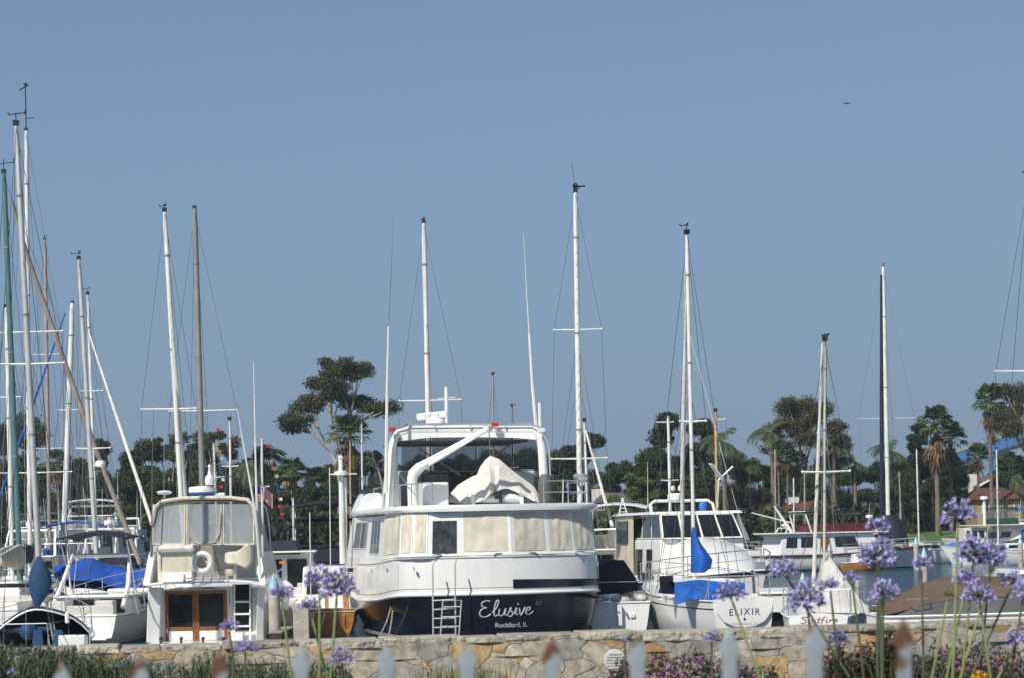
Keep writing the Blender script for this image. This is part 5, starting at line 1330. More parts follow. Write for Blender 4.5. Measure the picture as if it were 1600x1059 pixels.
# ------------------------------------------------------------------ yacht facing the camera, right of centre
def bow_yacht():
    T = Thing('motor_yacht', 'white motor yacht with dark wraparound windows and radar arch, bow towards the wall', 'yacht', tuple(waterloc(1190, 66.5)), 190.5)
    A = T.at
    # local v forward; stern at v=-12.5, bow at 0
    h = Hull(T, 12.5, 3.5, 1.05, 1.62, v0=-12.9, tw=.88, rake=1.0, power=2.3, material='gelcoat', deck='gelcoat', wl=.8)
    m = MB(); 
    for sg in (-1, 1): m.tube([(sg*(h.b(i/20)+.035), h.V(i/20), h.z(i/20)-.05) for i in range(21)], .035, 5)
    T.part('rubbing_strake', m, 'black')
    # trunk cabin forward, rounded
    rings = []
    for i in range(9):
        t = i/8; v = -6.6+5.2*t; w = 1.28*(1-t**2.5*.75); hh = (2.62-1.2*t**1.6)
        rings.append([(w*math.cos(a)*(1 if True else 0), v, 1.2+(hh-1.2)*math.sin(a)**.55 if math.sin(a) > 0 else 1.2) for a in [math.pi*j/12 for j in range(13)]])
    m = MB(); m.loft(rings, False); m.add(rings[-1], [tuple(range(13))]); T.part('trunk_cabin', m, 'gelcoat')
    zr = 3.32
    o, q = cabin_block(T, -1.42, 1.42, -11.0, -6.2, 1.0, 2.52, .06, .05, .12, 'gelcoat', name='deckhouse', wins=[('port', .1, .3, .3, .75), ('star', .62, .78, .25, .8), ('star', .30, .5, .25, .8)])
    o2, q2 = cabin_block(T, -1.32, 1.32, -10.6, -6.15, 2.53, zr, .12, .1, .75, 'gelcoat', name='pilothouse')
    f, s_, p_ = q2['fwd'], q2['star'], q2['port']
    for k in range(4):
        m = MB(); m.slab(sub(f, .015+.245*k, .235+.245*k, .06, .95, .002), .01); T.part('window', m, 'dark_glass', parent=o2, smooth=False)
    for qq in (s_, p_):
        for a0, a1 in ((.06, .36), (.40, .66), (.70, .95)):
            m = MB(); m.slab(sub(qq, a0, a1, .08, .93, .002), .01); T.part('window', m, 'dark_glass', parent=o2, smooth=False)
    m = MB(); m.frustum([(-1.55, -12.2, zr), (1.55, -12.2, zr), (1.55, -6.9, zr), (-1.55, -6.9, zr)], [(-1.5, -12.1, zr+.09), (1.5, -12.1, zr+.09), (1.45, -7.0, zr+.09), (-1.45, -7.0, zr+.09)]); T.part('roof', m, 'gelcoat', smooth=False, bevel=.03)
    # vinyl wrap on the camera-right corner and aft canvas
    m = MB(); m.slab([(-1.36, -5.7, 2.45), (-1.36, -8.5, 2.45), (-1.34, -8.5, 3.3), (-1.34, -6.85, 3.3)], .02); T.part('side_curtain', m, 'vinyl', smooth=False)
    m = MB(); m.slab([(1.46, -12.1, 1.4), (1.46, -9.6, 1.4), (1.42, -9.6, 3.3), (1.42, -12.1, 3.3)], .03); T.part('aft_curtain', m, 'canvas_tan', smooth=False)
    m = MB(); m.slab([(1.50, -11.7, 2.4), (1.50, -10.2, 2.4), (1.47, -10.2, 3.15), (1.47, -11.7, 3.15)], .02); T.part('curtain_window', m, 'dark_glass', smooth=False)
    m = MB(); m.box(-1.4, 1.4, -12.15, -12.1, 1.1, 3.3); T.part('stern_curtain', m, 'vinyl', smooth=False)
    # rounded radar arch
    m = MB(); z0 = zr+.05; m.tube([(-1.0, -8.4, z0), (-1.0, -8.6, z0+.28), (-.85, -8.65, z0+.40), (.95, -8.65, z0+.40), (1.1, -8.6, z0+.28), (1.1, -8.4, z0)], .05, 8); ar = T.part('radar_arch', m, 'gelcoat')
    m = MB(); m.lathe((.25, -8.65, z0+.42), [(.22, 0), (.24, .04), (.24, .17), (.2, .22), (.1, .23)], 18); T.part('radar_dome', m, 'radome', parent=ar)
    m = MB(); m.ball((.1, -8.5, z0+.8), (.09, .09, .11)); m.ball((.35, -8.5, z0+.8), (.08, .08, .09)); m.tube([(.1, -8.5, z0+.6), (.1, -8.5, z0+.75)], .02, 5); T.part('horn', m, 'gelcoat_cream', parent=ar)
    m = MB(); m.ball((-.7, -8.7, z0+.2), (.14, .12, .22)); T.part('rolled_flag', m, 'bright_blue')
    m = MB(); x0 = (1.75, -11.5); 
    for k in range(2): m.tube([(1.15+.3*k, -11.6, 3.35), (1.3, -11.6, 3.95)], .025, 5)
    for k in range(4): m.tube([(1.18+.03*k, -11.6, 3.47+.12*k), (1.43-.03*k, -11.6, 3.47+.12*k)], .014, 4)
    T.part('mast_ladder', m, 'gelcoat')
    h.rail(.42, .985, .62, 10, .08, .018)
    m = MB(); m.tube([(0, h.V(1)-.1, h.z(1)+.05), (0, h.V(1)+.35, h.z(1)+.12)], .06, 6); m.box(-.12, .12, h.V(1)-1.0, h.V(1)-.5, h.z(1)-.05, h.z(1)+.22); T.part('anchor_windlass', m, 'steel')
    m = MB(); m.slab([(.55, -6.0, 1.55), (1.1, -5.9, 1.55), (1.05, -6.1, 2.25), (.55, -6.2, 2.25)], -.06); T.part('foredeck_hatch', m, 'vinyl', smooth=False)
    for u, v in ((1.7, -8.2), (1.75, -7.2)):
        m = MB(); m.ball((u-.2, v, 1.32), (.16, .26, .16)); T.part('fender', m, 'black')
    m = MB(); m.torus((1.74, -10.6, 1.9), .18, .05, 'y', 16, 6)
    m2 = MB(); m2.v = [(1.50, b_+(-10.6)+(a_-1.74), c_) for a_, b_, c_ in m.v]; m2.f = m.f; T.part('life_ring', m2, 'orange')
bow_yacht()

# ------------------------------------------------------------------ ELIXIR sloop
el = sailboat('white sloop named Elixir with bright blue sail cover, its transom towards the wall', 1073, 365, 1083, 815, 62, 6.5,
              [(658, 1063, 1103)], yaw=12, L=8.2, B=2.35, hullv=.52, zs=1.0, zb=1.35, boom=0, head=.8, furl=None, cabin=True, name='sailboat', boot=None)
h = el.h
def rel(p): return el.at(*p)
# striped topsides
for k, (zz, mt) in enumerate(((.86, 'canvas_brown'), (.78, 'navy_hull'))):
    m = MB()
    for sg in (-1, 1): m.loft([[(sg*(h.b(i/20)*(.965+.035*k*0)+.012), h.v0+h.L*i/20+h.rake*(zz/h.zb)*(i/20)**5, z_) for z_ in (h.z(i/20)*.86-.08*k, h.z(i/20)*.86-.08*k+.028)] for i in range(21)], False)
    el.part('cove_stripe', m, mt)
# reverse transom panel with the name
y0 = h.v0-.02
tr = [(-.76, 1.02), (-.70, .72), (-.52, .48), (-.28, .36), (0, .33), (.28, .36), (.52, .48), (.70, .72), (.76, 1.02), (.5, 1.10), (0, 1.13), (-.5, 1.10)]
m = MB(); m.frustum([(u*1.02, y0-.06-(1-z)*.0, z) for u, z in tr], [(u*.99, y0+.25, z) for u, z in tr]); tp = el.part('transom', m, 'gelcoat', smooth=False)
def arc(x, y, z): return (x, y0-.064-z, .72+y-.10*x*x*1.0)
el.part('name_lettering', warp(text_mb('ELIXIR', .24, -.001, 1.25), arc), 'letter_navy', parent=tp, smooth=False)
el.part('hailing_port', warp(text_mb('CORONADO, CA', .085, 0, 1.1), lambda x, y, z: (x, y0-.064-z, .42+y)), 'letter_faint', parent=tp, smooth=False)
m = MB(); m.slab([(-.04, y0-.062, .54), (0, y0-.062, .49), (.04, y0-.062, .54), (0, y0-.062, .57)], .006); m.box(-.005, .005, y0-.066, y0-.062, .55, .62); el.part('transom_emblem', m, 'letter_navy', parent=tp, smooth=False)
# blue cover bundled on the gooseneck: tall narrow bag
prof = [(823, 1084, 2, .10), (835, 1084.5, 4, .14), (848, 1087, 7, .20), (862, 1091, 12, .3), (874, 1096, 16, .36), (886, 1096, 15, .36), (894, 1091, 10, .28)]
rings = []
for i, (y, xc, hw, dp) in enumerate(prof):
    c = el.at(xc, y, 61.2); w = hw/px(61.2)
    rings.append([(c.x+w*math.cos(a)*(1+.12*math.sin(3*a+i)), c.y+dp*math.sin(a)*(1+.15*math.sin(4*a+i*.7)), c.z) for a in [2*math.pi*j/16 for j in range(16)]])
m = MB(); m.loft(rings, True, True); el.part('sail_cover', m, 'canvas_blue', parent=el.mast)
# blue tarpaulin over the cockpit
m = MB(); n_ = 18; rows = []
for j in range(5):
    t = j/4; row = []
    for i in range(n_+1):
        s_ = i/n_; x = 1054+110*s_; yt = 909+2*math.sin(s_*9); yb = 936+7*math.sin(s_*11+1)+(6 if .25 < s_ < .5 else 0)-(8 if s_ > .9 else 0)
        y = yt+(yb-yt)*t; dd = 58.9-.55*t**.6+.08*math.sin(s_*17+t*4)
        row.append(el.at(x, y, dd))
    rows.append(row)
back = [[p+Vector((0, 1.1, .02-.5*0)) for p in rows[0]], [p+Vector((0, 1.6, -.3)) for p in rows[0]]]
m.loft([back[1], back[0]]+rows, False); m2 = MB(); m2.v = m.v; m2.f = m.f
tarp = el.part('cockpit_tarpaulin', m, 'canvas_blue')
m = MB(); e = el.at(1045, 905, 59.5); m.box(e.x-.22, e.x+.12, e.y, e.y+.1, e.z-.28, e.z+.1); el.part('companionway', m, 'black', smooth=False)
# rolled headsail of the same boat, and its partner spar
m = MB(); pa, pb = el.at(1073, 370, 62), el.at(1066, 760, 63.5); m.tube([pa, pa.lerp(pb, .5), pb, el.at(1067, 905, 64.5)], [.03, .062, .065, .035], 8); el.part('furled_headsail', m, 'sail', parent=el.mast)

# ------------------------------------------------------------------ SPITFIRE with boom tent
sp = sailboat('small sloop named Spitfire under a cream boom tent, stern towards the wall', 1289, 530, 1288, 880, 57, 4.6,
              [(737, 1254, 1328)], yaw=-10, L=7.2, B=2.1, hullv=.48, zs=.72, zb=.95, boom=0, head=.5, mastmat='beige_mast', cabin=False, rigside=True)
m = MB(); pa = sp.at(1285, 535, 57); pb = sp.at(1271, 915, 57.6); m.tube([pa, pa.lerp(pb, .5), pb], [.028, .05, .05], 8); sp.part('furled_headsail', m, 'sail', parent=sp.mast, label='grey-beige rolled sail leaning left of the mast')
D = 55.0
r0 = sp.at(1292, 893, 56); rA = sp.at(1328, 905, D-.3)
bl, brr = sp.at(1275, 957, D), sp.at(1361, 957, D-.2)
m = MB(); apex = sp.at(1312, 895, D+.2); sta = sp.at(1302, 905, D-.6)
L0, R0 = sp.at(1276, 956, D-.4), sp.at(1360, 957, D-.4); L1, R1 = sp.at(1262, 950, D+3), sp.at(1345, 950, D+3)
top0 = sp.at(1322, 908, D-.4); top1 = sp.at(1290, 862, D+2.6)
m.slab([L0, R0, top0], .02); m.slab([R0, R1, top1, top0], .02); m.slab([L1, L0, top0, top1], .02)
tn = sp.part('boom_tent', m, 'canvas_white', smooth=False)
hs = sp.h; ys = hs.v0-.02
m = MB(); trp = [(-.68, .74), (-.62, .42), (-.4, .2), (0, .12), (.4, .2), (.62, .42), (.68, .74), (0, .80)]
m.frustum([(u, ys-.05, z) for u, z in trp], [(u, ys+.2, z) for u, z in trp]); tp = sp.part('transom', m, 'gelcoat', smooth=False)
Sx = [[[(.30, .85), (.16, 1.0), (.02, .82), (.26, .45), (.20, .1), (.0, .12)]], [[(.42, .55), (.38, -.25)], [(.40, .5), (.58, .5), (.54, .15), (.42, .18)]], [[(.70, .5), (.68, .1), (.78, .12)], [(.72, .75), (.73, .8)]],
      [[(.90, .85), (.86, .12), (.96, .12)], [(.80, .6), (1.0, .62)]], [[(1.22, .85), (1.10, .8), (1.06, -.1)], [(1.0, .45), (1.18, .48)]], [[(1.30, .5), (1.28, .1), (1.36, .12)], [(1.31, .75), (1.32, .8)]],
      [[(1.44, .1), (1.46, .5), (1.50, .38), (1.60, .5)]], [[(1.66, .3), (1.82, .38), (1.76, .52), (1.66, .4), (1.68, .12), (1.86, .16)]]]
for st in (sum(Sx, []),):
    m = strokes_mb(st, .009, lambda x, y: Vector(((x-.93)*.46+y*.03, ys-.058, .56+y*.16+x*.008)))
    sp.part('name_lettering', m, 'letter_red', parent=tp)

# ------------------------------------------------------------------ right foreground launch under a brown cover
lc = Thing('motor_launch', 'long white launch under a brown tarpaulin with dark grey sides', 'motor boat', tuple(waterloc(1367, 47.5)), -90)
hl = Hull(lc, 8.5, 2.4, .95, 1.15, tw=.82, rake=.6, power=2.2, wl=.86)

def launch():
    T = lc
    # hull is drawn side-on: local v runs to the right of the picture
    h = hl
    # dark grey canvas sides, rising from the gunwale
    n = 16
    for sg in (-1, 1):
        m = MB(); m.loft([[(sg*h.b(.03+.94*i/n)*.97, h.V(.03+.94*i/n), h.z(.03+.94*i/n)+.01), (sg*h.b(.03+.94*i/n)*.86, h.V(.03+.94*i/n)+(.25 if i == 0 else 0), h.z(.03+.94*i/n)+.36*min(1, .25+i/3))] for i in range(n+1)], False)
        T.part('side_curtain', m, 'canvas_grey')
    rings = []
    for i in range(n+1):
        t = .0+.97*i/n; w = h.b(max(.03, t))*.885; z0 = h.z(t)+.37*min(1, .12+i/3); rr = []
        hgt = .38*min(1, (.15+i/2.2))*(1-.5*max(0, t-.7))
        for j in range(11):
            a = -1+2*j/10; zz = z0+hgt*(1-abs(a)**1.7)+.03*math.sin(i*2.1+j*1.3)*(1-abs(a))
            rr.append((a*w, h.V(t)+(.04*math.sin(j*2)), zz-.03*(abs(a) > .95)))
        rings.append(rr)
    m = MB(); m.loft(rings, False); T.part('tarpaulin', m, 'canvas_brown')
    m = MB(); m.tube([(1.0, .5, 1.28), (1.16, .55, 1.30), (1.16, .9, 1.30), (1.0, .95, 1.28)], .012, 5); T.part('cleat', m, 'steel')
    m = MB()
    for sg in (-1, 1): m.tube([(sg*(h.b(i/12)+.005), h.V(i/12), h.z(i/12)-.12) for i in range(13)], .022, 5)
    T.part('rubbing_strake', m, 'gelcoat_cream')
launch()
# ------------------------------------------------------------------ small white boat right of the navy-hulled yacht
sb = Thing('sailing_dinghy', 'small white keelboat with sagging navy cover between the big yacht and Elixir', 'boat', tuple(waterloc(968, 61.5)), 5)
hs_b = Hull(sb, 6.8, 1.95, .90, 1.2, tw=.86, rake=.5, power=2.1, boot=None)
m = MB(); rings = []
for i in range(9):
    t = i/8; v = .7+4.2*t; rings.append([(-.85, v, 1.05), (-.72, v, 1.75+.08*math.sin(i*1.7)), (-.2, v, 2.02+.06*math.sin(i*2.3)), (.25, v, 1.98+.05*math.cos(i*2)), (.52, v, 1.62+.05*math.sin(i)), (.75, v, 1.2)])
m.loft(rings, False); m.add(rings[0], [tuple(range(6))]); sb.part('cover', m, 'canvas_navy')
m = MB(); m.tube([(-.9, .1, .9), (-.9, .1, 1.45), (.9, .1, 1.45), (.9, .1, .9)], .014, 5); m.tube([(-.9, .1, 1.45), (-.85, 3, 1.5)], .012, 4); m.tube([(.9, .1, 1.45), (.85, 3, 1.5)], .012, 4); sb.part('pushpit', m, 'steel')
m = MB()
r_ = random.Random(5)
for k in range(9): m.ball((r_.uniform(-.75, .75), r_.uniform(.1, .6), .95+r_.uniform(0, .08)), (.16, .14, .09), 8, 5)
sb.part('crumpled_sailcloth', m, 'canvas_white')
m = MB(); m.box(-.06, .06, -.14, -.02, .3, .85); m.box(.3, .42, -.05, .0, .5, .6); sb.part('rudder', m, 'gelcoat', smooth=False)

# ------------------------------------------------------------------ other sailboats (mast top, mast foot, depth)
SG = 'sailboats in the slips at left'
s2 = sailboat('sloop with dark blue mast bag and navy bimini nearest at the far left', 25, 195, 60, 868, 56, 9.5, [(568, 0, 100)], yaw=3, L=9, B=2.7, group=SG, hullv=.62, mastmat='alu', zs=.42, zb=.85, boom=0, cabin=False, boot='navy_hull')
T = s2
prof = [(868, 60, 2), (880, 61, 9), (893, 62, 16), (910, 63, 18.5), (925, 62, 15), (937, 60, 9), (947, 58, 4)]
rings = []
for i, (y, xc, hw) in enumerate(prof):
    c = T.at(xc, y, 55.6); w = hw/px(55.6)
    rings.append([(c.x+w*math.cos(a)*(1+.05*math.sin(5*a+i)), c.y+w*.6*math.sin(a), c.z) for a in [2*math.pi*j/16 for j in range(16)]])
m = MB(); m.loft(rings, True, True); T.part('mast_bag', m, 'canvas_teal', parent=T.mast)
m = MB(); rings = []
for i in range(7):
    t = i/6; D = 51.6+2.2*t
    rr_ = []
    for j in range(13):
        a = -1+2*j/12; x = 66+74*a; yy = 947+36*abs(a)**2.2+ (2*abs(t-.5)*4)
        rr_.append(T.at(x, yy+1.5*math.sin(j), D))
    rings.append(rr_)
m.loft(rings, False); m.loft([[p-Vector((0, 0, .03)) for p in r_] for r_ in rings], False); m.add([rings[-1][0]-Vector((0,0,.75))]+rings[-1]+[rings[-1][-1]-Vector((0,0,.75))], [tuple(range(15))]); bi = T.part('bimini', m, 'canvas_navy')  # navy end sheet added to stand in for the deep shade inside the bimini
m = MB()
for k in (0, 3, 6): m.tube([p+Vector((0, 0, -.02)) for p in rings[k]], .022, 6); 
m.tube([rings[0][0], rings[0][0]-Vector((0, 0, .6))], .016, 5); m.tube([rings[0][-1], rings[0][-1]-Vector((0, 0, .6))], .016, 5); T.part('bimini_frame', m, 'alu', parent=bi)
m = MB(); e = T.at(45, 985, 51.8); m.ball(e, (.22, .2, .2), 12, 8); m.tube([e+Vector((-.6, 0, .05)), e+Vector((.1, 0, .02)), e+Vector((.5, .1, .03))], [.05, .09, .04], 8); T.part('rolled_curtain', m, 'canvas_teal', parent=bi)
for x in (60, 92):
    m = MB(); q_ = [T.at(x-9, 1012, 51.7), T.at(x+9, 1012, 51.7), T.at(x+7, 983, 51.7), T.at(x-6, 983, 51.7)]; m.slab(q_, .12); T.part('cockpit_dodger', m, 'canvas_teal', smooth=False)
m = MB(); e = T.at(112, 1000, 51.5); m.box(e.x-.3, e.x+.3, e.y, e.y+.5, e.z-.3, e.z+.12); T.part('stern_locker', m, 'gelcoat', smooth=False, bevel=.03)
m = MB(); m.tube([T.at(72, 940, 52), T.at(84, 1000, 51.8)], .03, 6); m.tube([T.at(78, 935, 52), T.at(88, 1000, 51.8)], .02, 6); T.part('backstay_bridle', m, 'grey_mast')
m = MB(); m.lathe(T.at(105, 965, 51.3), [(.03, -.12), (.05, -.1), (.05, .1), (.02, .14)], 8); T.part('danbuoy_light', m, 'gelcoat')

sailboat('sloop with a teal green mast at the left edge', 6, 270, 30, 870, 71, 9, [(520, None, 98)], 2, 10.5, 3.0, 'teal_mast', group=SG, head=1.5, cover='canvas_tan', boom=3.5)
s3 = sailboat('tall white-masted sloop behind the left mast, with wind vane on a long rod', 41, 204, 47, 880, 97, 7.5, [(520, 0, 96), (738, 0, 112)], 0, 11, 2.6, group=SG, head=.4, cover='canvas_navy')
m = MB(); b_ = s3.b; m.tube([b_, b_+Vector((0, 0, 1.9))], .025, 5); m.tube([b_+Vector((-.25, 0, 1.7)), b_+Vector((.15, 0, 1.9))], .03, 5); m.tube([b_+Vector((0, 0, .5)), b_+Vector((.35, 0, .52))], .02, 5); m.ball(b_+Vector((0, 0, 1.95)), .08, 6, 4); s3.part('wind_vane', m, 'black', parent=s3.mast)
sailboat('ketch with a brown-grey mast between the white masts at left', 70, 375, 78, 868, 123, 6, [(553, 53, 92), (700, 50, 106)], 0, 11, 3, 'brown_mast', group=SG, head=.9)
s5 = sailboat('sloop with thick white mast leaning right and a blue rolled headsail', 113, 474, 99, 860, 110, 9, [(640, 92, 130)], 0, 10, 2.8, group=SG, head=.3, cover='canvas_royal')
m = MB(); a_, b_ = s5.at(102, 490, 109), s5.at(0, 775, 104); m.tube([a_, a_.lerp(b_, .5), b_], [.03, .055, .06], 7); s5.part('furled_headsail', m, 'canvas_royal', parent=s5.mast)
s6 = sailboat('sloop with tall grey mast and slanting white rolled headsail beside the blue tarpaulin', 123, 405, 149, 845, 84, 7.5, [(700, 120, 172)], 0, 10, 2.8, 'alu', group=SG, head=1.1)
m = MB(); a_, b_ = s6.at(139, 520, 83), s6.at(238, 818, 79); m.tube([a_, a_.lerp(b_, .5), b_], [.03, .06, .07], 7); s6.part('furled_headsail', m, 'sail', parent=s6.mast)
m = MB(); e = s6.at(157, 724, 83.5); m.lathe(e, [(.1, -.12), (.17, -.1), (.2, 0), (.17, .1), (.06, .13)], 14); m.tube([e, e-Vector((.25, 0, .05))], .03, 5); s6.part('radar_dome', m, 'radome', parent=s6.mast)
sailboat('sloop with thin white mast just right of the tall grey mast', 137, 460, 151, 850, 97, 5, [(610, 128, 160)], 0, 9.5, 2.5, group=SG, head=.8)
sailboat('white-masted sloop at the far left beside the teal mast', 10, 480, 18, 835, 84, 7.5, [(620, -8, 32)], 0, 10, 2.8, group=SG, head=.3, cover='canvas_white')
s8 = Thing('yawl', 'old yawl with a long grey spar leaning steeply to the right at left', 'sailboat', tuple(waterloc(225, 91)), 0, SG)
Hull(s8, 11, 2.8, .95, 1.4, v0=-6, tw=.6, boot='navy_hull'); m = MB(); pts_ = [s8.at(17, 308, 88), s8.at(42, 400, 88.5), s8.at(147, 694, 90), s8.at(219, 880, 91)]; m.tube(pts_, [.04, .095, .10, .095], 8); s8.part('leaning_spar', m, 'brown_mast')
m = MB(); m.tube([s8.at(20, 318, 88), s8.at(200, 880, 91)], .008, 3); s8.part('topping_lift', m, 'wire')
cabin_block(s8, -.8, .8, -3, 2, 1, 1.5, .1, .1, .4, name='coachroof')

MG = 'sailboats in the middle of the marina'
s12 = sailboat('sloop with bright silver mast and rolled tan headsail behind the fishing boat', 257, 330, 288, 860, 74, 8, [(638, 221, 306)], 2, 10.5, 3, 'white_mast', group=MG, head=.8)
m = MB(); a_, b_ = s12.at(266, 470, 73.5), s12.at(295, 860, 75); m.tube([a_, a_.lerp(b_, .5), b_], [.04, .085, .085], 8); s12.part('furled_headsail', m, 'sail', parent=s12.mast)
sailboat('sloop with dark grey mast behind the fishing boat', 304, 326, 319, 862, 87, 9.5, [(641, 265, 370)], 2, 10.5, 3, 'grey_mast', group=MG, head=.25, cover='canvas_navy')
sailboat('small sloop with short white mast and tiny spreader right of the grey mast', 359, 655, 361, 800, 100, 4, [(728, 348, 372)], 0, 8, 2.5, group=MG, head=.5)
sg_ = sailboat('small sloop dressed with signal flags behind the fishing boat', 334, 690, 338, 800, 112, 3.4, [(745, 325, 350)], 0, 8, 2.5, group=MG, head=.4)
sailboat('thin-masted sloop showing right of the flag', 409, 690, 412, 860, 99, 3.6, [(760, 400, 420)], 0, 8.5, 2.6, 'grey_mast', group=MG, head=.3)
s19 = sailboat('sloop with tall white mast rising behind the flybridge of the big yacht', 662, 348, 673, 830, 82, 8, [(625, 624, 720)], 0, 11, 3, group=MG, head=.7)
m = MB(); a_, b_ = s19.at(665, 450, 82.5), s19.at(680, 850, 84); m.tube([a_, b_], [.05, .07], 8); s19.part('furled_headsail', m, 'sail', parent=s19.mast)
sailboat('distant small mast right of the yacht radar', 770, 584, 772, 830, 118, 3.6, [(700, 760, 783)], 0, 9, 2.7, 'brown_mast', group=MG, head=.4)
sailboat('distant short mast with lantern over the yacht hardtop', 800, 634, 802, 830, 130, 3, [(730, 793, 810)], 0, 8, 2.6, 'grey_mast', group=MG, head=.8)
s21 = sailboat('sloop with white wrapped mast, silver dome and swept spreaders right of the big yacht', 899, 300, 907, 850, 76, 8.5, [(516, 866, 940), (716, 862, 948)], 0, 11, 3.0, group='sailboats right of the big yacht', head=.6)
T = s21; a, b_ = T.a, T.b
m = MB()
for k in range(30):
    t0_ = .02+.93*k/30; p = a.lerp(b_, t0_); q_ = a.lerp(b_, t0_+.026); rr_ = 8.5/px(76)/2*(1.04-.3*t0_)
    m.tube([p+Vector((-rr_, -rr_*.6, 0)), p.lerp(q_, .5)+Vector((0, -rr_*1.15, 0)), q_+Vector((rr_, -rr_*.6, 0))], .006, 4)
T.part('spiral_wrap', m, 'canvas_grey', parent=T.mast)
m = MB(); e = T.at(907, 746, 75.6); m.lathe(e, [(.10, -.25), (.14, -.2), (.17, -.05), (.24, .02), (.24, .10), (.14, .16)], 16); T.part('radar_dome', m, 'steel', parent=T.mast)
m = MB(); e = T.at(899, 296, 76); m.tube([e, e+Vector((.3, 0, .08))], .025, 5); m.box(e.x+.0, e.x+.32, e.y-.04, e.y+.04, e.z+.05, e.z+.11); m.ball(e+Vector((0, 0, .12)), .09, 6, 4); m.tube([e, e+Vector((-.1, 0, .9))], .008, 3); T.part('wind_instrument', m, 'black', parent=T.mast)
m = MB(); e = T.at(899, 296, 76); m.tube([e+Vector((.02, 0, .06)), e+Vector((.3, 0, .03))], .035, 6); T.part('masthead_light', m, 'gelcoat', parent=T.mast)
s22 = sailboat('sloop with thin white mast tucked beside the wrapped mast', 913, 657, 920, 850, 95, 4, [(716, 905, 932)], 0, 9, 2.6, group='sailboats right of the big yacht', head=.4)
m = MB(); a_, b_ = s22.at(915, 672, 94), s22.at(957, 822, 90); m.tube([a_, b_], [.04, .075], 7); s22.part('furled_headsail', m, 'sail', parent=s22.mast)
RG = 'sailboats beyond the bow-on yacht'
sailboat('sloop with white mast left of the twin white spars', 1044, 648, 1048, 830, 98, 5, [(659, 1027, 1052), (750, 1034, 1059)], 0, 9, 2.8, group=RG, head=.4)
wd = sailboat('sloop with varnished wooden mast and solar panel right of the twin white spars', 1118, 641, 1121, 830, 92, 5, [(655, None, 1133)], 0, 9, 2.8, 'wood_mast', group=RG, head=.2)
m = MB(); c = wd.at(1121, 745, 91.5); m.slab([c+Vector((-.35, 0, .55)), c+Vector((-.2, -.25, .5)), c+Vector((.25, -.2, -.15)), c+Vector((.1, .1, -.1))], .04); m.tube([c+Vector((.05, 0, -.1)), c+Vector((.62, 0, .42))], .04, 6); m.tube([c+Vector((.05, 0, -.1)), c+Vector((-.02, 0, -1.2))], .04, 6); wd.part('wind_generator', m, 'gelcoat_grey', parent=wd.mast, smooth=False)
s28 = sailboat('sloop with white mast, navy rolled sail and navy sail cover at right', 1380, 417, 1388, 815, 165, 6.6, [(653, 1342, 1428)], -4, 12, 3.6, group=RG, head=.8)
m = MB(); a_, b_ = s28.at(1377, 430, 164), s28.at(1378, 840, 163); m.tube([a_, a_.lerp(b_, .5), b_], [.08, .14, .14], 8); s28.part('furled_headsail', m, 'canvas_navy', parent=s28.mast)
prof = [(804, 1386, 13), (812, 1390, 18), (828, 1393, 21), (845, 1397, 23), (860, 1399, 21)]
rings = []
for i, (y, xc, hw) in enumerate(prof):
    c = s28.at(xc, y, 162); w = hw/px(162); rings.append([(c.x+w*math.cos(q), c.y+w*1.2*math.sin(q), c.z) for q in [2*math.pi*j/14 for j in range(14)]])
m = MB(); m.loft(rings, True, True); s28.part('sail_cover', m, 'canvas_navy', parent=s28.mast)
sailboat('sloop whose mast stands just beyond the right frame edge, one spreader showing', 1606, 280, 1612, 850, 66, 8, [(579, 1556, 1655)], 0, 10, 3, group=RG, head=.8)
FG = 'small sailboats moored off the far lawn'
for x0, y0, x1, y1, D, lb, c in ((1432, 700, 1436, 845, 172, 'small sloop moored left of the lawn', 'canvas_navy'), (1405, 735, 1409, 850, 180, 'little sloop behind the navy sail cover', 'canvas_white'),
                              (1557, 700, 1560, 850, 160, 'sloop with cream mast and blue cover before the yellow house', 'canvas_blue'), (1186+220, 760, 1408, 850, 190, 'very small sloop before the dark trees left of the lawn', None),
                              (1240, 745, 1241, 850, 175, 'small sloop behind the burgundy trawler', 'canvas_navy'), (1211, 700, 1212, 850, 182, 'small sloop left of the red tiled roof', None),
                              (1257, 735, 1258, 850, 186, 'small sloop whose mast crosses the red tiled roof', None)):
    sailboat(lb, x0, y0, x1, y1, D, 2.6, [], rnd.uniform(60, 120), 8, 2.5, 'white_mast' if D < 176 else 'brown_mast', cover=None, group=FG, head=.2, boom=0)

# ------------------------------------------------------------------ other motor boats
LG = 'motor boats in the slips at left'
cruiser('white cruiser with dark canvas arch behind the sloops at left', 122, 63, -6, 8, 2.4, fly=False, arch=2, group=LG, bimini='canvas_navy', whips=1, zs=.8, zb=1.4, zf=.62, radar=False, winmat='vinyl_clear')
tp_ = cruiser('white express cruiser with numbers on its side under the blue tarpaulin', 192, 76, -14, 9, 2.6, fly=False, arch=False, group=LG, whips=0, zs=1.15, zb=1.5, zf=.72)
cruiser('tall white sportfisher with tower and aerials at left beyond the masts', 132, 136, 0, 12, 3.8, group=LG, arch=2, tall=.9, whips=4, zs=1.5, zb=2.4, bimini='gelcoat')
cruiser('white motor yacht with blue bimini behind the masts at left', 100, 106, 0, 10, 3.4, group=LG, arch=1, tall=-.35, whips=2, zs=1.1, bimini='canvas_blue')
cruiser('white motor yacht with long low house at the left edge', 2, 68, 8, 10, 3.0, fly=False, arch=False, group=LG, tall=0, whips=1, zs=1.0, zb=1.5, zf=.72)
cruiser('white flybridge cruiser left of the sportfisher tower', 52, 152, 0, 11, 3.6, group=LG, arch=1, tall=.4, whips=2, zs=1.5, bimini='canvas_grey')
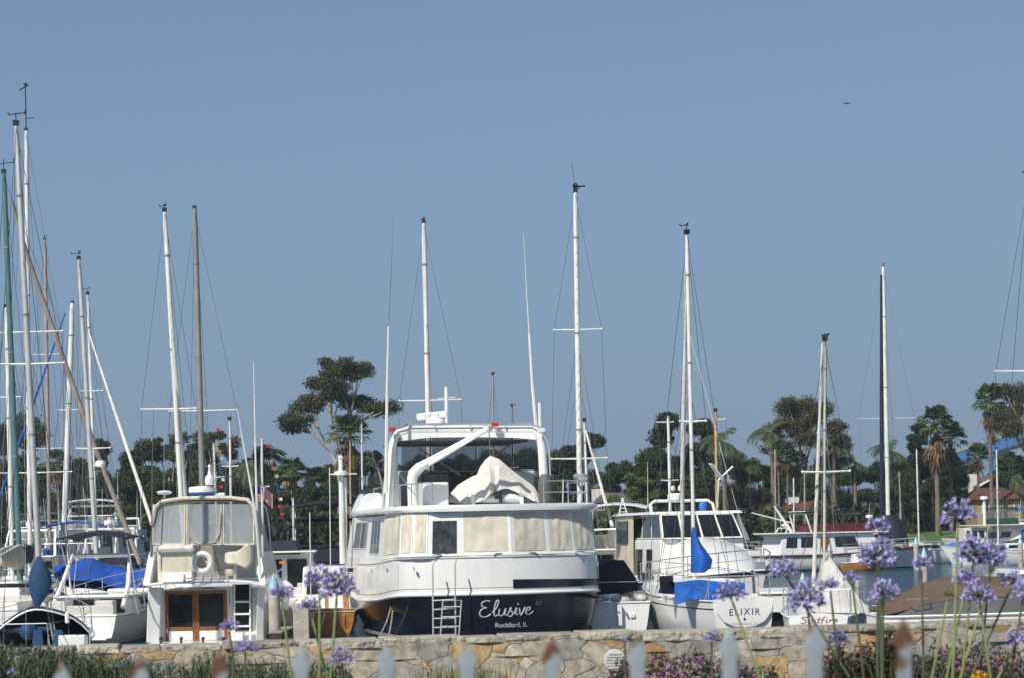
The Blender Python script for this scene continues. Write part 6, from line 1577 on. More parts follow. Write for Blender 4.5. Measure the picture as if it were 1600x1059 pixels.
cruiser('white cruiser with aerials behind the leaning spar', 176, 142, 0, 10, 3.5, group=LG, arch=2, tall=.4, whips=3, zs=1.4)
cruiser('small white cruiser with steel rails behind the teal mast', 30, 96, -5, 8, 2.8, fly=False, arch=1, group=LG, zs=1.1, tall=-.1, whips=2)
cruiser('white cruiser with dark cockpit canopy beside the leaning spar', 168, 97, 4, 8, 2.8, fly=False, arch=1, group=LG, zs=1.1, tall=-.1, whips=2, canopy='canvas_navy')
tarp = Thing('blue_tarpaulin', 'royal blue tarpaulin draped over the cruiser left of the fishing boat', 'tarpaulin', tuple(P(182, 900, 73)))
rows = []
for j in range(9):
    t = j/8; row = []
    for i in range(21):
        s_ = i/20; x = 84+146*s_; yt = [878, 872, 866, 880, 884, 884][min(5, int(s_*5.99))]; 
        k = s_*5; k0 = int(min(4, k)); yt = [884, 876, 868, 881, 885, 890][k0]*(1-(k-k0))+[884, 876, 868, 881, 885, 890][k0+1]*(k-k0)
        yb = [902, 920, 918, 926, 938, 918][k0]*(1-(k-k0))+[902, 920, 918, 926, 938, 918][k0+1]*(k-k0)
        f = abs(t-.45)/.55; D = 73+1.6*(t-.45)
        row.append(tarp.at(x, yt+(yb-yt)*f**1.6+1.2*math.sin(s_*23+t*5), D))
    rows.append(row)
m = MB(); m.loft(rows, False); tarp.part('sheet', m, 'canvas_royal')
# numbers on the hull beside the fishing boat
m = text_mb('4106 HU', .26, .003); o_ = tp_.at(192, 935, 72)
o_ = tp_.part('registration', warp(m, lambda x, y, z: (-1.46-z, 2.6-x, .95+y)), 'letter_navy', smooth=False)
CG = 'boats between the fishing boat and the big yacht'
cc = cruiser('white cabin cruiser with navy windscreen cover and slim mast right of the fishing boat', 446, 72, 4, 8.5, 2.3, fly=False, arch=False, group=CG, whips=1, zs=1.0, zb=1.5, tall=.1)
m = MB(); e0, e1 = cc.at(412, 866, 74), cc.at(470, 843, 74); m.frustum([(e0.x, e0.y-.6, e0.z), (e1.x, e0.y-.6, e0.z), (e1.x, e0.y+1.2, e0.z), (e0.x, e0.y+1.2, e0.z)], [(e0.x+.2, e0.y-.3, e1.z), (e1.x-.15, e0.y-.3, e1.z), (e1.x-.15, e0.y+1, e1.z), (e0.x+.2, e0.y+1, e1.z)]); cc.part('windscreen_cover', m, 'canvas_navy', smooth=False, bevel=.05)
m = MB(); e0, e1 = cc.at(420, 880, 71.8), cc.at(436, 874, 71.8); m.box(e0.x+.32, e0.x+.5, e0.y, e0.y+.1, e0.z, e0.z+.07); cc.part('orange_lamp', m, 'orange', smooth=False)
cruiser('cruiser under a big navy canopy behind the white post mast', 500, 92, 0, 10, 3.2, canopy='canvas_navy', fly=False, arch=1, group=CG, whips=1, zs=1.4, tall=-.2, bimini='canvas_navy', cabmat='canvas_navy', radar=False)
wdn = Thing('wooden_boat', 'varnished wooden boat with white post mast and radar beside the big yacht', 'boat', tuple(waterloc(509, 66)), 4, CG)
hw = Hull(wdn, 9, 2.1, .68, 1.2, tw=.8, material='varnish', rake=.7)
m = MB(); m.tube([(-.85, .0, .74), (.85, 0, .74)], .05, 6); wdn.part('transom_rail', m, 'varnish')
cabin_block(wdn, -.75, .75, 2.2, 6.5, .6, 1.95, .1, .05, .5, 'gelcoat', wins=[('aft', .1, .36, .4, .85), ('aft', .48, .55, .03, .95, 'varnish'), ('aft', .86, .96, .03, .9, 'varnish'), ('port', .2, .4, .5, .85), ('star', .5, .8, .5, .85)], name='wheelhouse')
m = MB(); a_, b_ = wdn.at(535, 880, 66.5), wdn.at(532, 716, 66.5); m.tube([a_, b_], [.08, .06], 8); ms = wdn.part('post_mast', m, 'gelcoat')
m = MB(); e = wdn.at(533, 739, 66.4); m.lathe(e, [(.12, -.06), (.2, -.04), (.2, .05), (.1, .08)], 14); m.tube([e-Vector((.35, 0, .02)), e+Vector((.45, 0, -.02))], .02, 5); wdn.part('radar_dome', m, 'radome', parent=ms)
m = MB(); a_, b_ = wdn.at(540, 880, 66.6), wdn.at(539, 745, 66.6); m.tube([a_, b_], .05, 6); m.ball(wdn.at(532, 714, 66.5), .08, 6, 4); wdn.part('mast_pipe', m, 'gelcoat', parent=ms)
for x_, y_, x2, y2 in ((484, 800, 486, 950), (515, 730, 517, 940)):
    m = MB(); m.tube([wdn.at(x2, y2, 67), wdn.at(x_, y_, 67)], .015, 4); wdn.part('antenna', m, 'white_mast')
m = MB()
for k in range(5): m.tube([(-.7+.3*k, -.1, .3), (-.55+.3*k, .1, .95)], .016, 5)
wdn.part('folded_ladder', m, 'steel')
sailboat('slim-masted sloop right of the shaggy fan palms', 458, 775, 459, 870, 80, 3, [], 0, 8, 2.4, group=CG, head=.3)
sailboat('tan-masted sloop just left of the umbrella eucalyptus trunk', 547, 685, 548, 850, 108, 3, [], 0, 8.5, 2.6, 'wood_mast', group=CG, head=.2)
sailboat('thin white-masted sloop left of the satellite dish', 565, 658, 567, 850, 120, 2.8, [], 0, 8.5, 2.6, group=CG, head=.2)
cruiser('white flybridge cruiser with life ring just right of the big yacht', 952, 88, -12, 9, 3.0, fly=True, arch=False, group='boats right of the big yacht', whips=2, zs=1.0, tall=-.15, bimini='gelcoat', cabmat='gelcoat_cream')
# far row by the opposite shore
OG = 'boats at the far docks'
tw_ = Thing('trawler', 'white trawler with burgundy trim at the far dock below the red tiled roof', 'motor boat', tuple(waterloc(1190, 150)), -72, OG)
th_ = Hull(tw_, 11.5, 3.6, 1.0, 1.5, tw=.85, rake=.8, boot='black', rail='burgundy', railr=.07)
# stern lies left in local frame; the bow points right... lettering free
q0 = lambda x, y, D=150: tw_.at(x, y, D)
o, q = cabin_block(tw_, -1.55, 1.55, -1.0+1.6, 8.2, 1.1, 2.45, .08, .3, .9, 'gelcoat', wins=[('star', .05, .16, .35, .85), ('star', .20, .36, .35, .85), ('star', .40, .50, .1, .85, 'teak'), ('star', .55, .78, .35, .85), ('port', .1, .4, .35, .85)], name='saloon')
m = MB(); m.box(-1.7, 1.7, .2, 8.4, 2.46, 2.56); tw_.part('boat_deck', m, 'gelcoat', smooth=False, bevel=.03)
m = MB(); m.box(-1.4, 1.4, 3.2, 7.4, 2.57, 3.1); tw_.part('flybridge_coaming', m, 'burgundy', smooth=False, bevel=.05)
m = MB(); m.tube([(-1.3, 3, 2.6), (-1.2, 2.6, 3.9), (1.2, 2.6, 3.9), (1.3, 3, 2.6)], .06, 6); m.tube([(-1.2, 2.6, 3.8), (1.2, 6.6, 3.75)], .04, 5); fa = tw_.part('bimini_frame', m, 'gelcoat')
m = MB(); m.box(-1.3, 1.3, 2.5, 6.5, 3.82, 3.9); tw_.part('bimini', m, 'canvas_navy', parent=fa, smooth=False)
m = MB(); m.tube([(0, 2.2, 2.6), (0, 1.0, 4.3)], [.12, .07], 6); m.tube([(0, 2.2, 3.2), (0, -.6, 3.9)], .05, 5); tw_.part('mast_and_boom', m, 'gelcoat')
th_.rail(.45, .98, .6, 8, .06, .02)
tw2 = cruiser('white trawler with clear windscreen left of the burgundy-trimmed one', 1178, 156, -78, 10, 3.4, group=OG, arch=1, tall=.2, zs=1.2, whips=1, cabmat='gelcoat')
cruiser('white cruiser with rust-brown stern panel at the far dock', 1322, 152, -60, 8, 3, fly=False, arch=False, group=OG, zs=.9, hullmat='gelcoat', canopy='canvas_navy', whips=1)
wb = Thing('workboat', 'small workboat with varnished orange hull at the far dock', 'boat', tuple(waterloc(1316, 148)), -84, OG); Hull(wb, 2.6, 1.6, .75, .9, tw=.8, material='varnish'); cabin_block(wb, -.5, .5, .8, 1.9, .7, 1.5, .08, .05, .3)
cruiser('white cruiser with dark stripe moored left of the piling with a pale blue cap', 1404, 186, 80, 8, 3, fly=False, arch=1, group=OG, zs=1.0, whips=1)
gb = None
gb = Thing('cabin_boat', 'white cabin boat with green wheelhouse top and flat roof before the yellow house', 'boat', tuple(waterloc(1486, 196)), -84, OG)
Hull(gb, 9.5, 3.1, 1.0, 1.4, tw=.8, rake=.7, material='gelcoat', rail='canvas_green', boot='canvas_green')
cabin_block(gb, -1.2, 1.2, .8, 3.0, .95, 2.6, .05, .05, .2, 'gelcoat_cream', wins=[('star', .1, .3, .45, .85), ('star', .36, .56, .45, .85), ('star', .64, .86, .45, .85)], name='wheelhouse')
m = MB(); m.box(-1.6, 1.6, 1.2, 6.6, 2.75, 2.84); rf = gb.part('roof', m, 'gelcoat_cream', smooth=False)
m = MB(); m.box(-1.1, 1.1, 3.4, 5.6, 2.85, 3.35); gb.part('upper_screen', m, 'canvas_green', smooth=False, bevel=.05)
m = MB(); m.box(-1.0, 1.0, 3.5, 5.4, 3.36, 4.2); gb.part('upper_windows', m, 'vinyl_clear', smooth=False); 
m = MB(); m.box(-1.05, 1.05, 3.4, 5.5, 4.2, 4.28); gb.part('upper_roof', m, 'canvas_green', smooth=False)
m = MB(); m.tube([(0, 3, 2.8), (0, 3, 5.0)], .12, 8); m.lathe((0, 3, 4.95), [(.3, 0), (.36, .1), (.3, .3)], 12); gb.part('radar_post', m, 'radome')
for u, v in ((-1.5, 6.4), (1.5, 6.4), (1.5, 1.3), (-1.5, 1.3)):
    m = MB(); m.tube([(u, v, 1.1), (u, v, 2.8)], .04, 5); gb.part('roof_post', m, 'gelcoat', parent=rf)
cruiser('white boat with blue canvas and flag at the far right dock', 1640, 196, 70, 8, 3, fly=True, arch=False, group=OG, zs=1.1, canopy='canvas_blue', whips=2, bimini='canvas_blue')
gk = Thing('covered_boat', 'long boat under a dark green tarpaulin at the right edge', 'boat', tuple(waterloc(1556, 186)), -88, OG); Hull(gk, 8, 2.6, .9, 1.2, tw=.8)
rings = [[(u*1.3, 8*i/10, 1.0+.9*(1-abs(u)**1.6)*math.sin(math.pi*(i+.8)/11.6)) for u in (-1, -.7, -.3, 0, .3, .7, 1)] for i in range(11)]
m = MB(); m.loft(rings, False); gk.part('tarpaulin', m, 'canvas_green')
bk = Thing('covered_boat', 'small boat under a bright blue tarpaulin by the lawn', 'boat', tuple(waterloc(1452, 190)), -86, OG); Hull(bk, 6, 2.2, .6, .8, tw=.8)
rings = [[(u*1.1, 6*i/10, .6+.9*(1-abs(u)**1.6)*math.sin(math.pi*(i+.8)/11.6)) for u in (-1, -.7, -.3, 0, .3, .7, 1)] for i in range(11)]
m = MB(); m.loft(rings, False); bk.part('tarpaulin', m, 'bright_blue')
sk_ = Thing('skiff', 'white skiff end with rails right of the lawn-side pilings, behind the brown tarpaulin', 'boat', tuple(waterloc(1548, 66)), -85, None); Hull(sk_, 6, 2.1, .95, 1.1, tw=.85)
cabin_block(sk_, -.7, .7, 1.0, 3.6, .9, 1.35, .1, .2, .5)
rd_ = Thing('covered_boat', 'boat with red hull and brown-grey cover left of the brown launch', 'boat', tuple(waterloc(1380, 62)), -80, None); Hull(rd_, 5, 2.0, .9, 1.05, tw=.8, material='burgundy')
rings = [[(u*1.0, 5*i/10, .9+.5*(1-abs(u)**1.6)*math.sin(math.pi*(i+.8)/11.6)) for u in (-1, -.7, -.3, 0, .3, .7, 1)] for i in range(11)]
m = MB(); m.loft(rings, False); rd_.part('tarpaulin', m, 'canvas_brown')
rd_.e.scale = (1, 1, .7)

for o_ in [o for o in bpy.data.objects if o.type == 'EMPTY' and o.get('group') == OG]:
    if o_.name.split('.')[0] != 'trawler' and o_.location.y < 175: o_.scale = (.82, .82, .74)
# ------------------------------------------------------------------ docks, pilings, dock box
def dock(label, x0, x1, D, dep, z=.42, name='floating_dock'):
    a, b = P(x0, 950, D), P(x1, 950, D)
    t = Thing(name, label, 'dock', (a.x, D, 0)); W_ = b.x-a.x
    m = MB(); n = max(2, int(W_/.16)); 
    for i in range(n): m.box(W_*i/n+.006, W_*(i+1)/n-.006, 0, dep, z-.04, z)
    t.part('planks', m, 'dock', smooth=False); m = MB(); m.box(.02, W_-.02, .02, dep-.02, z-.22, z-.042); t.part('stringer', m, 'dock_dark', smooth=False)
    m = MB(); m.box(.3, W_-.3, .2, dep-.2, -.3, z-.222); t.part('float', m, 'concrete', smooth=False)
dock('short floating dock with white box left of Spitfire', 1192, 1300, 63, 1.6, .50)
dock('long far dock beyond the trawler', 1150, 1420, 160, 1.5, .5)
dock('far dock below the lawn', 1440, 1660, 205, 1.5, .5)
dock('narrow finger dock between fishing boat and wooden boat', 418, 440, 58, 14, .45)
dbx = P(1194, 962, 62.2); t = Thing('dock_box', 'white dock box with sloped lid on the floating dock', 'box', (dbx.x, 62.8, .505))
m = MB(); W_ = 50/px(62.5); m.box(0, W_, 0, .7, 0, .50); t.part('body', m, 'gelcoat', smooth=False, bevel=.02)
m = MB(); m.frustum([(-.05, -.06, .502), (W_+.05, -.06, .502), (W_+.05, .76, .502), (-.05, .76, .502)], [(-.04, -.05, .56), (W_+.04, -.05, .56), (W_+.04, .75, .66), (-.04, .75, .66)]); t.part('lid', m, 'gelcoat', smooth=False, bevel=.012)
def piling(x, ytop, D, r, label, cap=True, square=False, grp='dock pilings with pale blue caps'):
    w = waterloc(x, D); zt = P(x, ytop, D).z
    t = Thing('piling', label, 'piling', tuple(w), 0, grp); ch = .36*(r/.14) if cap else 0
    m = MB()
    if square: m.box(-r, r, -r, r, -1, zt-ch)
    else: m.lathe((0, 0, 0), [(r*1.05, -1), (r, .4), (r, zt-ch)], 14)
    t.part('post', m, 'pile', smooth=not square)
    if cap:
        m = MB(); m.lathe((0, 0, zt-ch), [(r*1.03, -.12), (r*1.06, 0), (r*.58, ch*.5), (.01, ch)], 8); t.part('cap', m, 'pile_cap', smooth=False)
piling(430, 895, 59, .15, 'concrete piling with pointed pale blue cap right of the fishing boat')
piling(472, 943, 57.5, .19, 'thick square grey piling without cap left of the wooden boat', False, True)
piling(978, 879, 63, .14, 'piling with pointed blue cap beside the small keelboat')
piling(1256, 893, 62, .13, 'piling with blue cap behind the white dock box')
piling(1297, 848, 140, .17, 'distant piling with blue cap at the burgundy trawler')
piling(1432, 838, 150, .17, 'distant piling with pale cap at the left end of the lawn')
piling(1445, 854, 95, .15, 'piling with pointed blue cap left of the tall flower stems')
piling(1497, 858, 75, .17, 'thick piling with pointed blue cap behind the tall flower stems')
piling(1595, 838, 150, .17, 'distant piling with cap at the right frame edge')
piling(1341, 898, 70, .07, 'slim white piling right of Spitfire tent')
# flags
def flag(label, x, y, D, w, hgt, pole, name='flag', style='us'):
    p = P(x, y, D); t = Thing(name, label, 'flag', tuple(p))
    m = MB(); pl_ = t.at(*pole[0]), t.at(*pole[1]); m.tube(pl_, .02, 5); t.part('flagpole', m, 'white_mast')
    nx, nz = 26, 13; W_, H_ = w/px(D), hgt/px(D)
    def q(i, j): s_, u = i/nx, j/nz; return Vector((s_*W_, .12*math.sin(s_*9)+.05*math.sin(s_*20+u*3), -u*H_-s_*s_*H_*.55-.04*math.sin(s_*9)))
    sets = {}
    for i in range(nx):
        for j in range(nz):
            if style == 'us': k = 'flag_blue' if (i < nx*.4 and j < 7) else ('red' if j % 2 == 0 else 'flag_white')
            else: k = 'flag_blue' if (i < 6 or i > 20 or j < 3 or j > 9) else 'orange'
            sets.setdefault(k, []).append((q(i, j), q(i+1, j), q(i+1, j+1), q(i, j+1)))
    for k, qs in sets.items():
        m = MB()
        for q_ in qs: m.add(q_, [(0, 1, 2, 3)])
        t.part({'flag_blue': 'canton', 'red': 'red_stripes', 'flag_white': 'white_stripes', 'orange': 'emblem'}[k], m, k, smooth=False)
flag('American flag with red and white stripes drooping behind the fishing boat', 401, 757, 75, 24, 24, ((399, 900, 75), (401, 750, 75)))
flag('small blue burgee with orange disc right of the big yacht', 880, 752, 78, 14, 11, ((879, 800, 78), (880, 748, 78)), style='b')
def pennants(label, a, b, D, n):
    t = Thing('signal_flags', label, 'flags', tuple(P(a[0], a[1], D))); p0, p1 = t.at(a[0], a[1], D), t.at(b[0], b[1], D)
    m = MB(); m.tube([p0, p1], .01, 4); t.part('line', m, 'wire')
    for k in range(n):
        c = p0.lerp(p1, (k+.5)/n); s_ = .075; c = c+Vector((.05*math.sin(k*2.1), 0, 0)); m = MB(); m.slab([c+Vector((-s_, 0, s_)), c+Vector((s_, .03, s_*.6)), c+Vector((s_, .02, -s_)), c+Vector((-s_, 0, -s_*.8))], .006)
        t.part('pennant', m, ['red', 'flag_white', 'flag_blue', 'canvas_tan', 'orange', 'black'][(k*5+k//3) % 6], smooth=False)
pennants('string of small coloured signal flags left of the date palm', (340, 665), (348, 765), 108, 9)
pennants('string of small coloured signal flags right of the American flag', (421, 690), (444, 820), 95, 11)
# ------------------------------------------------------------------ garden between fence and wall
def garden_z(x, y): return near_z(x, y)
def leafquad(mb, o, d, L, w, bend=.0):
    d = Vector(d).normalized(); s_ = d.cross(Vector((.1, .2, 1)));
    if s_.length < .01: s_ = Vector((1, 0, 0))
    s_.normalize(); o = Vector(o); m_ = o+d*L*.5; e = o+d*L+Vector((0, 0, -bend*L))
    mb.add([o, m_+s_*w*.5, e, m_-s_*w*.5], [(0, 1, 2, 3)])
def rosemary(label, x0, x1, D, tops, n, seed):
    r = random.Random(seed); c = P((x0+x1)/2, 1059, D); gz = garden_z(c.x, D)
    t = Thing('rosemary_bush', label, 'bush', (c.x, D, gz), 0, 'rosemary bushes along the foot of the wall'); W_ = (x1-x0)/2/px(D)
    st = MB(); lf = MB()
    for i in range(n):
        u = r.uniform(-1, 1); xp = (x0+x1)/2+u*(x1-x0)/2; yy = r.uniform(-.45, .45)
        k = (u+1)/2*(len(tops)-1); k0 = int(min(len(tops)-2, k)); tp = tops[k0]*(1-(k-k0))+tops[k0+1]*(k-k0)
        tip = t.at(xp, tp+abs(r.gauss(0, 1))*16*(1+abs(yy)), D+yy); base = Vector((tip.x+r.uniform(-.1, .1), yy+r.uniform(-.05, .05), 0))
        mid = base.lerp(tip, .5)+Vector((r.uniform(-.03, .03), r.uniform(-.03, .03), 0)); tip = tip+Vector((r.uniform(-.04, .04), 0, 0))
        st.tube([base, mid, tip], [.004, .003, .0015], 3, False)
        hh = (tip-base).length; m_ = 34
        for j in range(m_):
            q = 1-(j/m_)*.62; p = base.lerp(mid, q*2) if q < .5 else mid.lerp(tip, q*2-1)
            a = r.uniform(0, 6.283); e = r.uniform(.35, .95); L = .030*(1.15-q*.45)*r.uniform(.8, 1.25)
            leafquad(lf, p, (math.cos(a)*math.cos(e), math.sin(a)*math.cos(e), math.sin(e)), L*1.25, .0065)
    t.part('stems', st, 'aga_stem_dark', smooth=False); t.part('foliage', lf, 'rosemary', smooth=False)
rosemary('dense dark rosemary bush at the far left foot of the wall', -20, 150, 10.9, [1000, 1004, 1012, 1018], 330, 1)
rosemary('rosemary bush with upright sprigs left of the fishing boat', 140, 300, 11.1, [1018, 1026, 1034, 1040], 190, 2)
rosemary('rosemary bush with upright sprigs below the teak doors', 290, 420, 11.1, [1034, 1012, 1034, 1030], 170, 3)
rosemary('low rosemary bush below the wooden boat', 410, 545, 11.0, [1034, 1038, 1028, 1040], 170, 4)

def tuft(label, x, D, n, h, seed, spread=.22, flowers=6):
    r = random.Random(seed); c = P(x, 1059, D); gz = garden_z(c.x, D); t = Thing('grass_tuft', label, 'plant', (c.x, D, gz), 0, 'spiky grassy clumps by the wall')
    m = MB()
    for i in range(n):
        a = r.uniform(0, 6.283); lean = abs(r.gauss(0, .32)); L = h*r.uniform(.65, 1.1); b = Vector((r.gauss(0, spread*.4), r.gauss(0, spread*.4), 0))
        d = Vector((math.cos(a)*math.sin(lean), math.sin(a)*math.sin(lean), math.cos(lean))); p1 = b+d*L*.55; p2 = b+d*L+Vector((d.x*.12, d.y*.12, -.05*lean)); w = Vector((-math.sin(a), math.cos(a), 0))*.006
        m.add([b-w, b+w, p1+w*.9, p2, p1-w*.9], [(0, 1, 2, 4), (4, 2, 3)])
    t.part('blades', m, 'grass_blade', smooth=False)
    for i in range(flowers):
        hx = r.uniform(-spread*1.2, spread*1.2); hz = h*r.uniform(.85, 1.12); s_ = MB(); s_.tube([(hx*.4, 0, 0), (hx, r.uniform(-.1, .1), hz)], .003, 4); t.part('flower_stem', s_, 'aga_stem')
        f = MB(); 
        for k in range(22):
            a = r.uniform(0, 6.283); e = r.uniform(-.6, 1.3); leafquad(f, (hx+r.gauss(0, .008), r.gauss(0, .008), hz+r.uniform(-.02, .02)), (math.cos(a)*math.cos(e), math.sin(a)*math.cos(e), math.sin(e)), .022, .010)
        t.part('flower', f, 'yellow' if r.random() < .65 else 'orange_flower', smooth=False)
tuft('spiky olive grass clump below the stern ladder of the big yacht', 692, 10.9, 260, .42, 1, .2, 1)
tuft('tallest spiky grass clump below the yacht name', 744, 11.1, 280, .44, 2, .2, 3)
tuft('spiky grass clump with yellow flowers below the yacht name', 812, 11.2, 220, .34, 3, .3, 8)
tuft('reddish grass clump right of the rusty picket', 902, 11.2, 220, .35, 4, .3, 2)
tuft('small grass clump left of the wall vent', 935, 11.3, 160, .30, 5, .25, 0)
tuft('low grass clump with orange flowers at the piling foot', 640, 11.2, 130, .24, 6, .2, 3)
tuft('thin grass clump right of the purple ground cover', 1215, 11.0, 120, .36, 7, .25, 0)
tuft('low yellow flowering clump beneath the tall flower stems at right', 1520, 10.4, 90, .26, 8, .12, 5)

def shrub(label, x0, x1, D, top, seed, n=900, leaf='shrub_leaf', red=.12, size=.03):
    r = random.Random(seed); c = P((x0+x1)/2, 1059, D); gz = garden_z(c.x, D); t = Thing('shrub', label, 'shrub', (c.x, D, gz), 0, 'leafy shrubs by the wall'); W_ = (x1-x0)/2/px(D); hz = t.at((x0+x1)/2, top, D).z
    g, rd, st = MB(), MB(), MB()
    for i in range(n//7):
        u = r.uniform(-1, 1); v = r.uniform(-.3, .3); hh = hz*(1-.28*u*u)*r.uniform(.5, 1.0); p = Vector((u*W_, v, hh)); st.tube([(u*W_*.6, v*.6, 0), p], .004, 3, False)
        isr = red > .1 and r.random() < red and hh > hz*.6
        for k in range(9):
            a = k*2.4+r.random(); e = r.uniform(.1, 1.0); q = p+Vector((0, 0, -.02*k*.7)); leafquad(rd if isr and k < 5 else g, q, (math.cos(a)*math.cos(e), math.sin(a)*math.cos(e), math.sin(e)), size*r.uniform(.9, 1.5), size*.62, .15)
    t.part('branches', st, 'wood_dark', smooth=False); t.part('foliage', g, leaf, smooth=False); 
    if rd.v: t.part('red_tips', rd, 'shrub_red', smooth=False)
shrub('glossy green shrub with reddish tips below Spitfire', 1280, 1352, 10.9, 1004, 1, 1300, red=.3)
shrub('taller green shrub with bronze leaves under the rusty right picket', 1340, 1432, 11.0, 984, 2, 1700, red=.15)
shrub('low pale green shrub right of the tall stems', 1425, 1500, 10.8, 1022, 3, 900, red=.08)
shrub('low green shrub at the right frame edge', 1490, 1600, 10.6, 1034, 4, 1100, red=.12)
shrub('small green shrub right of the wall vent', 1165, 1240, 11.2, 1036, 5, 700, red=.05)
shrub('small shrub with yellow blossom at far left foot of the wall', 118, 180, 11.6, 1034, 6, 500, red=0)
# purple ground cover
def cover(label, x0, x1, D, top, seed, n):
    r = random.Random(seed); g, f = MB(), MB(); c = P((x0+x1)/2, 1059, D); gz = garden_z(c.x, D)
    W_ = (x1-x0)/2/px(D); hz = P((x0+x1)/2, top, D).z
    for i in range(n):
        u = r.uniform(-1, 1); y = D+r.uniform(-.7, .5); h_ = gz+(hz-gz)*(1-.2*u*u)*r.uniform(.25, 1.0)*(1 if y > D-.3 else .9)+.03*math.sin(u*14)
        p = (c.x+u*W_, y, h_); a = r.uniform(0, 6.283); e = r.uniform(-.2, 1.3)
        if r.random() < .30:
            nn = Vector((r.gauss(0, .4), -.6, .7)).normalized(); s_ = nn.cross(Vector((0, 0, 1))).normalized(); t_ = s_.cross(nn); R_ = r.uniform(.007, .012); P_ = Vector(p)
            f.add([P_]+[P_+(s_*math.cos(k*1.0472)+t_*math.sin(k*1.0472))*R_*(1 if k % 2 else .7) for k in range(6)], [(0, k+1, (k+1) % 6+1) for k in range(6)])
        for k in range(3):
            a += 2; leafquad(g, p, (math.cos(a)*math.cos(e), math.sin(a)*math.cos(e), math.sin(e)), .032, .009)
    o = mesh_obj('ground_cover', g, 'cover_leaf'); tag(o, label+', green leaves', 'ground cover', kind='stuff')
    o = mesh_obj('purple_blossoms', f, 'magenta'); tag(o, label+', the small purple blossoms', 'flowers', kind='stuff')
cover('low purple flowering ground cover right of the wall vent', 948, 1200, 11.1, 1028, 1, 3800)
cover('low purple flowering ground cover at the right corner', 1405, 1640, 11.3, 1014, 2, 4200)

# agapanthus: three flower heads, copied
def aga_head(seed, n=64, R_=.062, up=.1, budfrac=.06, young=False):
    r = random.Random(seed); st, pe, dp, bd = MB(), MB(), MB(), MB()
    for i in range(n):
        z = 1-(i+.5)/n*(1.45-up); z = max(-.6, z); a = i*2.39996+r.uniform(-.2, .2); q = math.sqrt(max(0, 1-z*z)); d = Vector((q*math.cos(a), q*math.sin(a), z*.92)).normalized()
        L = R_*r.uniform(.55, 1.12); b = d*L; st.tube([(0, 0, 0), b], [.0012, .0010], 3, False)
        d2 = (d+Vector((r.gauss(0, .15), r.gauss(0, .15), r.uniform(-.45, .15)))).normalized()
        if young or r.random() < budfrac:
            (st if True else bd).tube([b, b+d2*.010, b+d2*.022], [.0015, .0042, .001], 5); continue
        s_ = d2.cross(Vector((.3, .1, 1))).normalized(); t_ = s_.cross(d2)
        fl = r.uniform(.022, .034); op = r.uniform(.007, .018); tgt = pe
        for k in range(6):
            an = k*1.0472+a; rd_ = s_*math.cos(an)+t_*math.sin(an); tn = -s_*math.sin(an)+t_*math.cos(an)
            p0 = b; p1 = b+d2*fl*.6+rd_*op*.35; p2 = b+d2*fl+rd_*op*1.15
            tgt.add([p0, p1+tn*.0042, p2, p1-tn*.0042], [(0, 1, 2, 3)])
    return st, pe, dp, bd
AH = [aga_head(1), aga_head(2, 54, .058, .25), aga_head(3, 78, .066, .0), aga_head(4, 40, .05, .5)]
AY = aga_head(9, 46, .05, .3, 1, True)
cacheA = {}
def agapanthus(x, y, rpx, label, D=8.6, bx=None, var=0, dark=True, young=False):
    p = P(x, y, D); gz = garden_z(p.x, D); bx = x if bx is None else bx
    bp_ = P(bx, 1059, D); k = (p.z-gz)/max(.05, (p.z-bp_.z)); base = Vector((p.x+(bp_.x-p.x)*min(k, 3), D, gz))
    t = Thing('agapanthus', label, 'flower', tuple(base), 0, 'violet agapanthus flower stalks')
    e = p-base; m = MB(); mid = e*.55+Vector((rnd.uniform(-.012, .012), rnd.uniform(-.02, .02), 0))
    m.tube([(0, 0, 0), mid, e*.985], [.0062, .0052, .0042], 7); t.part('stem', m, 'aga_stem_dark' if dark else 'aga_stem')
    s_ = rpx/px(D)/.094; key = 'y' if young else var % 4
    if key not in cacheA:
        st, pe, dp, bd = AY if young else AH[key]; cacheA[key] = []
        root = mesh_obj('flower_head', st, 'aga_bud', t.e, False); root.location = e
        cacheA[key].append(root)
        for nm, mb, mt in (('petals', pe, 'aga_petal'),):
            if mb.v: o = mesh_obj(nm, mb, mt, root, False); cacheA[key].append(o)
    else:
        root = cacheA[key][0].copy(); COL.objects.link(root); root.parent = t.e; root.location = e
        for o in cacheA[key][1:]: q = o.copy(); COL.objects.link(q); q.parent = root
    root.scale = (s_, s_, s_); root.rotation_euler = (rnd.uniform(-.15, .15), rnd.uniform(-.15, .15), rnd.uniform(0, 6.28))
    return t
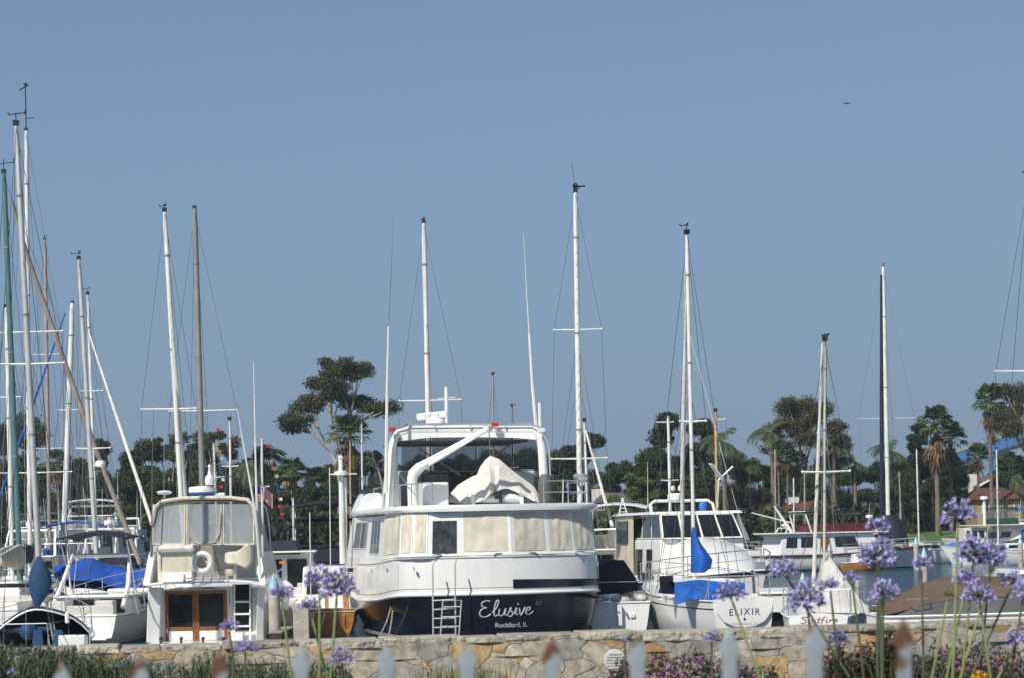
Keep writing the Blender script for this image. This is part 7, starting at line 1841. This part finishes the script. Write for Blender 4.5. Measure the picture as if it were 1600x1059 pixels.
AG = [(358, 982, 21, 'small violet flower head in front of the teak doors', 8.8, 372, 3, 1), (383, 1014, 21, 'low violet flower head between two pickets below the fishing boat', 8.4, 386, 1, 1),
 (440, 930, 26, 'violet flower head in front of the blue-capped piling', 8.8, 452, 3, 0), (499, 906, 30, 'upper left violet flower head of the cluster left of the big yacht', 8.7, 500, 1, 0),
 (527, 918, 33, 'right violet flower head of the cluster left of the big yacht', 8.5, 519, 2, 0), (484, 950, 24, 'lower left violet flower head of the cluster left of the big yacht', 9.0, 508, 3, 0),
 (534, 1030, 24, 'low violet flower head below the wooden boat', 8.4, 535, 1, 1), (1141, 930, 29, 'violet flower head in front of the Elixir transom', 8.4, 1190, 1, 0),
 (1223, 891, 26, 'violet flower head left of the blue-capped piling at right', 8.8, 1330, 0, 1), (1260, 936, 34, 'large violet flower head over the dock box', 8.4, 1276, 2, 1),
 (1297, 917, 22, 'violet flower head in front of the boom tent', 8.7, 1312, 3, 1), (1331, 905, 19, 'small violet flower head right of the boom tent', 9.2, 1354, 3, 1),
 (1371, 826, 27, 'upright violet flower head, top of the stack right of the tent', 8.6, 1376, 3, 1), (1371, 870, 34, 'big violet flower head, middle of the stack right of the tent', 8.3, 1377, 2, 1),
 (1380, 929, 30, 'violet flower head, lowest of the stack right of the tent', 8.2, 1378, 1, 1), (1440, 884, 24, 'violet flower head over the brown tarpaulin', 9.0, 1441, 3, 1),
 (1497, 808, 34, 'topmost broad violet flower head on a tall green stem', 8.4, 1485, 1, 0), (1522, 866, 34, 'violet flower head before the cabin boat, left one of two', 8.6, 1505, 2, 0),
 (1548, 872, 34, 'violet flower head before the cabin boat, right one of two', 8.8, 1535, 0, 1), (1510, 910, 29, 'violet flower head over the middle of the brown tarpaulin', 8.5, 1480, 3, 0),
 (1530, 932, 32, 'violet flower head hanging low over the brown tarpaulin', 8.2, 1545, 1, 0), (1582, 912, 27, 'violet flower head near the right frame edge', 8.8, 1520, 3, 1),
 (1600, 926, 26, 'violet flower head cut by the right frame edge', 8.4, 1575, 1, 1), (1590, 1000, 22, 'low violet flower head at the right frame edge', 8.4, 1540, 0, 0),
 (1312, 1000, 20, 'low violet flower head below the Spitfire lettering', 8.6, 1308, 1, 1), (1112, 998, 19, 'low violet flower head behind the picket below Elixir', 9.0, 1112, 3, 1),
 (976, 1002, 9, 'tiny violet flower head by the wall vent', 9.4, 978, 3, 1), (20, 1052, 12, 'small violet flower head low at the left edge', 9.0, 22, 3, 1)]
for x, y, rp, lb, D, bx, va, dk_ in AG: agapanthus(x, y, rp, lb, D, bx, va, bool(dk_))
agapanthus(1482, 930, 19, 'green unopened flower head over the brown tarpaulin', 8.4, 1455, 0, False, True)
agapanthus(1560, 858, 12, 'small green seed head behind the two flower heads at right', 8.9, 1500, 0, False, True)
def strap(label, x, D, n, h, seed):
    r = random.Random(seed); c = P(x, 1059, D); gz = garden_z(c.x, D); t = Thing('strap_leaf_clump', label, 'plant', (c.x, D, gz), 0, 'strap-leaved clumps at the flower stems')
    for i in range(n):
        a = r.uniform(0, 6.283); ln = r.uniform(.1, .6); L = h*r.uniform(.8, 1.1); pts_ = []; p = Vector((r.gauss(0, .03), r.gauss(0, .03), 0)); e = math.pi/2-ln
        for k in range(7): pts_.append(p.copy()); p = p+Vector((math.cos(a)*math.cos(e), math.sin(a)*math.cos(e), math.sin(e)))*L/6; e -= .22*ln*2
        w = Vector((-math.sin(a), math.cos(a), 0)); m = MB(); m.loft([[q-w*.013*(1-(k/6)**3*.95), q+Vector((0, 0, -.004)), q+w*.013*(1-(k/6)**3*.95)] for k, q in enumerate(pts_)], False)
        t.part('leaf', m, 'aga_leaf')
strap('bright green strap leaves left of the rusty right picket', 1392, 8.7, 9, .62, 1)
strap('bright green strap leaves right of the rusty right picket', 1440, 8.7, 9, .66, 2)
strap('strap leaves at the foot of the flower stems below the wooden boat', 500, 8.8, 9, .50, 3)
strap('strap leaves below Elixir at the flower stem', 1190, 8.8, 8, .56, 4)
strap('strap leaves at the right corner', 1545, 8.7, 9, .55, 5)
strap('strap leaves right of the small shrub by the tall grass', 1255, 8.8, 8, .50, 6)

yf = Thing('yellow_flower', 'bright yellow blossom low behind the fence at right', 'flower', tuple(P(1529, 1066, 8.0)))
yf.e.scale = (.6, .6, .6)
for hx, hz_, n_ in ((0, .045, 9), (.035, .03, 8), (-.03, .02, 8)):
    m = MB()
    for k in range(n_*2): an = k*math.pi/n_; leafquad(m, (hx, 0, hz_), (math.cos(an), -.35, math.sin(an)*.8+.2), .034, .016)
    yf.part('blossom', m, 'yellow', smooth=False)
    m = MB(); m.tube([(hx, 0, hz_), (hx*.3, .01, -.45)], .003, 5); yf.part('stem', m, 'aga_stem')
# ------------------------------------------------------------------ the faint sea air
hm = bpy.data.materials.new('haze_air'); hm.use_nodes = True; hn = hm.node_tree; hn.nodes.remove(hn.nodes['Principled BSDF'])
pv = hn.nodes.new('ShaderNodeVolumePrincipled'); pv.inputs['Density'].default_value = .0003; pv.inputs['Color'].default_value = (.82, .89, .97, 1); pv.inputs['Anisotropy'].default_value = .3
hn.links.new(pv.outputs[0], hn.nodes['Material Output'].inputs['Volume']); M['haze_air'] = hm
m = MB(); m.box(-700, 700, -30, 1300, -4, 70)
hz_o = tag(mesh_obj('haze', m, 'haze_air'), kind='stuff'); hz_o.display_type = 'WIRE'
